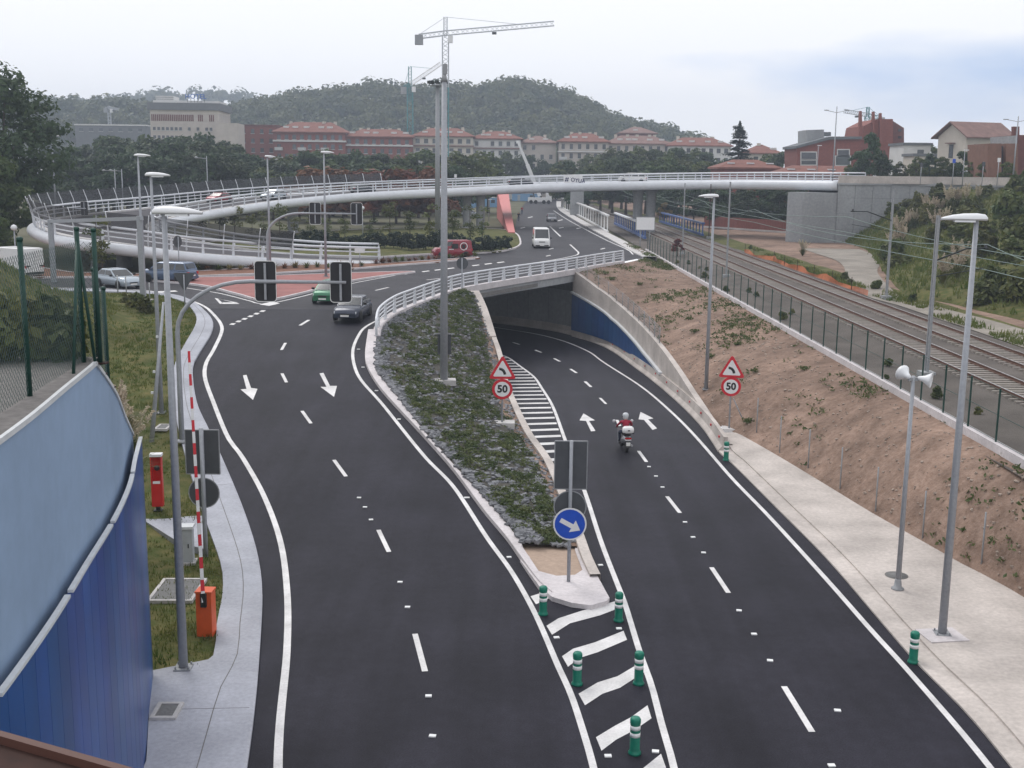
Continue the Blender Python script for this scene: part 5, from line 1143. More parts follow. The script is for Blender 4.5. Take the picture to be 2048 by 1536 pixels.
# ================================================================= people
def skin_body(name, nodes, edges, mats, parent=None):
    """nodes: name -> (pos, radius, material index); one continuous skinned surface"""
    me = bpy.data.meshes.new(name); ks = list(nodes); me.from_pydata([nodes[k][0] for k in ks], [(ks.index(a), ks.index(b)) for a, b in edges], [])
    o = bpy.data.objects.new(name, me); COL.objects.link(o)
    md = o.modifiers.new('skin', 'SKIN'); md.use_smooth_shade = True
    for i, k in enumerate(ks):
        sv = me.skin_vertices[0].data[i]; r = nodes[k][1]; sv.radius = r if hasattr(r, '__len__') else (r, r); sv.use_root = (k == 'pelvis')
    sb = o.modifiers.new('sub', 'SUBSURF'); sb.levels = 1; sb.render_levels = 1
    dg = bpy.context.evaluated_depsgraph_get(); ev = bpy.data.meshes.new_from_object(o.evaluated_get(dg)); bpy.data.objects.remove(o)
    ev.name = name; ev.materials.clear()
    for m_ in mats: ev.materials.append(M[m_])
    segs = [(Vector(nodes[a][0]), Vector(nodes[b][0]), nodes[b][2]) for a, b in edges]
    for f in ev.polygons:
        c = f.center; best = None
        for a, b, mi in segs:
            d = b-a; t = max(0, min(1, (c-a).dot(d)/max(1e-9, d.length_squared))); e = (a+d*t-c).length
            if best is None or e < best[0]: best = (e, mi)
        f.material_index = best[1]; f.use_smooth = True
    q = bpy.data.objects.new(name, ev); COL.objects.link(q)
    if parent: q.parent = parent
    return q
# scooter, travelling along +x of its own frame
hd = (-.1, 1); p = PB(1253, 904); rz = math.atan2(hd[1], hd[0])
SC = thing('scooter', 'silver motor scooter with a white top box on the right carriageway', 'scooter', back(p, hd, -.62), rz); SC.location.z = zB(SC.location.y)
tm, rm = wheel_mesh(.25, .12)
for x in (.62, -.62): w_ = link(tm, 'wheel', SC, (x, 0, .25)); link(rm, 'rim', w_)
cur = []
for x, zb, zt, w_ in ((-.95, .62, .7, .06), (-.85, .5, .80, .15), (-.6, .42, .86, .2), (-.3, .34, .8, .21), (-.1, .24, .72, .19)):
    cur.append([V3((x, w_*math.cos(a), (zb+zt)/2+(zt-zb)/2*math.sin(a))) for a in [2*PI*k/12 for k in range(13)]])
MB().strips(cur).build('rear_body', 'scooter', SC)
MB().prism([(-.2, .22), (.35, .22), (.42, .3), (-.2, .34)], .42, -.21, Matrix(((1, 0, 0), (0, 0, 1), (0, 1, 0)))).build('floorboard', 'trim_black', SC)
MB().prism([(.3, .25), (.42, .25), (.58, .95), (.48, 1.0), (.36, .6)], .46, -.23, Matrix(((1, 0, 0), (0, 0, 1), (0, 1, 0)))).build('leg_shield', 'scooter', SC)
MB().tube([(.62, 0, .25), (.5, 0, .7), (.42, 0, 1.02)], .04, 8).build('fork', 'dark_steel', SC); MB().tube([(.36, -.36, 1.02), (.42, 0, 1.04), (.36, .36, 1.02)], .02, 6).build('handlebar', 'dark_steel', SC)
for s_ in (-1, 1): MB().tube([(.4, s_*.28, 1.03), (.44, s_*.42, 1.28)], .01, 5).build('mirror_stem', 'dark_steel', SC); MB().lathe([(.02, -.01), (.075, 0), (.07, .015)], (.44, s_*.44, 1.3), 10, axis=Matrix.Rotation(-PI/2, 3, 'Y')).build('mirror', 'lamp_white', SC)
MB().prism([(-.75, .82), (-.1, .76), (.0, .8), (-.35, .88), (-.75, .9)], .3, -.15, Matrix(((1, 0, 0), (0, 0, 1), (0, 1, 0)))).build('seat', 'trim_black', SC)
cur = []
for z_, lx, ly in ((.98, .16, .22), (1.02, .2, .27), (1.14, .21, .28), (1.24, .19, .26), (1.3, .12, .18)):
    cur.append([V3((-.83+lx*math.copysign(abs(math.cos(a))**.6, math.cos(a)), ly*math.copysign(abs(math.sin(a))**.6, math.sin(a)), z_)) for a in [2*PI*k/16 for k in range(17)]])
tb = MB().strips(cur); tb.f += [tuple(range(16)), tuple(64+4+k for k in range(16))]; tb.sm += [False]*2
TB = tb.build('top_box', 'car_white', SC); MB().box((-.83, 0, 1.0), (.36, .5, .05)).build('box_base', 'trim_black', TB); MB().box((-1.045, 0, 1.14), (.02, .1, .05)).build('box_lock', 'trim_black', TB)
MB().tube([(-.7, .12, .85), (-.85, .12, .96)], .02, 6).build('rack', 'dark_steel', SC); MB().tube([(-.7, -.12, .85), (-.85, -.12, .96)], .02, 6).build('rack', 'dark_steel', SC)
MB().box((-.93, 0, .74), (.06, .3, .07)).build('tail_light', 'tail_red', SC); MB().box((-.955, 0, .665), (.05, .28, .035)).build('reflector_strip', 'reflective', SC)
MB().prism([(-.98, .3), (-.9, .34), (-.84, .58), (-.9, .6)], .24, -.12, Matrix(((1, 0, 0), (0, 0, 1), (0, 1, 0)))).build('mudguard', 'trim_black', SC); MB().box((-.975, 0, .47), (.015, .2, .17)).build('licence_plate', 'plate', SC)
MB().tube([(-.2, -.2, .3), (-.8, -.22, .36)], .05, 8).build('exhaust', 'rim', SC)
RD = thing('person', 'rider in a dark red jacket and grey helmet on the scooter', 'person', SC.location, rz)
N = {'pelvis': ((-.35, 0, .95), (.16, .14), 1), 'waist': ((-.33, 0, 1.08), (.15, .12), 0), 'chest': ((-.25, 0, 1.3), (.18, .14), 0), 'neck': ((-.2, 0, 1.5), (.07, .07), 0), 'head': ((-.16, 0, 1.6), (.085, .09), 2), 'crown': ((-.15, 0, 1.7), (.07, .08), 2)}
E_ = [('pelvis', 'waist'), ('waist', 'chest'), ('chest', 'neck'), ('neck', 'head'), ('head', 'crown')]
for s_, n_ in ((1, 'l'), (-1, 'r')):
    N.update({n_+'sh': ((-.24, s_*.2, 1.43), .075, 0), n_+'el': ((-.02, s_*.34, 1.2), .056, 0), n_+'wr': ((.26, s_*.33, 1.07), .042, 0), n_+'hd': ((.36, s_*.31, 1.05), .035, 2),
              n_+'hip': ((-.28, s_*.12, .93), .11, 1), n_+'kn': ((.12, s_*.22, .84), .08, 1), n_+'an': ((.1, s_*.21, .42), .055, 1), n_+'toe': ((.28, s_*.22, .37), .045, 3)})
    E_ += [('chest', n_+'sh'), (n_+'sh', n_+'el'), (n_+'el', n_+'wr'), (n_+'wr', n_+'hd'), ('pelvis', n_+'hip'), (n_+'hip', n_+'kn'), (n_+'kn', n_+'an'), (n_+'an', n_+'toe')]
    for k in range(4):
        N[n_+'f%d' % k] = ((.40, s_*(.26+k*.03), 1.02), .011, 2); N[n_+'g%d' % k] = ((.37, s_*(.26+k*.03), .99), .009, 2); E_ += [(n_+'hd', n_+'f%d' % k), (n_+'f%d' % k, n_+'g%d' % k)]
    N[n_+'th'] = ((.33, s_*.26, 1.0), .011, 2); E_ += [(n_+'hd', n_+'th')]
skin_body('body', N, E_, ['jacket_red', 'jeans', 'skin', 'cloth_dark'], RD)
HM = MB().lathe([(.08, -.15), (.125, -.12), (.15, -.04), (.155, .04), (.135, .11), (.08, .155), (.02, .168)], (-.15, 0, 1.66), 18).build('helmet', 'helmet', RD); MB().lathe([(.156, -.04), (.158, .03)], (-.14, 0, 1.67), 18).build('visor', 'glass', HM)
def walker(p, rz, cl, lab, ph=1):
    t = thing('person', lab, 'person', p, rz, 'people on the far footpath')
    N = {'pelvis': ((0, 0, .95), (.14, .12), 1), 'waist': ((0, 0, 1.08), (.13, .11), 0), 'chest': ((0, 0, 1.32), (.17, .13), 0), 'neck': ((0, 0, 1.5), .06, 2), 'head': ((0.02, 0, 1.6), (.085, .095), 2), 'crown': ((.01, 0, 1.71), (.075, .08), 3), 'nose': ((.12, 0, 1.6), .02, 2)}
    E_ = [('pelvis', 'waist'), ('waist', 'chest'), ('chest', 'neck'), ('neck', 'head'), ('head', 'crown'), ('head', 'nose')]
    for s_, n_ in ((1, 'l'), (-1, 'r')):
        d = s_*ph
        N.update({n_+'sh': ((0, s_*.19, 1.43), .07, 0), n_+'el': ((-.05*d-.03, s_*.25, 1.15), .05, 0), n_+'wr': ((-.12*d+.08, s_*.25, .92), .035, 2), n_+'hip': ((0, s_*.1, .9), .09, 1), n_+'kn': ((.1*d+.05, s_*.11, .5), .07, 1), n_+'an': ((.22*d-.05, s_*.11, .09), .045, 1), n_+'toe': ((.22*d+.1, s_*.12, .04), .04, 3)})
        E_ += [('chest', n_+'sh'), (n_+'sh', n_+'el'), (n_+'el', n_+'wr'), ('pelvis', n_+'hip'), (n_+'hip', n_+'kn'), (n_+'kn', n_+'an'), (n_+'an', n_+'toe')]
        for k in range(4): N[n_+'f%d' % k] = ((-.13*d+.09+k*.018, s_*.25, .82), .01, 2); E_.append((n_+'wr', n_+'f%d' % k))
        N[n_+'th'] = ((-.12*d+.14, s_*.23, .86), .01, 2); E_.append((n_+'wr', n_+'th'))
    skin_body('body', N, E_, [cl, 'jeans', 'skin', 'cloth_dark'], t); return t
walker(un(1037, 443, 4.05), 1.4, 'cloth_dark', 'person in dark clothes walking beside the red ramp wall'); walker(un(1044, 429, 4.05), 1.7, 'jacket_red', 'person in a reddish top farther along the footpath', -1)
# ================================================================= railway
def rshift(y): return -ss(150, 420, y)*18*((y-150)/270)*.35 if y > 150 else 0
def rail_track(cx, lab):
    t = thing('railway_track', lab, 'railway track', (0, 0, 0), 0, 'railway tracks')
    ys = [30+i*3 for i in range(110)]
    for s_ in (-1, 1):
        P = [V3((cx+s_*.87+rshift(y), y, 3.33)) for y in ys]
        r = MB().sweep(P, [(-.075, 0), (-.075, .03), (-.018, .04), (-.018, .11), (-.035, .12), (-.035, .16), (.035, .16), (.035, .12), (.018, .11), (.018, .04), (.075, .03), (.075, 0)]).build('rail', 'rail_rust', t)
        MB().strips([offs(P, -.034, .163), offs(P, .034, .163)]).build('running_surface', 'rail_top', r, fix=False)
    y = 38.
    while y < 200: link(SLP, 'sleeper', t, (cx+rshift(y), y+rnd(-.02, .02), 3.27)); y += .62
    s2 = MB(); 
    while y < 356: s2.box((cx+rshift(y), y, 3.27), (2.6, .26, .16)); y += .62
    o = s2.build('far_sleepers', 'sleeper', t); o['kind'] = 'stuff'
    return t
SLP = MB().add([V3(v) for v in [(-1.3,-.14,-.1),(1.3,-.14,-.1),(1.3,.14,-.1),(-1.3,.14,-.1),(-1.3,-.11,.07),(1.3,-.11,.07),(1.3,.11,.07),(-1.3,.11,.07)]], [(3,2,1,0),(4,5,6,7),(0,1,5,4),(1,2,6,5),(2,3,7,6),(3,0,4,7)]).mesh('sleeper', 'sleeper')
rail_track(23.5, 'railway track nearer the green post fence'); rail_track(27.4, 'railway track nearer the dirt track')
def catenary(x, y, h, armside, lab, arm=3.2, col='galv_dull'):
    t = thing('catenary_mast', lab, 'catenary mast', (x+rshift(y), y, 3.15), 0, 'catenary masts along the railway')
    for s_ in (-1, 1): MB().bar((0, s_*.17, -.1), (0, s_*.12, h), .1, .1, (0, 1, 0)).build('leg', col, t)
    lc = MB(); n = 16
    for k in range(n): z0, z1 = h*k/n, h*(k+1)/n; s_ = 1 if k % 2 else -1; lc.bar((0, -s_*.16, z0), (0, s_*.16, z1), .03)
    lc.build('lacing', col, t); MB().box((0, 0, 0), (.7, .8, .35)).build('footing', 'concrete_grey', t)
    a = armside; P = [V3((0, 0, h*.72)), V3((a*arm*.6, 0, h*.80)), V3((a*arm, 0, h*.80))]
    MB().tube(P, .045, 6).build('cantilever', 'dark_steel', t); MB().tube([V3((0, 0, h*.62)), V3((a*arm*.95, 0, h*.68))], .025, 6).build('steady_arm', 'dark_steel', t)
    MB().lathe([(.06, 0), (.09, .05), (.06, .1), (.09, .15), (.06, .2)], (a*arm*.95, 0, h*.80), 8).build('insulator', 'sign_back', t); return t
catenary(21.0, 57.5, 8.0, 1, 'lattice catenary mast behind the lamp on the white pad', 2.6); catenary(30.9, 95, 8.8, -1, 'lattice catenary mast at the edge of the dirt track', 3.4); catenary(21.0, 113.5, 9.2, 1, 'double lattice catenary mast before the flyover abutment', 2.6)
catenary(21.2, 145, 8.8, 1, 'slim catenary mast beside the white board sign', 2.6); catenary(31.2, 185, 8.4, -1, 'brownish catenary mast under the flyover', 3.4, 'rust'); catenary(31.0, 30, 8.6, -1, 'catenary mast at the foot of the right bank', 3.4)
for cx, ms in ((23.5, [(30, 0), (57.5, 0), (113.5, 0), (145, 0), (190, 0), (250, 0)]), (27.4, [(5, 0), (30, 0), (95, 0), (185, 0), (250, 0)])):
    for lev, sagv, nm in ((9.75, .9, 'messenger_wire'), (8.5, .12, 'contact_wire')):
        P = []
        for (a, _), (b, _) in zip(ms, ms[1:]):
            for k in range(12): t = k/12; y = lerp(a, b, t); P.append(V3((cx+rshift(y)+.15*math.sin(y*.05), y, lev-sagv*4*t*(1-t))))
        o = MB().tube(P, .022, 4).build(nm, 'wire'); tag(o, ('sagging upper wire' if lev > 9 else 'straight contact wire')+(' over the track nearer the fence' if cx < 25 else ' over the track nearer the dirt track'), 'wire', 'overhead wires')
# girders of the small rail bridge and the white truss parapet of the footway
def girder(x, y0, y1, z0, h, m_, lab, bars, name='bridge_girder', cap='white_steel'):
    t = thing(name, lab, 'bridge girder', (0, 0, 0))
    X = lambda y: x+rshift(y)
    MB().sweep([V3((X(lerp(y0, y1, k/8)), lerp(y0, y1, k/8), z0)) for k in range(9)], [(-.2, 0), (-.2, .35), (.2, .35), (.2, 0)]).build('bottom_chord', m_, t)
    MB().sweep([V3((X(lerp(y0, y1, k/8)), lerp(y0, y1, k/8), z0+h)) for k in range(9)], [(-.28, -.16), (-.28, .1), (.28, .1), (.28, -.16)]).build('top_chord', cap, t)
    for k in range(bars+1):
        y = lerp(y0+.3, y1-.3, k/bars)
        MB().prism([(-.1, 0), (.1, 0), (.16, .3), (.16, h-.3), (.1, h), (-.1, h), (-.04, h*.5)], .18, -.09, Matrix(((0, 0, 1), (1, 0, 0), (0, 1, 0))), (X(y), y, z0)).build('upright', m_, t)
    return t
girder(30.4, 186, 238, 3.35, 2.0, 'bridge_blue', 'blue steel girder along the far side of the railway', 16, cap='bridge_blue')
girder(20.0, 176, 226, 3.3, 2.2, 'bridge_blue', 'blue steel girder on the near side of the railway', 16)
t = girder(14.4, 178, 300, 4.0, 2.7, 'car_white', 'white truss parapet with arched openings along the far road', 20, 'truss_parapet', 'car_white')
p = un(1150, 431, 4); PI_ = thing('concrete_pillar', 'square concrete pillar at the far end of the white truss parapet', 'pillar', (13.6, 252, 4)); MB().prism([(-1.4, -1), (1.4, -1), (1.4, 1), (-1.4, 1)], 6.4, 0).build('shaft', 'concrete_grey', PI_); MB().box((0, 0, 6.5), (3.2, 2.4, .3)).build('cap', 'concrete_grey', PI_)
# long red ramp wall and blue site huts under the flyover
RR = thing('red_ramp_wall', 'pink red wedge shaped ramp wall beside the far road', 'wall'); 
ra, rb = V3((.2, 172, 4.05)), V3((-1.2, 232, 4.05)); N_ = 10
L0 = [ra.lerp(rb, k/N_) for k in range(N_+1)]; hs = [.25+5.2*(k/N_)**1.2 for k in range(N_+1)]
for k in range(N_):
    a, b = L0[k], L0[k+1]; w_ = V3((-(1.0+k*.12), 0, 0)); w2 = V3((-(1.12+k*.12), 0, 0)); g_ = (b-a).normalized()*.02
    vs = [a+g_, b-g_, b-g_+w2, a+g_+w_]; vs += [v+V3((0, 0, hs[k] if i in (0, 3) else hs[k+1])) for i, v in enumerate(vs)]
    MB().add(vs, [(3,2,1,0),(4,5,6,7),(0,1,5,4),(1,2,6,5),(2,3,7,6),(3,0,4,7)]).build('wall_panel', 'pink_panel', RR)
mat('site_blue', (.16, .30, .48), .6, var=.1)
for u, v, w_, lab, m_ in [(845,424,5.5,'pale blue site hut behind the floodlight mast','site_blue'), (780,420,4,'blue site hut under the flyover beside the white car','site_blue'), (975,414,7,'blue hoarding left of the red ramp wall','site_blue'), (930,415,5,'light blue container behind the silver car','site_blue'), (1052,402,9,'pale blue container at the far bend of the road','site_blue'), (604,424,5,'small pale concrete hut on the far side of the lawn','concrete')]:
    p = un(u, v, 3.95); t = thing('site_hut', lab, 'hut', p, rnd(-.1, .1), 'site huts beyond the flyover')
    MB().prism([(-w_/2, -1.2), (w_/2, -1.2), (w_/2, 1.2), (-w_/2, 1.2)], 2.4, 0).build('walls', m_, t); MB().box((0, 0, 2.47), (w_+.2, 2.6, .12)).build('roof', 'coping', t); MB().box((w_*.2, -1.215, 1.5), (1.0, .04, .8)).build('window', 'window_dark', t); MB().box((-w_*.25, -1.215, 1.0), (.8, .04, 1.9)).build('door', 'cabinet', t)
# orange plastic netting along the dirt track
ON = thing('orange_netting', 'sagging orange plastic netting along the edge of the dirt track', 'netting')
mat('net', (.55, .16, .07), .8, var=.2, scale=3, alpha=.75)
npx = [(1490,505),(1515,515),(1545,520),(1580,535),(1620,549),(1660,563),(1700,578),(1735,592)]; nl = cat([un(u, v, 3.25) for u, v in npx], 40); NP = []
for i in range(39):
    hgt = lambda k: .38+.3*noise.noise(V3((k*.45, 3, 0)))+.12*math.sin(k*.7)
    a, b = nl[i], nl[i+1]; 
    MB().quad(a-V3((0, 0, .1)), b-V3((0, 0, .1)), b+V3((.15*math.sin(i), 0, max(.15, hgt(i+1)))), a+V3((.15*math.sin(i-1), 0, max(.15, hgt(i))))).build('net_sheet', 'net', ON, fix=False)
sk = MB().tube([(0, 0, -.1), (0, 0, 1.1)], .03, 6).mesh('stake', 'rust')
for i in range(0, 40, 5): link(sk, 'stake', ON, nl[i])
OW = thing('red_hoarding', 'low rust red hoarding behind the railway under the flyover', 'hoarding'); oa, ob = unY(1408, 455, 215), unY(1592, 468, 195); oa.z = ob.z = 3.4
for k in range(8):
    a, b = oa.lerp(ob, k/8), oa.lerp(ob, (k+.985)/8); MB().bar(a+V3((0, 0, 1.1)), b+V3((0, 0, 1.1)), .08, 2.0).build('board', 'brick', OW)
MB().bar(oa+V3((0, -.15, .15)), ob+V3((0, -.15, .15)), .3, .3).build('kerb', 'concrete', OW)
# ================================================================= vegetation
def leaf_quad(mb, p, n, s, asp=.6):
    n = n.normalized() if n.length > 1e-6 else V3((0, 0, 1)); a = n.orthogonal().normalized(); b = n.cross(a); th = rnd(0, 2*PI); x = a*math.cos(th)+b*math.sin(th); y = n.cross(x)
    k = len(mb.v); mb.v += [tuple(p-x*s), tuple(p-y*s*asp+n*s*.15), tuple(p+x*s), tuple(p+y*s*asp+n*s*.15)]; mb.f.append((k, k+1, k+2, k+3)); mb.sm.append(False)
def rdir():
    z = rnd(-1, 1); a = rnd(0, 2*PI); r = math.sqrt(1-z*z); return V3((r*math.cos(a), r*math.sin(a), z))
def lobes_crown(mb, lobes, n, leaf, up=.35, fill=.55):
    W_ = [l[1]**2 for l in lobes]
    for c, r in random.choices(lobes, W_, k=n):
        d = rdir()
        if d.z < -.55: d.z *= .4
        q = c+V3((d.x*r, d.y*r, d.z*r*.8))*rnd(fill, 1.05); leaf_quad(mb, q, d*.8+rdir()*.7+V3((0, 0, up)), leaf*rnd(.6, 1.35))
def make_tree(seed, H, R_, trunk_h, nl, n, leaf, m_, shape='round'):
    random.seed(seed); lobes = []
    for k in range(nl):
        t = rnd(0, 1)
        if shape == 'round': rr_ = R_*math.sin(PI*min(.97, .12+.83*t))**.65
        else: rr_ = R_*(1-t)**.6
        a = rnd(0, 2*PI); q = rnd(.25, .85)*rr_
        lobes.append((V3((q*math.cos(a), q*math.sin(a), lerp(trunk_h+.12*H, H*.9, t))), R_*rnd(.24, .42)*(1-.35*t)))
    lobes.append((V3((0, 0, H*.9)), R_*.28)); c = MB(); lobes_crown(c, lobes, n, leaf)
    cm_ = c.mesh('crown', m_, False); tr = MB(); tr.tube([(0, 0, -.3), (rnd(-.1, .1), 0, trunk_h), (rnd(-.3, .3), rnd(-.3, .3), H*.7)], [H*.028, H*.02, H*.006], 7)
    for k in range(5):
        l = random.choice(lobes); z0 = rnd(trunk_h*.8, H*.5); tr.tube([(0, 0, z0), l[0]*.6+V3((0, 0, z0*.4)), l[0]], [H*.011, H*.007, H*.003], 5)
    return cm_, tr.mesh('trunk', 'bark'), H
TREES = {}
for i in range(4): TREES['mid%d' % i] = make_tree(20+i, 14, 5.2, 2.5, 30, 3400, .42, 'leaf_mid')
for i in range(3): TREES['dark%d' % i] = make_tree(40+i, 14, 5.6, 1.5, 30, 3400, .42, 'leaf_dark')
TREES['rust0'] = make_tree(60, 6, 3.6, .6, 18, 1500, .36, 'leaf_rust'); TREES['purple0'] = make_tree(62, 5, 2.4, .8, 14, 1100, .3, 'leaf_purple')
TREES['yel0'] = make_tree(63, 6, 3, .8, 16, 1300, .3, 'leaf_yellow')
def tree(kind, x, y, z, h, name, label, cat_='tree', group=None, wide=1.0):
    cm_, tm_, H = TREES[kind]; s = h/H; t = thing(name, label, cat_, (x, y, z), rnd(0, 6.28), group); link(cm_, 'crown', t); link(tm_, 'trunk', t); t.scale = (s*wide, s*wide, s); return t
random.seed(5)
# the wood left of the town and the tree belt behind the flyover
sky_l = [(85,292),(120,286),(160,296),(200,272),(250,268),(300,268),(350,262),(390,262),(440,272),(480,292),(515,312),(545,308),(600,300),(660,302),(720,300),(780,308),(830,302),(900,300),(960,296),(1010,300),(1060,302),(1110,316),(1160,318),(1200,300),(1250,290),(1300,292),(1350,292),(1400,300),(1450,312),(1490,330)]
def skyv(u):
    for (a, b), (c, d) in zip(sky_l, sky_l[1:]):
        if a <= u <= c: return lerp(b, d, (u-a)/(c-a))
    return sky_l[-1][1]
u = 92; k = 0
while u < 1490:
    for row, (Y0, dv) in enumerate(((258, 0), (236, 20), (216, 40))):
        if row == 2 and (u > 600): continue
        Y = Y0+rnd(-7, 7); uu = u+rnd(-9, 9)+row*9; p = unY(uu, skyv(min(1489, max(86, uu)))+dv+rnd(-6, 9), Y); h = p.z-3.9
        if 925 < uu < 1160 and row > 0: continue
        if 980 < uu < 1200 and row == 0: Y = (382 if 1005 < uu < 1105 else 300)+rnd(-5, 5); p = unY(uu, skyv(uu)+rnd(0, 10), Y); h = p.z-3.9
        if uu > 1150: Y += 60 if row == 0 else 40; p = unY(uu, skyv(min(1489, uu))+dv+rnd(-5, 9), Y); h = p.z-3.9
        kd = ('dark%d' % random.randrange(3)) if (uu < 520 or rnd(0, 1) < .35) else 'mid%d' % random.randrange(4)
        if uu < 520: lab, grp = 'broad dark green tree in the wood left of the town', 'trees of the wood behind the flyover loop'
        elif uu < 930: lab, grp = 'green tree of the belt between flyover and brick apartment blocks', 'trees of the belt in front of the brick blocks'
        elif uu < 1170: lab, grp = 'green tree beyond the far bend of the road', 'trees beyond the far bend'
        else: lab, grp = 'green tree behind the railway bridge girders', 'trees behind the railway bridge'
        tree(kd, p.x, p.y, 3.9, h, 'broadleaf_tree', lab, group=grp, wide=rnd(.95, 1.25)*(14/h)**.35); k += 1
    u += 27
for u in range(618, 880, 34):
    p = unY(u+rnd(-6, 6), 340+rnd(-3, 4), 205); tree('rust0', p.x, p.y, 3.9, p.z-3.9, 'rusty_bush', 'rust coloured bush behind the flyover railing', 'bush', 'rust coloured bushes behind the flyover', 1.15)
for u, v, Y in [(1310,392,262),(1350,388,240),(1390,386,232),(1425,385,226),(1455,384,222),(1485,383,220),(1515,382,218),(1545,382,216),(1575,384,214),(1600,384,212),(1330,398,240),(1440,392,214),(1500,392,211),(1560,392,208)]:
    p = unY(u, v-14, Y); tree('dark%d' % random.randrange(3), p.x, p.y, 3.4, max(5, p.z-3.4), 'broadleaf_tree', 'dark tree beyond the railway seen below the flyover', group='trees seen under the flyover', wide=1.2)
p = unY(1330, 405, 236); tree('yel0', p.x, p.y, 3.4, p.z-3.4, 'yellow_bush', 'yellowish bush beyond the blue girder', 'bush'); p = unY(1352, 500, 143); p = V3((20.3, 143, 3.1)); tree('purple0', p.x, p.y, p.z, 2.1, 'red_shrub', 'dark red shrub between the fence and the near track', 'shrub')
# big trees at the left edge
random.seed(8)
TREES['big0'] = make_tree(77, 18, 7.5, 3, 48, 11000, .26, 'leaf_dark'); TREES['big1'] = make_tree(78, 11, 5, .8, 36, 6500, .24, 'leaf_mid')
for kd, x, y, h, lab in (('big0', -60.5, 137, 21.5, 'large dark tree rising highest at the left edge'), ('big1', -54.5, 121, 11, 'rounded tree below the large dark tree'), ('big1', -62, 128, 12.5, 'dark tree behind the rounded tree beside the loop'), ('big0', -73, 150, 19, 'tall dark tree beyond the rounded tree'), ('big1', -48.6, 108.5, 4.6, 'low leafy tree at the outer foot of the flyover loop'), ('big1', -57.5, 112, 7.5, 'leafy tree behind the globe lamp at the left edge')):
    tree(kd, x, y, gz(x, y), h, 'large_tree', lab)
# ---- hedge, young trees and planting on the roundabout
random.seed(31)
def shrub_mesh(seed, H, R_, n, leaf, m_):
    random.seed(seed); lobes = [(V3((rnd(-.4, .4)*R_, rnd(-.4, .4)*R_, lerp(.2, .85, k/9)*H)), R_*rnd(.35, .6)*(1-.4*k/9)) for k in range(10)]; c = MB(); lobes_crown(c, lobes, n, leaf); return c.mesh('foliage', m_, False)
HG = [shrub_mesh(90+i, 2.0, 1.1, 700, .13, 'leaf_conifer') for i in range(3)]; BSH = [shrub_mesh(95+i, 1.6, 1.2, 900, .16, 'leaf_bush') for i in range(4)]
random.seed(33)
def shrub(ms, x, y, z, s, name, lab, cat_, grp): 
    t = thing(name, lab, cat_, (x, y, z), rnd(0, 6), grp); link(random.choice(ms), 'foliage', t); st_ = link(STEM, 'stem', t); t.scale = (s[0], s[0], s[1]) if hasattr(s, '__len__') else (s,)*3; return t
STEM = MB().tube([(0, 0, -.2), (0, 0, .9)], [.05, .02], 5).mesh('stem', 'bark')
for k in range(30):
    u = 540+k*16.4; v = 489+2.5*math.sin(k*.8)+(4 if u > 900 else 0); p = un(u, v+9, 4.15); shrub(HG, p.x, p.y+rnd(-.8, .8), 4.15, (rnd(.9, 1.15), rnd(.85, 1.15)), 'hedge_shrub', 'dark green hedge shrub along the front of the roundabout lawn', 'shrub', 'shrubs of the roundabout hedge')
def young(seed):
    random.seed(seed); c = MB(); lobes = [(V3((rnd(-.5, .5), rnd(-.5, .5), rnd(1.2, 4.6))), rnd(.35, .7)) for k in range(9)]; lobes_crown(c, lobes, 420, .13); tr = MB().tube([(0, 0, -.2), (0, 0, 2), (.1, 0, 4.8)], [.06, .04, .015], 6); return c.mesh('crown', 'leaf_bush', False), tr.mesh('trunk', 'bark')
YT = [young(s) for s in (101, 102, 103)]; random.seed(35)
for i, (u, v) in enumerate([(380,462),(405,468),(440,466),(470,470),(505,474),(528,470),(560,474),(590,470),(622,476),(655,474),(690,478),(740,476),(780,480),(820,474),(860,478),(905,476),(940,480),(965,474)]):
    p = un(u, v+10, 4.15); cm_, tm_ = random.choice(YT); t = thing('young_tree', 'slender young tree planted on the roundabout lawn', 'tree', (p.x, p.y, 4.1), rnd(0, 6), 'young trees on the roundabout lawn'); link(cm_, 'crown', t); link(tm_, 'trunk', t); s = rnd(.75, 1.2); t.scale = (s*1.15, s*1.15, s)
for u, v in [(203,545),(214,548)]:
    p = un(u, v, 4.1); cm_, tm_ = YT[0]; t = thing('young_tree', 'thin young tree before the ramp tube near the gantry', 'tree', (p.x, p.y-1, 4.1), rnd(0, 6), 'young trees near the gantry'); link(cm_, 'crown', t); link(tm_, 'trunk', t)
def rosette(seed, n=46, L=.62, cols='leaf_yellow'):
    random.seed(seed); c = MB()
    for k in range(n):
        a = rnd(0, 6.28); e = rnd(.25, 1.3); d = V3((math.cos(a)*math.cos(e), math.sin(a)*math.cos(e), math.sin(e))); s_ = V3((-math.sin(a), math.cos(a), 0))*.035; l = L*rnd(.6, 1.1)
        tip = d*l+V3((0, 0, -.15*l*math.cos(e))); md_ = d*l*.55; c.add([-s_*.6, s_*.6, md_+s_, tip, md_-s_], [(0, 1, 2, 4), (4, 2, 3)])
    return c.mesh('leaves', cols, False)
RO = [rosette(110, cols='leaf_rust'), rosette(111, cols='leaf_bush'), rosette(112, cols='leaf_yellow')]; HT = MB().lathe([(.18, -.1), (.12, .08), (.02, .12)], (0, 0, 0), 8).mesh('crown_base', 'bark')
random.seed(36)
for k in range(32):
    if k < 16: u = 393+k*22; v = 541-.55*k+rnd(-1, 1)
    else: u = 752+(k-16)*13.2; v = 527-(k-16)*.95
    p = un(u, v, 4.13); t = thing('spiky_shrub', 'small spiky bronze plant in the red soil bed', 'plant', p, rnd(0, 6), 'spiky plants in the bed'); link(RO[random.choice((0, 0, 1, 2))], 'leaves', t); link(HT, 'crown_base', t); s = rnd(.9, 1.35); t.scale = (s*1.15, s*1.15, s)
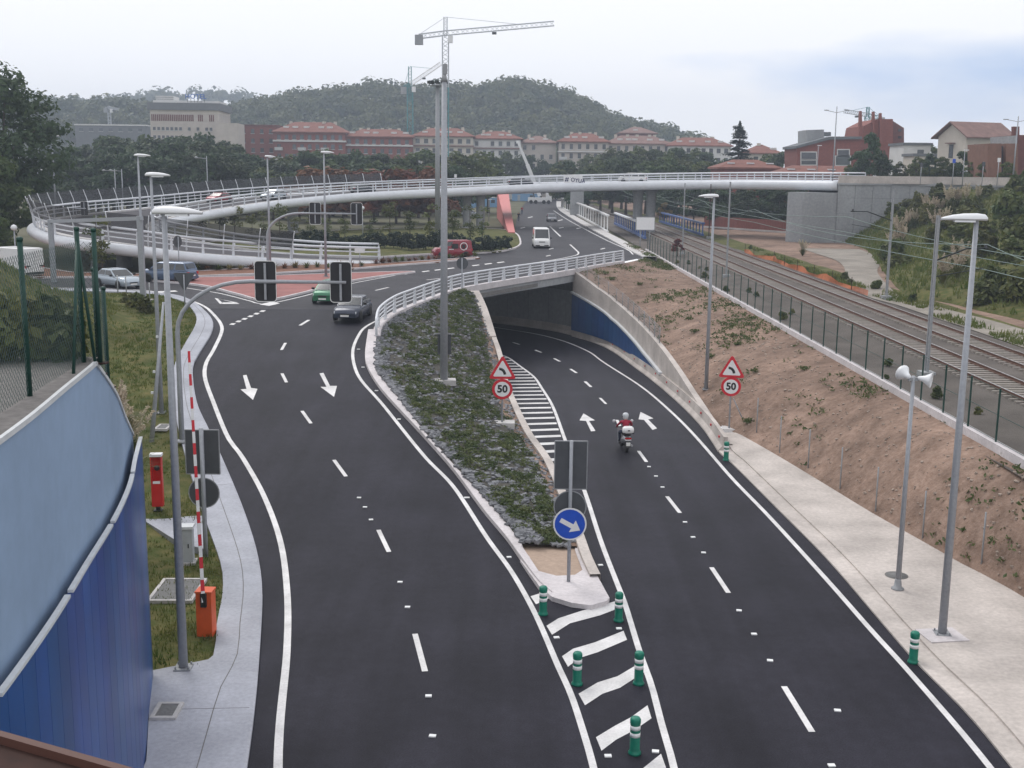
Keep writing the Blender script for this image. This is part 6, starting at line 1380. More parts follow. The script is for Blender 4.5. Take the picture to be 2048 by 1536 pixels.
# ---- ground cover on the planted island: low plants and slate mulch
random.seed(41)
gc = MB(); rk = MB()
def isl_at(i, t):
    j = min(68, int(i)); a = islL[j].lerp(islL[j+1], i-j); b = islR[j].lerp(islR[j+1], i-j); p = a.lerp(b, t); p.z += .30*math.sin(PI*t)**.8*ss(38.5, 43, p.y); return p, (b-a).length
for k in range(3000):
    p, w_ = isl_at(rnd(0, 68.9), rnd(.01, .99)); s = rnd(.05, .16); rk.box((p.x, p.y, p.z+.03), (s*1.8, s*1.2, s*.5), mtx=Matrix.Rotation(rnd(0, 6), 3, 'Z') @ Matrix.Rotation(rnd(-.5, .5), 3, 'X'))
for k in range(2300):
    i = rnd(0, 68.9); t = rnd(0, 1); p, w_ = isl_at(i, t); dr = (1-t)*w_; dl = t*w_; nn = noise.noise(V3((p.x*.7, p.y*.7, 7)))
    if dr < rnd(.4, .9) or dl < rnd(.15, .5) or nn < -.32+rnd(-.2, .2): continue
    R_ = rnd(.12, .32)*(1+.4*nn); hgt = R_*rnd(.5, 1.1)
    for q in range(int(16+90*R_)):
        d = rdir(); d.z = abs(d.z); leaf_quad(gc, p+V3((d.x*R_, d.y*R_, d.z*hgt))*rnd(.55, 1.05), d+rdir()*.6+V3((0, 0, .3)), rnd(.035, .085), .45)
for k in range(1700):
    i = rnd(0, 60); j = int(i); a = islL[j].lerp(islL[j+1], i-j); b = islR[j].lerp(islR[j+1], i-j); d = rnd(.05, .75)/max(1, (b-a).length); p = a.lerp(b, d); s = rnd(.07, .2)
    rk.box((p.x, p.y, p.z+.06+.2*d), (s*1.9, s*1.3, s*.5), mtx=Matrix.Rotation(rnd(0, 6), 3, 'Z') @ Matrix.Rotation(rnd(-.6, .6), 3, 'X'))
o = gc.build('ground_cover', 'leaf_cover', fix=False); tag(o, 'low green ground cover plants on the planted island', 'ground cover'); o['kind'] = 'stuff'
o = rk.build('slate_mulch', 'slate_rock', fix=False); tag(o, 'grey slate chips scattered between the island plants', 'slate'); o['kind'] = 'stuff'
# ---- grass on the left bank, verges and lawn
random.seed(43); gr = MB()
def blade(mb, x, y, z, h, w_=.03):
    a = rnd(0, 6.28); dx, dy = math.cos(a)*w_, math.sin(a)*w_; l = rnd(-.5, .5)*h, rnd(-.5, .5)*h; k = len(mb.v)
    mb.v += [(x-dx, y-dy, z-.02), (x+dx, y+dy, z-.02), (x+l[0], y+l[1], z+h)]; mb.f.append((k, k+1, k+2)); mb.sm.append(False)
for k in range(14000):
    y = 28.5+55*rnd(0, 1)**1.1; e = atY(swL, min(y, 83)); x = e-.1-rnd(0, 1)**1.4*26; z = bankz(x, y); nn = noise.noise(V3((x*.35, y*.35, 9)))
    if nn < -.22 and e-x < 5: continue
    hh = (.10+.16*max(0, nn))*(1 if e-x < 5 else 1.9)
    for q in range(4): blade(gr, x+random.gauss(0, .1), y+random.gauss(0, .1), z, hh*rnd(.6, 1.4), .022+.012*(y > 55))
for k in range(4000):
    y = 30+130*rnd(0, 1); x = rnd(30.6, 33.4); z = 3.05; nn = noise.noise(V3((x*.4, y*.15, 2)))
    if nn < -.05: continue
    for q in range(3): blade(gr, x+random.gauss(0, .1), y+random.gauss(0, .15), z, rnd(.12, .4), .05)
for k in range(7000):
    i = rnd(0, 68); j = int(i); t = rnd(0, 1)**1.1; a = lo[j].lerp(hi[j], t); b = lo[j+1].lerp(hi[j+1], t); p = a.lerp(b, i-j); 
    if p.y < 50: continue
    p.z = gz(p.x, p.y, 30)
    for q in range(4): blade(gr, p.x+random.gauss(0, .25), p.y+random.gauss(0, .25), p.z, rnd(.25, .7), .09)
o = gr.build('grass', 'leaf_grass', fix=False); tag(o, 'short rough grass on the left bank and the railway verges', 'grass'); o['kind'] = 'stuff'
# ---- weeds and stones on the soil embankment
random.seed(44); wd = MB(); pb = MB()
for k in range(4200):
    y = rnd(30, 150); t = rnd(.03, .97); i = min(range(0, 130, 1), key=lambda q: abs(eI[q].y-y)) if k % 3 == 0 else None
    x0 = atY(eI, y); x = lerp(x0, FX(y), t)
    r = bvh().ray_cast(V3((x, y, 20)), V3((0, 0, -1)), 40)[0]
    if not r: continue
    z = r.z; nn = noise.noise(V3((x*.22, y*.14, 4)))
    if nn > .12+.25*rnd(-1, 1) and (y > 62 or rnd(0, 1) < .25):
        for q in range(7): leaf_quad(wd, V3((x+random.gauss(0, .14), y+random.gauss(0, .14), z+rnd(.02, .16))), rdir()+V3((0, 0, .8)), rnd(.05, .13), .5)
    elif rnd(0, 1) < .6:
        s = rnd(.02, .075)*(1.3 if y > 60 else 1); pb.box((x, y, z+.01), (s*1.7, s*1.2, s), mtx=Matrix.Rotation(rnd(0, 6), 3, 'Z') @ Matrix.Rotation(rnd(-.6, .6), 3, 'X'))
for u, v, s in [(1735,795,.8),(1497,845,.35),(1608,740,.35),(1510,745,.3),(1475,690,.3),(1390,665,.35),(1340,600,.4),(1280,570,.4),(1225,560,.45),(1210,548,.5),(1380,640,.3),(1420,715,.35),(1330,535,.4)]:
    p = hit(u, v)
    for q in range(int(150*s)): leaf_quad(wd, p+V3((random.gauss(0, .5*s), random.gauss(0, .5*s), rnd(.02, .6*s))), rdir()+V3((0, 0, .6)), rnd(.06, .14), .4)
o = wd.build('weeds', 'leaf_cover', fix=False); tag(o, 'scattered green weeds on the soil embankment', 'weeds'); o['kind'] = 'stuff'
o = pb.build('stones', 'pebble', fix=False); tag(o, 'small stones scattered over the soil embankment', 'stones'); o['kind'] = 'stuff'
# ---- bushes and pampas grass on the right bank
random.seed(45)
def pampas(seed, n=80, L=1.5):
    random.seed(seed); c = MB(); pl = MB()
    for k in range(n):
        a = rnd(0, 6.28); e = rnd(.7, 1.45); d = V3((math.cos(a)*math.cos(e), math.sin(a)*math.cos(e), math.sin(e))); s_ = V3((-math.sin(a), math.cos(a), 0))*.02; l = L*rnd(.6, 1); m1 = d*l*.6; tip = d*l+V3((math.cos(a)*.35*l, math.sin(a)*.35*l, -.25*l)); c.add([-s_, s_, m1+s_, tip, m1-s_], [(0, 1, 2, 4), (4, 2, 3)])
    for k in range(9):
        a = rnd(0, 6.28); r = rnd(.05, .5); base = V3((math.cos(a)*r*.4, math.sin(a)*r*.4, L*.55)); top = base+V3((math.cos(a)*r*1.2, math.sin(a)*r*1.2, rnd(.7, 1.1)*L*.6))
        pl.tube([V3((0, 0, .2)), base], .012, 4)
        for q in range(60):
            t = rnd(0, 1); p = base.lerp(top, t); leaf_quad(pl, p+rdir()*.09*math.sin(PI*min(1, t+.1)), rdir(), rnd(.05, .11), .35)
    return c.mesh('leaves', 'leaf_bush', False), pl.mesh('plumes', 'plume', False)
PG = [pampas(s) for s in (120, 121, 122)]; random.seed(46)
def put_pampas(p, s, lab, grp):
    a, b = random.choice(PG); t = thing('pampas_grass', lab, 'pampas grass', p, rnd(0, 6), grp); link(a, 'leaves', t); link(b, 'plumes', t); t.scale = (s,)*3
for u, v in [(1795,480),(1815,465),(1830,455),(1845,445),(1862,440),(1880,432),(1898,425),(1915,420),(1850,430),(1870,470),(1890,455),(1930,415),(1955,412),(1805,495),(1785,505),(1915,560),(1925,545),(1885,570)]:
    p = hit(u, v); put_pampas(p, rnd(1.3, 2.0), 'pampas grass with cream plumes on the right bank', 'pampas on the right bank')
put_pampas(hit(1605, 512), 1.15, 'single pampas clump between the tracks and the dirt track', 'lone pampas')
for u, v, y in [(244,752,24.5),(247,790,25.2),(262,800,26.3),(267,838,27.2)]:
    p = unY(u-8, v, y+3.2); t_ = V3((p.x, p.y, gz(p.x, p.y, 12))); a, b = PG[0]; t = thing('pampas_grass', 'pale pampas plume leaning past the end of the wing wall', 'pampas grass', (p.x, p.y, p.z-1.7), rnd(0, 6), 'pampas beside the wing wall'); link(a, 'leaves', t); link(b, 'plumes', t); t.scale = (.9,)*3
random.seed(47)
for k in range(120):
    i = rnd(3, 62); j = int(i); t = rnd(.02, .95); p = lo[j].lerp(lo[j+1], i-j).lerp(hi[j].lerp(hi[j+1], i-j), t)
    if p.y < 62: continue
    uu, vv = px_of(p)
    if uu > 2100 or uu < 1785-(vv-400)*.12: continue
    if (vv < 420 and uu < 1960 and rnd(0, 1) < .8): continue
    shrub(BSH, p.x, p.y, gz(p.x, p.y, 30)-.25, (rnd(.9, 2.0), rnd(.8, 1.9)), 'bush', 'green bush on the overgrown right bank', 'bush', 'bushes on the right bank')
for u, v, s in [(2030,450,2.6),(2045,400,2.6),(2040,500,2.2),(2046,600,2.0),(1990,590,1.6),(1960,605,1.3)]:
    p = hit(min(u, 2046), v); shrub(BSH, p.x, p.y, p.z-.3, s, 'large_bush', 'large dark bush near the top of the right bank', 'bush', 'large bushes of the right bank')
for k in range(9):
    y = rnd(90, 160); x = 31.6+rnd(-.5, 1.2); shrub(BSH, x, y, 3.0, rnd(.25, .6), 'weed_bush', 'low weed bush beside the far track', 'bush', 'low weeds beside the far track')
for k in range(16):
    y = rnd(45, 140); x = rnd(18.3, 20.6); shrub(BSH, x, y, 3.0, rnd(.15, .4), 'weed_bush', 'low weed clump between the fence and the near track', 'bush', 'low weeds between fence and track')
for u, v, s in [(430//4+20,700,.8),(60,680,.9),(130,650,.8),(100,640,.7),(40,640,.8),(150,700,.7),(110,720,.8),(20,720,.9),(290,625,.7),(270,615,.7),(255,605,.5)]:
    p = hit(u, v); shrub(BSH, p.x, p.y, p.z-.1, s, 'bank_bush', 'weedy bush on the left bank behind the chain link fence' if u < 200 else 'low green bush at the far edge of the left bank', 'bush', 'bushes on the left bank' if u < 200 else 'bushes at the edge of the left bank')
# shrubs and trees above the high road
random.seed(48)
for u, v, Y, kd, h_ in [(1745,262,205,'dark0',0),(1765,300,200,'dark1',0),(1720,300,212,'dark2',0),(1835,312,198,'mid0',0),(1860,305,205,'dark1',0),(1885,312,195,'mid2',0),(1925,300,190,'dark0',0),(1950,312,185,'mid1',0),(1975,318,180,'mid3',0),(1800,322,205,'mid1',0),(1862,288,260,'mid0',0),(1890,292,250,'dark2',0),(1565,300,290,'dark0',0),(1535,306,300,'mid1',0),(1505,318,280,'dark2',0),(2015,322,165,'mid2',0),(1700,328,215,'mid3',0),(1905,325,172,'dark1',0)]:
    p = unY(u, v, Y); z0 = 11.5 if u > 1640 else 4; tree(kd, p.x, p.y, z0, max(2.5, p.z-z0), 'broadleaf_tree', 'tree above the high road beside the brick buildings' if u > 1640 else 'tree beside the cedar behind the flyover', group='trees above the high road' if u > 1640 else 'trees beside the cedar', wide=1.0 if u != 1745 else .75)
# layered cedar
random.seed(49); cc = MB(); Hc = 20
for k in range(13):
    z = 3.5+k*1.28; r = 5.9*(1-(k/13.6)**1.7)*rnd(.8, 1.1)
    for b in range(10):
        a = b*2*PI/10+rnd(-.4, .4); l = r*rnd(.55, 1.1); zb_ = z+rnd(-.55, .55)
        for q in range(95): t = rnd(.25, 1)**.7; leaf_quad(cc, V3((math.cos(a)*l*t+random.gauss(0, .28), math.sin(a)*l*t+random.gauss(0, .28), zb_+.25*t*(1 if k < 11 else 2)-.5*t*t+random.gauss(0, .16))), V3((0, 0, 1))+rdir()*.5, rnd(.16, .34), .5)
p = unY(1480, 245, 262); CD = thing('cedar_tree', 'layered dark cedar standing behind the flyover', 'tree', (p.x, p.y, 4)); [leaf_quad(cc, V3((random.gauss(0, .45*(1-q/500)), random.gauss(0, .45*(1-q/500)), 18.6+q/500*2.4)), rdir()+V3((0, 0, .6)), rnd(.14, .26), .5) for q in range(480)]
o = cc.build('crown', 'leaf_conifer', CD, fix=False); tr = MB().tube([(0, 0, -.2), (0, 0, 10), (0, 0, 20.3)], [.45, .28, .05], 8)
for k in range(13):
    for b in range(4): a = b*PI/2+k; tr.tube([(0, 0, 3.3+k*1.28), (math.cos(a)*4*(1-k/14), math.sin(a)*4*(1-k/14), 3.6+k*1.28)], [.08, .02], 4)
tr.build('trunk', 'bark', CD); CD.scale = (((p.z-4)/20.6),)*3
# ================================================================= the town, hill and cranes
WN = {}
def win_mesh(w, h, d=.12):
    k = (w, h)
    if k not in WN: WN[k] = (MB().box((0, 0, 0), (w, d, h)).mesh('window', 'window_dark'), MB().box((0, -.05, -h/2-.08), (w+.3, d+.14, .16)).mesh('sill', 'balcony'))
    return WN[k]
def hip_roof(w, d, z, h, over=.8, ridge=.5):
    x, y = w/2+over, d/2+over; rx = max(.5, x-y*ridge*1.6)
    return MB().add([V3((-x, -y, z)), V3((x, -y, z)), V3((x, y, z)), V3((-x, y, z)), V3((-rx, 0, z+h)), V3((rx, 0, z+h)), V3((-x, -y, z-.35)), V3((x, -y, z-.35)), V3((x, y, z-.35)), V3((-x, y, z-.35))], [(0,1,5,4),(1,2,5),(2,3,4,5),(3,0,4),(6,7,1,0),(7,8,2,1),(8,9,3,2),(9,6,0,3),(9,8,7,6)])
def block(u0, u1, vt, Y, mw, mr, roofh, lab, floors=3, ww=1.2, wh=1.5, gap=2.6, base=4.0, depth=14, band=None, balc=0, name='apartment_block', chim=3, flat=False, group=None, fl=3.1, rz=0):
    a = unY(u0, vt, Y); b = unY(u1, vt, Y); w = b.x-a.x; h = (a.z+b.z)/2-base
    t = thing(name, lab, 'building', ((a.x+b.x)/2, Y+depth/2, base), rz, group)
    MB().prism([(-w/2, -depth/2), (w/2, -depth/2), (w/2, depth/2), (-w/2, depth/2)], h, 0).build('wall', mw, t)
    if flat: MB().box((0, 0, h+.2), (w+.6, depth+.6, .5)).build('roof', mr, t)
    else:
        rf = hip_roof(w, depth, h+.05, roofh).build('roof', mr, t)
        for k in range(chim):
            x = lerp(-w*.38, w*.38, (k+.5)/chim)+rnd(-1, 1); MB().box((x, rnd(-1, 1), h+roofh*.85), (1.0, .8, 1.6)).build('chimney', 'cream', rf)
        for k in range(chim): x = lerp(-w*.42, w*.42, (k+rnd(.1, .9))/chim); MB().box((x, -depth*.3, h+roofh*.45), (1.8, 1.2, .9)).build('dormer', 'pale', rf)
    if band: MB().box((0, -depth/2-.2, h-fl*band[0]), (w+.8, 1.0, band[1])).build('cornice', band[2], t)
    wm, sm_ = win_mesh(ww, wh); n = max(2, int(w/gap)); cols = [lerp(-w/2+gap*.6, w/2-gap*.6, k/(n-1)) for k in range(n)]
    for f in range(floors):
        z = h-fl*(f+.55)
        if z < 1: break
        for k, x in enumerate(cols):
            if rnd(0, 1) < .06: continue
            if balc and k % balc == 0 and f > 0:
                bo = MB().box((x, -depth/2-.6, z-wh*.5), (2.6, 1.2, 1.0)).build('balcony', 'balcony', t)
            q = link(wm, 'window', t, (x, -depth/2-.02, z)); link(sm_, 'sill', q)
    return t
random.seed(61)
G_ = 'town blocks below the hill'
block(458,552,252,395,'brick','brick_dark',1,'plain red brick block with a flat roof beside the hotel',4,1.1,1.4,3.0,flat=True,group=G_)
block(548,690,264,390,'brick','roof_tile',3.4,'red brick block with white cornice and stacked balconies',4,1.2,1.5,2.6,band=(.95,.5,'pale'),balc=3,group=G_,chim=5)
block(688,824,273,392,'brick','roof_tile',2.6,'long red brick block with white cornice behind the first crane',3,1.2,1.5,2.8,band=(.95,.45,'pale'),group=G_,chim=5)
block(826,946,272,396,'cream','roof_tile',2.8,'white terraced block with pink roofs behind the masts',3,1.4,1.5,2.6,band=(1.05,.4,'roof_dark'),balc=4,group=G_,chim=4)
block(944,1042,277,399,'pale','roof_tile',2.6,'pale block with tiled roof and chimneys left of the mobile crane',3,1.2,1.5,2.6,band=(1.05,.4,'roof_dark'),group=G_,chim=4)
block(1040,1112,285,402,'beige','roof_dark',2.4,'grey beige block right of the mobile crane',3,1.1,1.5,2.8,group=G_,chim=2)
block(1118,1217,283,398,'beige','roof_tile',3.0,'beige block with rows of dark windows and a tiled roof',5,1.1,1.7,2.4,band=(1.1,.35,'pale'),balc=5,group=G_,chim=4)
block(1213,1342,287,402,'beige','roof_dark',2.8,'long grey beige block beyond the trees of the railway bridge',4,1.1,1.6,2.5,band=(1.1,.35,'pale'),group=G_,chim=5)
block(1338,1462,291,398,'pale','roof_tile',2.8,'white block with tiled roof left of the cedar',3,1.3,1.5,2.6,group=G_,chim=4)
block(1240,1312,266,470,'brick_dark','roof_dark',2.5,'dull brick house on the rise behind the long beige block',2,1.1,1.4,3,group=G_,chim=1)
block(1500,1560,306,340,'cream','roof_tile',2.5,'low cream house with tiled roof right of the cedar',2,1.2,1.3,3,group=G_,chim=1)
# hotel
Yh = 372; a = unY(296, 205, Yh); b = unY(432, 205, Yh); w = b.x-a.x; h = a.z-4
HO = thing('hotel', 'beige hotel block with small square windows and a blue roof sign', 'building', ((a.x+b.x)/2, Yh+10, 4), .06)
MB().prism([(-w/2, -10), (w/2, -10), (w/2, 10), (-w/2, 10)], h-3.2, 0).build('wall', 'beige', HO); MB().prism([(-w/2-.6, -10.6), (w/2+.6, -10.6), (w/2+.6, 10.6), (-w/2-.6, 10.6)], 2.2, h-2.2).build('parapet', 'slate_grey', HO)
MB().prism([(-w/2, -9.8), (w/2, -9.8), (w/2, 9.8), (-w/2, 9.8)], 1.0, h-3.2).build('attic', 'cream', HO)
for k in range(34):
    x = lerp(-w/2+.6, w*.42, k/33)
    if 22 < k < 25 or 27 < k < 31: continue
    MB().box((x, -10.06, h-3.7-.9), (.32, .16, 2.0)).build('slit_window', 'brick_dark', HO)
wm, sm_ = win_mesh(.85, 1.0)
for f, z in enumerate((h-8.0, h-10.6, h-13.2, h-15.8)):
    for k in range(14):
        x = lerp(-w/2+1.2, w*.38, k/13)
        if k in (7, 9, 11): continue
        q = link(wm, 'window', HO, (x, -10.03, z)); link(sm_, 'sill', q)
MB().box((-w/2+3.4, 0, h+1.3), (5.6, 8, 2.2)).build('penthouse', 'pale', HO)
for k in range(3): MB().box((-w/2+3.4, -4.05, h+.8+k*.6), (5.6, .12, .15)).build('louvre', 'slate_grey', HO)
MB().box((0, 0, h+.5), (w*.96, 14, .8)).build('roof_slab', 'pale', HO)
text('roof_sign', 'HOTEL', 2.1, 'blue_print', HO, Matrix.Translation((w*.17, -9.6, h+2.0)) @ Matrix.Rotation(PI/2, 4, 'X'), .12, .02)
for k in range(6): MB().bar((w*.17-2.6+k*1.05, -9.4, h+.2), (w*.17-2.6+k*1.05, -9.4, h+2.6), .1).build('sign_strut', 'dark_steel', HO)
a = unY(418, 245, Yh-14); b = unY(462, 245, Yh-14); MB().box(((a.x+b.x)/2-HO.location.x, -16, (a.z-4)/2), (b.x-a.x, 12, a.z-4)).build('side_wing', 'beige', HO)
block(150,292,251,470,'slate_grey','pale',.4,'long low dark building with pale roof edges left of the hotel',1,1.5,1.2,4,flat=True,depth=20,name='industrial_building',group=G_)
# ---- right hand buildings on the rise
Yr = 262; zr = 11.0
def pr_px(pts, Y, depth, m_, name, parent, org):
    P = [unY(u, v, Y)-V3(org) for u, v in pts]; return MB().prism([(p.x, p.z) for p in P], depth, -depth, Matrix(((1, 0, 0), (0, 0, -1), (0, 1, 0))), (0, P[0].y, 0)).build(name, m_, parent)
org = unY(1700, 345, Yr); BH = thing('brick_hall', 'red brick hall with tall fins, low sloping wing and grey tower box', 'building', org)
pr_px([(1718,348),(1718,300),(1728,252),(1756,238),(1786,238),(1786,348)], Yr, 14, 'brick', 'tall_block', BH, org); pr_px([(1786,348),(1786,242),(1808,256),(1808,348)], Yr+1.5, 10, 'brick_dark', 'side_block', BH, org)
for u, v, w_ in ((1722,222,5),(1748,223,4),(1762,226,4)): pr_px([(u-w_,300),(u-1.5,v),(u+1.5,v),(u+w_,300)], Yr-.6, 1.2, 'brick', 'fin', BH, org)
pr_px([(1594,348),(1594,294),(1660,276),(1722,276),(1722,348)], Yr-2, 12, 'brick', 'low_wing', BH, org); pr_px([(1592,297),(1592,292),(1660,273),(1724,273),(1724,278),(1660,279)], Yr-2.6, 13, 'slate_grey', 'roof_edge', BH, org)
pr_px([(1613,300),(1613,260),(1648,259),(1648,290)], Yr+3, 8, 'concrete_grey', 'tower_box', BH, org); pr_px([(1648,272),(1648,264),(1662,264),(1662,272)], Yr+3, 3, 'slate_grey', 'vent_box', BH, org)
for u0, v0, u1, v1 in ((1603,305,1632,318),(1603,321,1632,329),(1676,300,1698,311),(1672,313,1700,330)):
    f_ = pr_px([(u0-2,v1+2),(u0-2,v0-2),(u1+2,v0-2),(u1+2,v1+2)], Yr-2.15, .2, 'pale', 'window_frame', BH, org); pr_px([(u0,v1),(u0,v0),(u1,v0),(u1,v1)], Yr-2.2, .3, 'window_dark', 'window', BH, org)
for u in (1800,):
    for k in range(6): v = 258+k*14; pr_px([(u-4,v+5),(u-4,v),(u+3,v),(u+3,v+5)], Yr+1.4, .2, 'window_dark', 'window', BH, org)
# chalet
Yc = 236; org = unY(1945, 320, Yc); CH = thing('chalet', 'cream gabled chalet with brown roof behind the high road trees', 'building', org, .35)
cw, cd_, ch_ = 7.0, 9.5, 4.6; sx = 1.0
MB().box((0, 0, ch_/2-1), (cd_, cw, ch_+2)).build('wall', 'cream', CH)
MB().prism([(-cw/2, 0), (cw/2, 0), (0, 2.4)], cd_, -cd_/2, Matrix(((0, 0, 1), (1, 0, 0), (0, 1, 0))), (0, 0, ch_-.02)).build('gable', 'cream', CH)
for s_ in (-1, 1):
    MB().add([V3((-cd_/2-.8, 0, ch_+2.6)), V3((cd_/2+.8, 0, ch_+2.6)), V3((cd_/2+.8, s_*(cw/2+1), ch_-.5)), V3((-cd_/2-.8, s_*(cw/2+1), ch_-.5)), V3((-cd_/2-.8, 0, ch_+2.85)), V3((cd_/2+.8, 0, ch_+2.85)), V3((cd_/2+.8, s_*(cw/2+1), ch_-.25)), V3((-cd_/2-.8, s_*(cw/2+1), ch_-.25))], [(0,1,2,3),(4,5,6,7),(0,1,5,4),(1,2,6,5),(2,3,7,6),(3,0,4,7)]).build('roof', 'roof_dark', CH)
for x in (-2.6, 0.4, 3.0): q = MB().box((x, -cw/2-.02, 2.4), (.8, .12, 1.2)).build('window', 'window_dark', CH); MB().box((x, -cw/2-.05, 1.72), (1.1, .2, .12)).build('sill', 'balcony', q)
MB().box((-cd_/2-.03, 0, 1.6), (.12, 1.0, 2.6)).build('window', 'window_dark', CH); MB().box((-cd_/2-.3, 0, 3.2), (.8, 1.8, .2)).build('canopy', 'roof_dark', CH); CH.scale = (1.15, 1.15, 1.0)
block(1808,1862,290,240,'pale','slate_grey',.4,'white flat roofed house between the brick hall and the chalet',2,1.3,1.0,3.4,base=11.5,depth=9,flat=True,name='white_house',fl=2.6)
block(1828,1870,312,222,'cream','slate_grey',.3,'low white villa with awnings below the chalet',1,1.0,1.0,2.6,base=10.5,depth=6,flat=True,name='white_villa',fl=2.4)
Yt = 178; org = unY(2010, 350, Yt); BT = thing('brick_tower', 'brown brick tower with twin chimneys and dark recesses on the high road', 'building', org)
pr_px([(1976,356),(1976,287),(2003,287),(2003,356)], Yt, 8, 'brick_brown', 'front_pier', BT, org); pr_px([(2003,356),(2003,292),(2012,292),(2012,356)], Yt+1.2, 6, 'window_dark', 'recess', BT, org); pr_px([(2012,356),(2012,287),(2036,287),(2036,356)], Yt, 8, 'brick_brown', 'front_pier', BT, org); pr_px([(2036,356),(2036,270),(2075,270),(2075,356)], Yt+.8, 9, 'brick_dark', 'main_block', BT, org)
pr_px([(2018,287),(2018,272),(2048,270),(2048,287)], Yt+1, 7, 'concrete_grey', 'upper_storey', BT, org)
for u in (2029, 2037): pr_px([(u-2,272),(u-2,253),(u+2,253),(u+2,272)], Yt+2, .8, 'brick_dark', 'chimney', BT, org)
# long low tiled roofs behind the flyover end
for u0, u1, v, Y, lab in ((1440,1560,318,236,'low orange tiled roof below the cedar'), (1560,1740,330,226,'long low red tiled roof with skylights behind the flyover end')):
    a = unY(u0, v, Y); b = unY(u1, v, Y); w = b.x-a.x; t = thing('low_building', lab, 'building', ((a.x+b.x)/2, Y+5, 4), .05)
    h_ = a.z-4-1.6; MB().box((0, 0, h_/2), (w, 9, h_)).build('wall', 'brick', t); rf = hip_roof(w, 9, h_, 1.6, .6).build('roof', 'roof_tile', t)
    for k in range(int(w/4)): MB().box((-w/2+2.5+k*4, -2.6, h_+.85), (1.4, 1.0, .25)).build('skylight', 'coping', rf)
# ---- wooded hill and far ridges
hp = [(380,262),(440,248),(510,234),(560,222),(600,212),(640,205),(690,203),(740,194),(790,192),(830,202),(870,192),(910,192),(945,204),(970,200),(990,188),(1030,186),(1075,192),(1110,202),(1150,218),(1185,238),(1215,254),(1245,266),(1300,276),(1380,290)]
def hv(u, P):
    if u <= P[0][0]: return P[0][1]
    for (a, b), (c, d) in zip(P, P[1:]):
        if u <= c: return lerp(b, d, (u-a)/(c-a))
    return P[-1][1]
random.seed(71)
def hill(name, P, Yr_, Yf, z0, u0, u1, ntree, rtree, lab, leaf, nleaf, m_='leaf_hill', lift=6):
    us = [u0+(u1-u0)*k/60 for k in range(61)]; cur = []
    R0 = [unY(u, hv(u, P)+lift, Yr_) for u in us]
    def H(x, y):
        i = (x-R0[0].x)/(R0[-1].x-R0[0].x)*60; i = max(0, min(59.999, i)); j = int(i); rzv = lerp(R0[j].z, R0[j+1].z, i-j); t = (y-Yf)/(Yr_-Yf)
        return lerp(z0, max(z0, rzv), ss(0, 1, t)) if t <= 1 else lerp(max(z0, rzv), z0, ss(1, 2.2, t))
    for k in range(26):
        y = lerp(Yf, Yr_+(Yr_-Yf)*1.2, k/25); cur.append([V3((p.x, y, H(p.x, y))) for p in R0])
    o = MB().strips(cur).build(name, 'far_ground', fix=False); o['kind'] = 'structure'
    c = MB()
    for k in range(ntree):
        x = lerp(R0[0].x, R0[-1].x, rnd(0, 1)); y = lerp(Yf, Yr_+12, rnd(0, 1)**.85); z = H(x, y); r = rtree*rnd(.7, 1.35); cz_ = z+r*rnd(.5, .9)
        if z < z0+.5 and rnd(0, 1) < .5: continue
        for q in range(nleaf):
            d = rdir(); 
            if d.z < -.2: d.z = -d.z*.5
            if d.y > .35: d.y = -d.y
            leaf_quad(c, V3((x, y, cz_))+V3((d.x*r, d.y*r, d.z*r))*rnd(.8, 1.06), d+rdir()*.5, leaf*rnd(.6, 1.3), .7)
    o = c.build(name+'_woodland', m_, fix=False); tag(o, lab, 'woodland'); o['kind'] = 'stuff'
hill('hill', hp, 720, 520, 6, 380, 1380, 1700, 5.5, 'dense dark woodland covering the round hill behind the town', 1.25, 75)
hp2 = [(-60,228),(90,222),(130,216),(180,226),(230,218),(280,216),(330,206),(400,202),(450,204),(500,214),(560,232),(640,250)]
hill('far_ridge', hp2, 1300, 1000, 10, -80, 640, 420, 9, 'hazy woodland on the far ridge behind the hotel', 2.6, 50, lift=4)
hp3 = [(-60,238),(100,230),(180,234),(240,226),(300,232),(380,240),(520,262),(600,280)]
hill('near_ridge', hp3, 700, 560, 6, -80, 600, 420, 6, 'wooded ridge left of the hotel', 1.5, 60, lift=5)
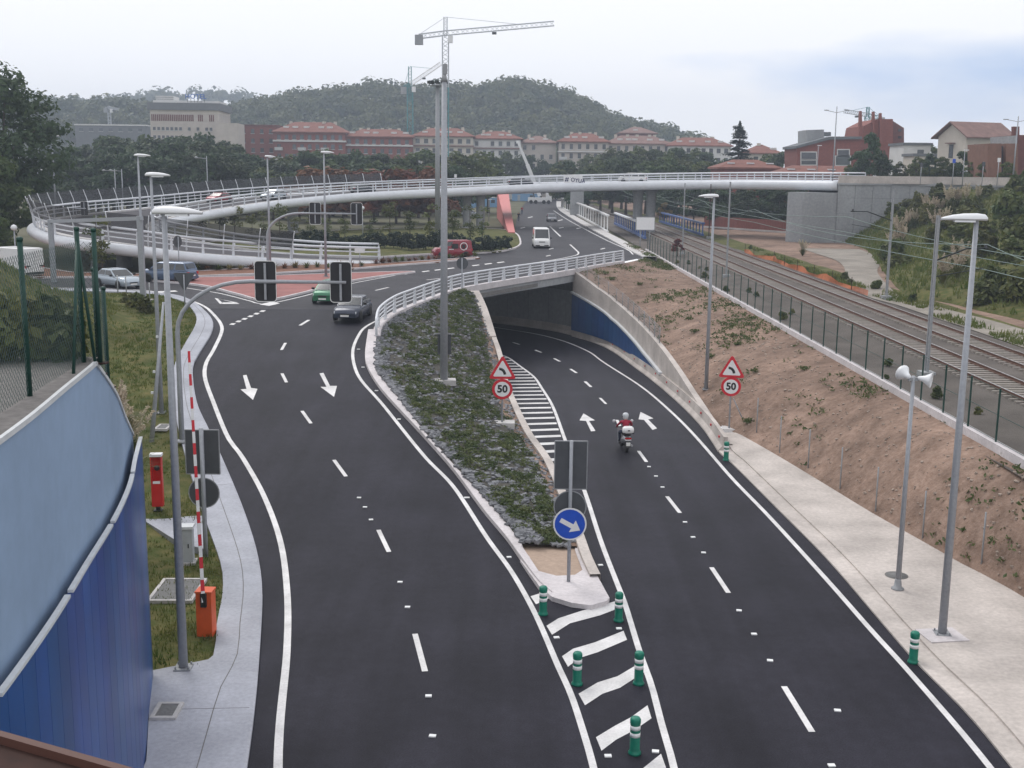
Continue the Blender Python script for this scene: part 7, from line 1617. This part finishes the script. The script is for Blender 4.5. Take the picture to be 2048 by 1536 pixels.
# ---- cranes
def lattice(mb, a, b, w, n, t=.12):
    a = V3(a); b = V3(b); d = (b-a).normalized(); x = d.cross(V3((0, 1, 0))); x = x.normalized() if x.length > .1 else V3((1, 0, 0)); y = d.cross(x).normalized()
    c = [x*sx*w/2+y*sy*w/2 for sx, sy in ((-1, -1), (1, -1), (1, 1), (-1, 1))]
    for k in range(4):
        mb.bar(a+c[k], b+c[k], t)
        for j in range(n):
            p, q = a.lerp(b, j/n), a.lerp(b, (j+1)/n); k2 = (k+1) % 4
            if j % 2: mb.bar(p+c[k], q+c[k2], t*.6)
            else: mb.bar(p+c[k2], q+c[k], t*.6)
def crane(Y, base_u, slew_v, top_v, jib, cj, lab, mlow, mup, mjib, split_v=None, w=1.7):
    p = unY(base_u, slew_v, Y); t = thing('tower_crane', lab, 'tower crane', (p.x, Y, 4)); z = p.z-4; zt = unY(base_u, top_v, Y).z-4
    zs = (unY(base_u, split_v, Y).z-4) if split_v else z*.5
    m = MB(); lattice(m, (0, 0, 0), (0, 0, zs), w, 16, .2); m.build('lower_mast', mlow, t); m = MB(); lattice(m, (0, 0, zs), (0, 0, z), w, 12, .2); m.build('upper_mast', mup, t)
    m = MB(); lattice(m, (0, 0, z), (0, 0, zt), w*.55, 6, .16); m.build('tower_head', mup, t)
    e = unY(*jib, Y); e = V3((e.x-p.x, 0, e.z-4)); m = MB(); lattice(m, (0, 0, z+.5), e, 1.2, 22, .14); m.build('jib', mjib, t)
    q = unY(*cj, Y); q = V3((q.x-p.x, 0, q.z-4)); m = MB(); lattice(m, (0, 0, z+.5), q, 1.2, 6, .16); m.build('counter_jib', mup, t); MB().box(q+V3((0, 0, -.9)), (2.2, 1.6, 2.6)).build('counterweight', 'concrete_grey', t)
    MB().tube([(0, 0, zt), e*.7+V3((0, 0, (z+.5)*.3+.5))], .06, 4).build('tie_rod', mup, t); MB().tube([(0, 0, zt), q+V3((0, 0, .5))], .06, 4).build('tie_rod', mup, t)
    MB().box((1.4, -.6, z-1.2), (1.3, 1.3, 1.9)).build('cab', 'crane_white', t); MB().box((e.x*.45, 0, lerp(z, e.z, .45)-.9), (1.2, 1, .6)).build('trolley', 'dark_steel', t); MB().box((0, 0, .4), (6, 6, .8)).build('base', 'concrete_grey', t); return t
crane(330, 891, 70, 34, (1108,47), (838,73), 'tallest tower crane with its long jib over the hill', 'crane_teal', 'crane_steel', 'crane_steel', 175)
crane(430, 820, 172, 133, (882,127), (808,176), 'smaller teal tower crane with a raised white and red jib', 'crane_teal', 'crane_teal', 'crane_white', 205, 2.0)
crane(420, 1735, 233, 214, (1688,222), (1762,237), 'distant tower crane behind the brick hall', 'crane_steel', 'crane_teal', 'crane_steel', None, 1.6)
crane(640, 218, 217, 212, (238,219), (212,217), 'tiny distant tower crane left of the hotel', 'crane_steel', 'crane_steel', 'crane_steel', None, 1.4)
# mobile crane beyond the flyover
a = unY(1064, 352, 345); b = unY(1036, 284, 345); MC = thing('mobile_crane', 'white telescopic mobile crane boom rising behind the flyover', 'mobile crane', (a.x+2.4, 345, 4.0)); o_ = MC.location
mid = a.lerp(b, .34); foot = V3((a.x+2.4, 345, 6.2))
MB().bar(foot-o_, mid-o_, 1.1, 1.1).build("boom_base", 'crane_white', MC); MB().bar(mid-o_, a.lerp(b, .7)-o_, .85, .85).build("boom_section", 'crane_white', MC); MB().bar(a.lerp(b, .7)-o_, b-o_, .65, .65).build("boom_section", 'crane_white', MC); MB().box(b-o_, (1.1, .7, .8)).build('boom_head', 'crane_white', MC)
MB().tube([foot-o_+V3((-1.6, 0, -.6)), mid-o_+V3((0, -.3, 0))], .18, 8).build('lift_ram', 'dark_steel', MC); MB().box((0, 0, 1.2), (7, 2.5, 1.2)).build('chassis', 'crane_white', MC); MB().box((2.6, 0, 2.4), (1.6, 2.3, 1.5)).build('cab', 'crane_white', MC)
tm, rm = wheel_mesh(.55, .4)
for x in (-2.6, -1.2, 1.2, 2.6):
    for s_ in (-1, 1): w_ = link(tm, 'wheel', MC, (x, s_*1.1, .55)); link(rm, 'rim', w_)
# ================================================================= air
hz_ = MB().box((0, 730, 52), (3000, 1560, 116)); hm = bpy.data.materials.new('haze'); hm.use_nodes = True; n = hm.node_tree; n.nodes.clear()
ho = n.nodes.new('ShaderNodeOutputMaterial'); pv = n.nodes.new('ShaderNodeVolumePrincipled'); pv.inputs['Color'].default_value = (.74, .84, 1.0, 1); pv.inputs['Density'].default_value = .00048; pv.inputs['Anisotropy'].default_value = .2
n.links.new(pv.outputs[0], ho.inputs['Volume']); MATS['haze'] = hm
o = hz_.build('haze', 'haze'); o['kind'] = 'stuff'; tag(o, 'thin pale haze lying over the whole valley', 'haze')
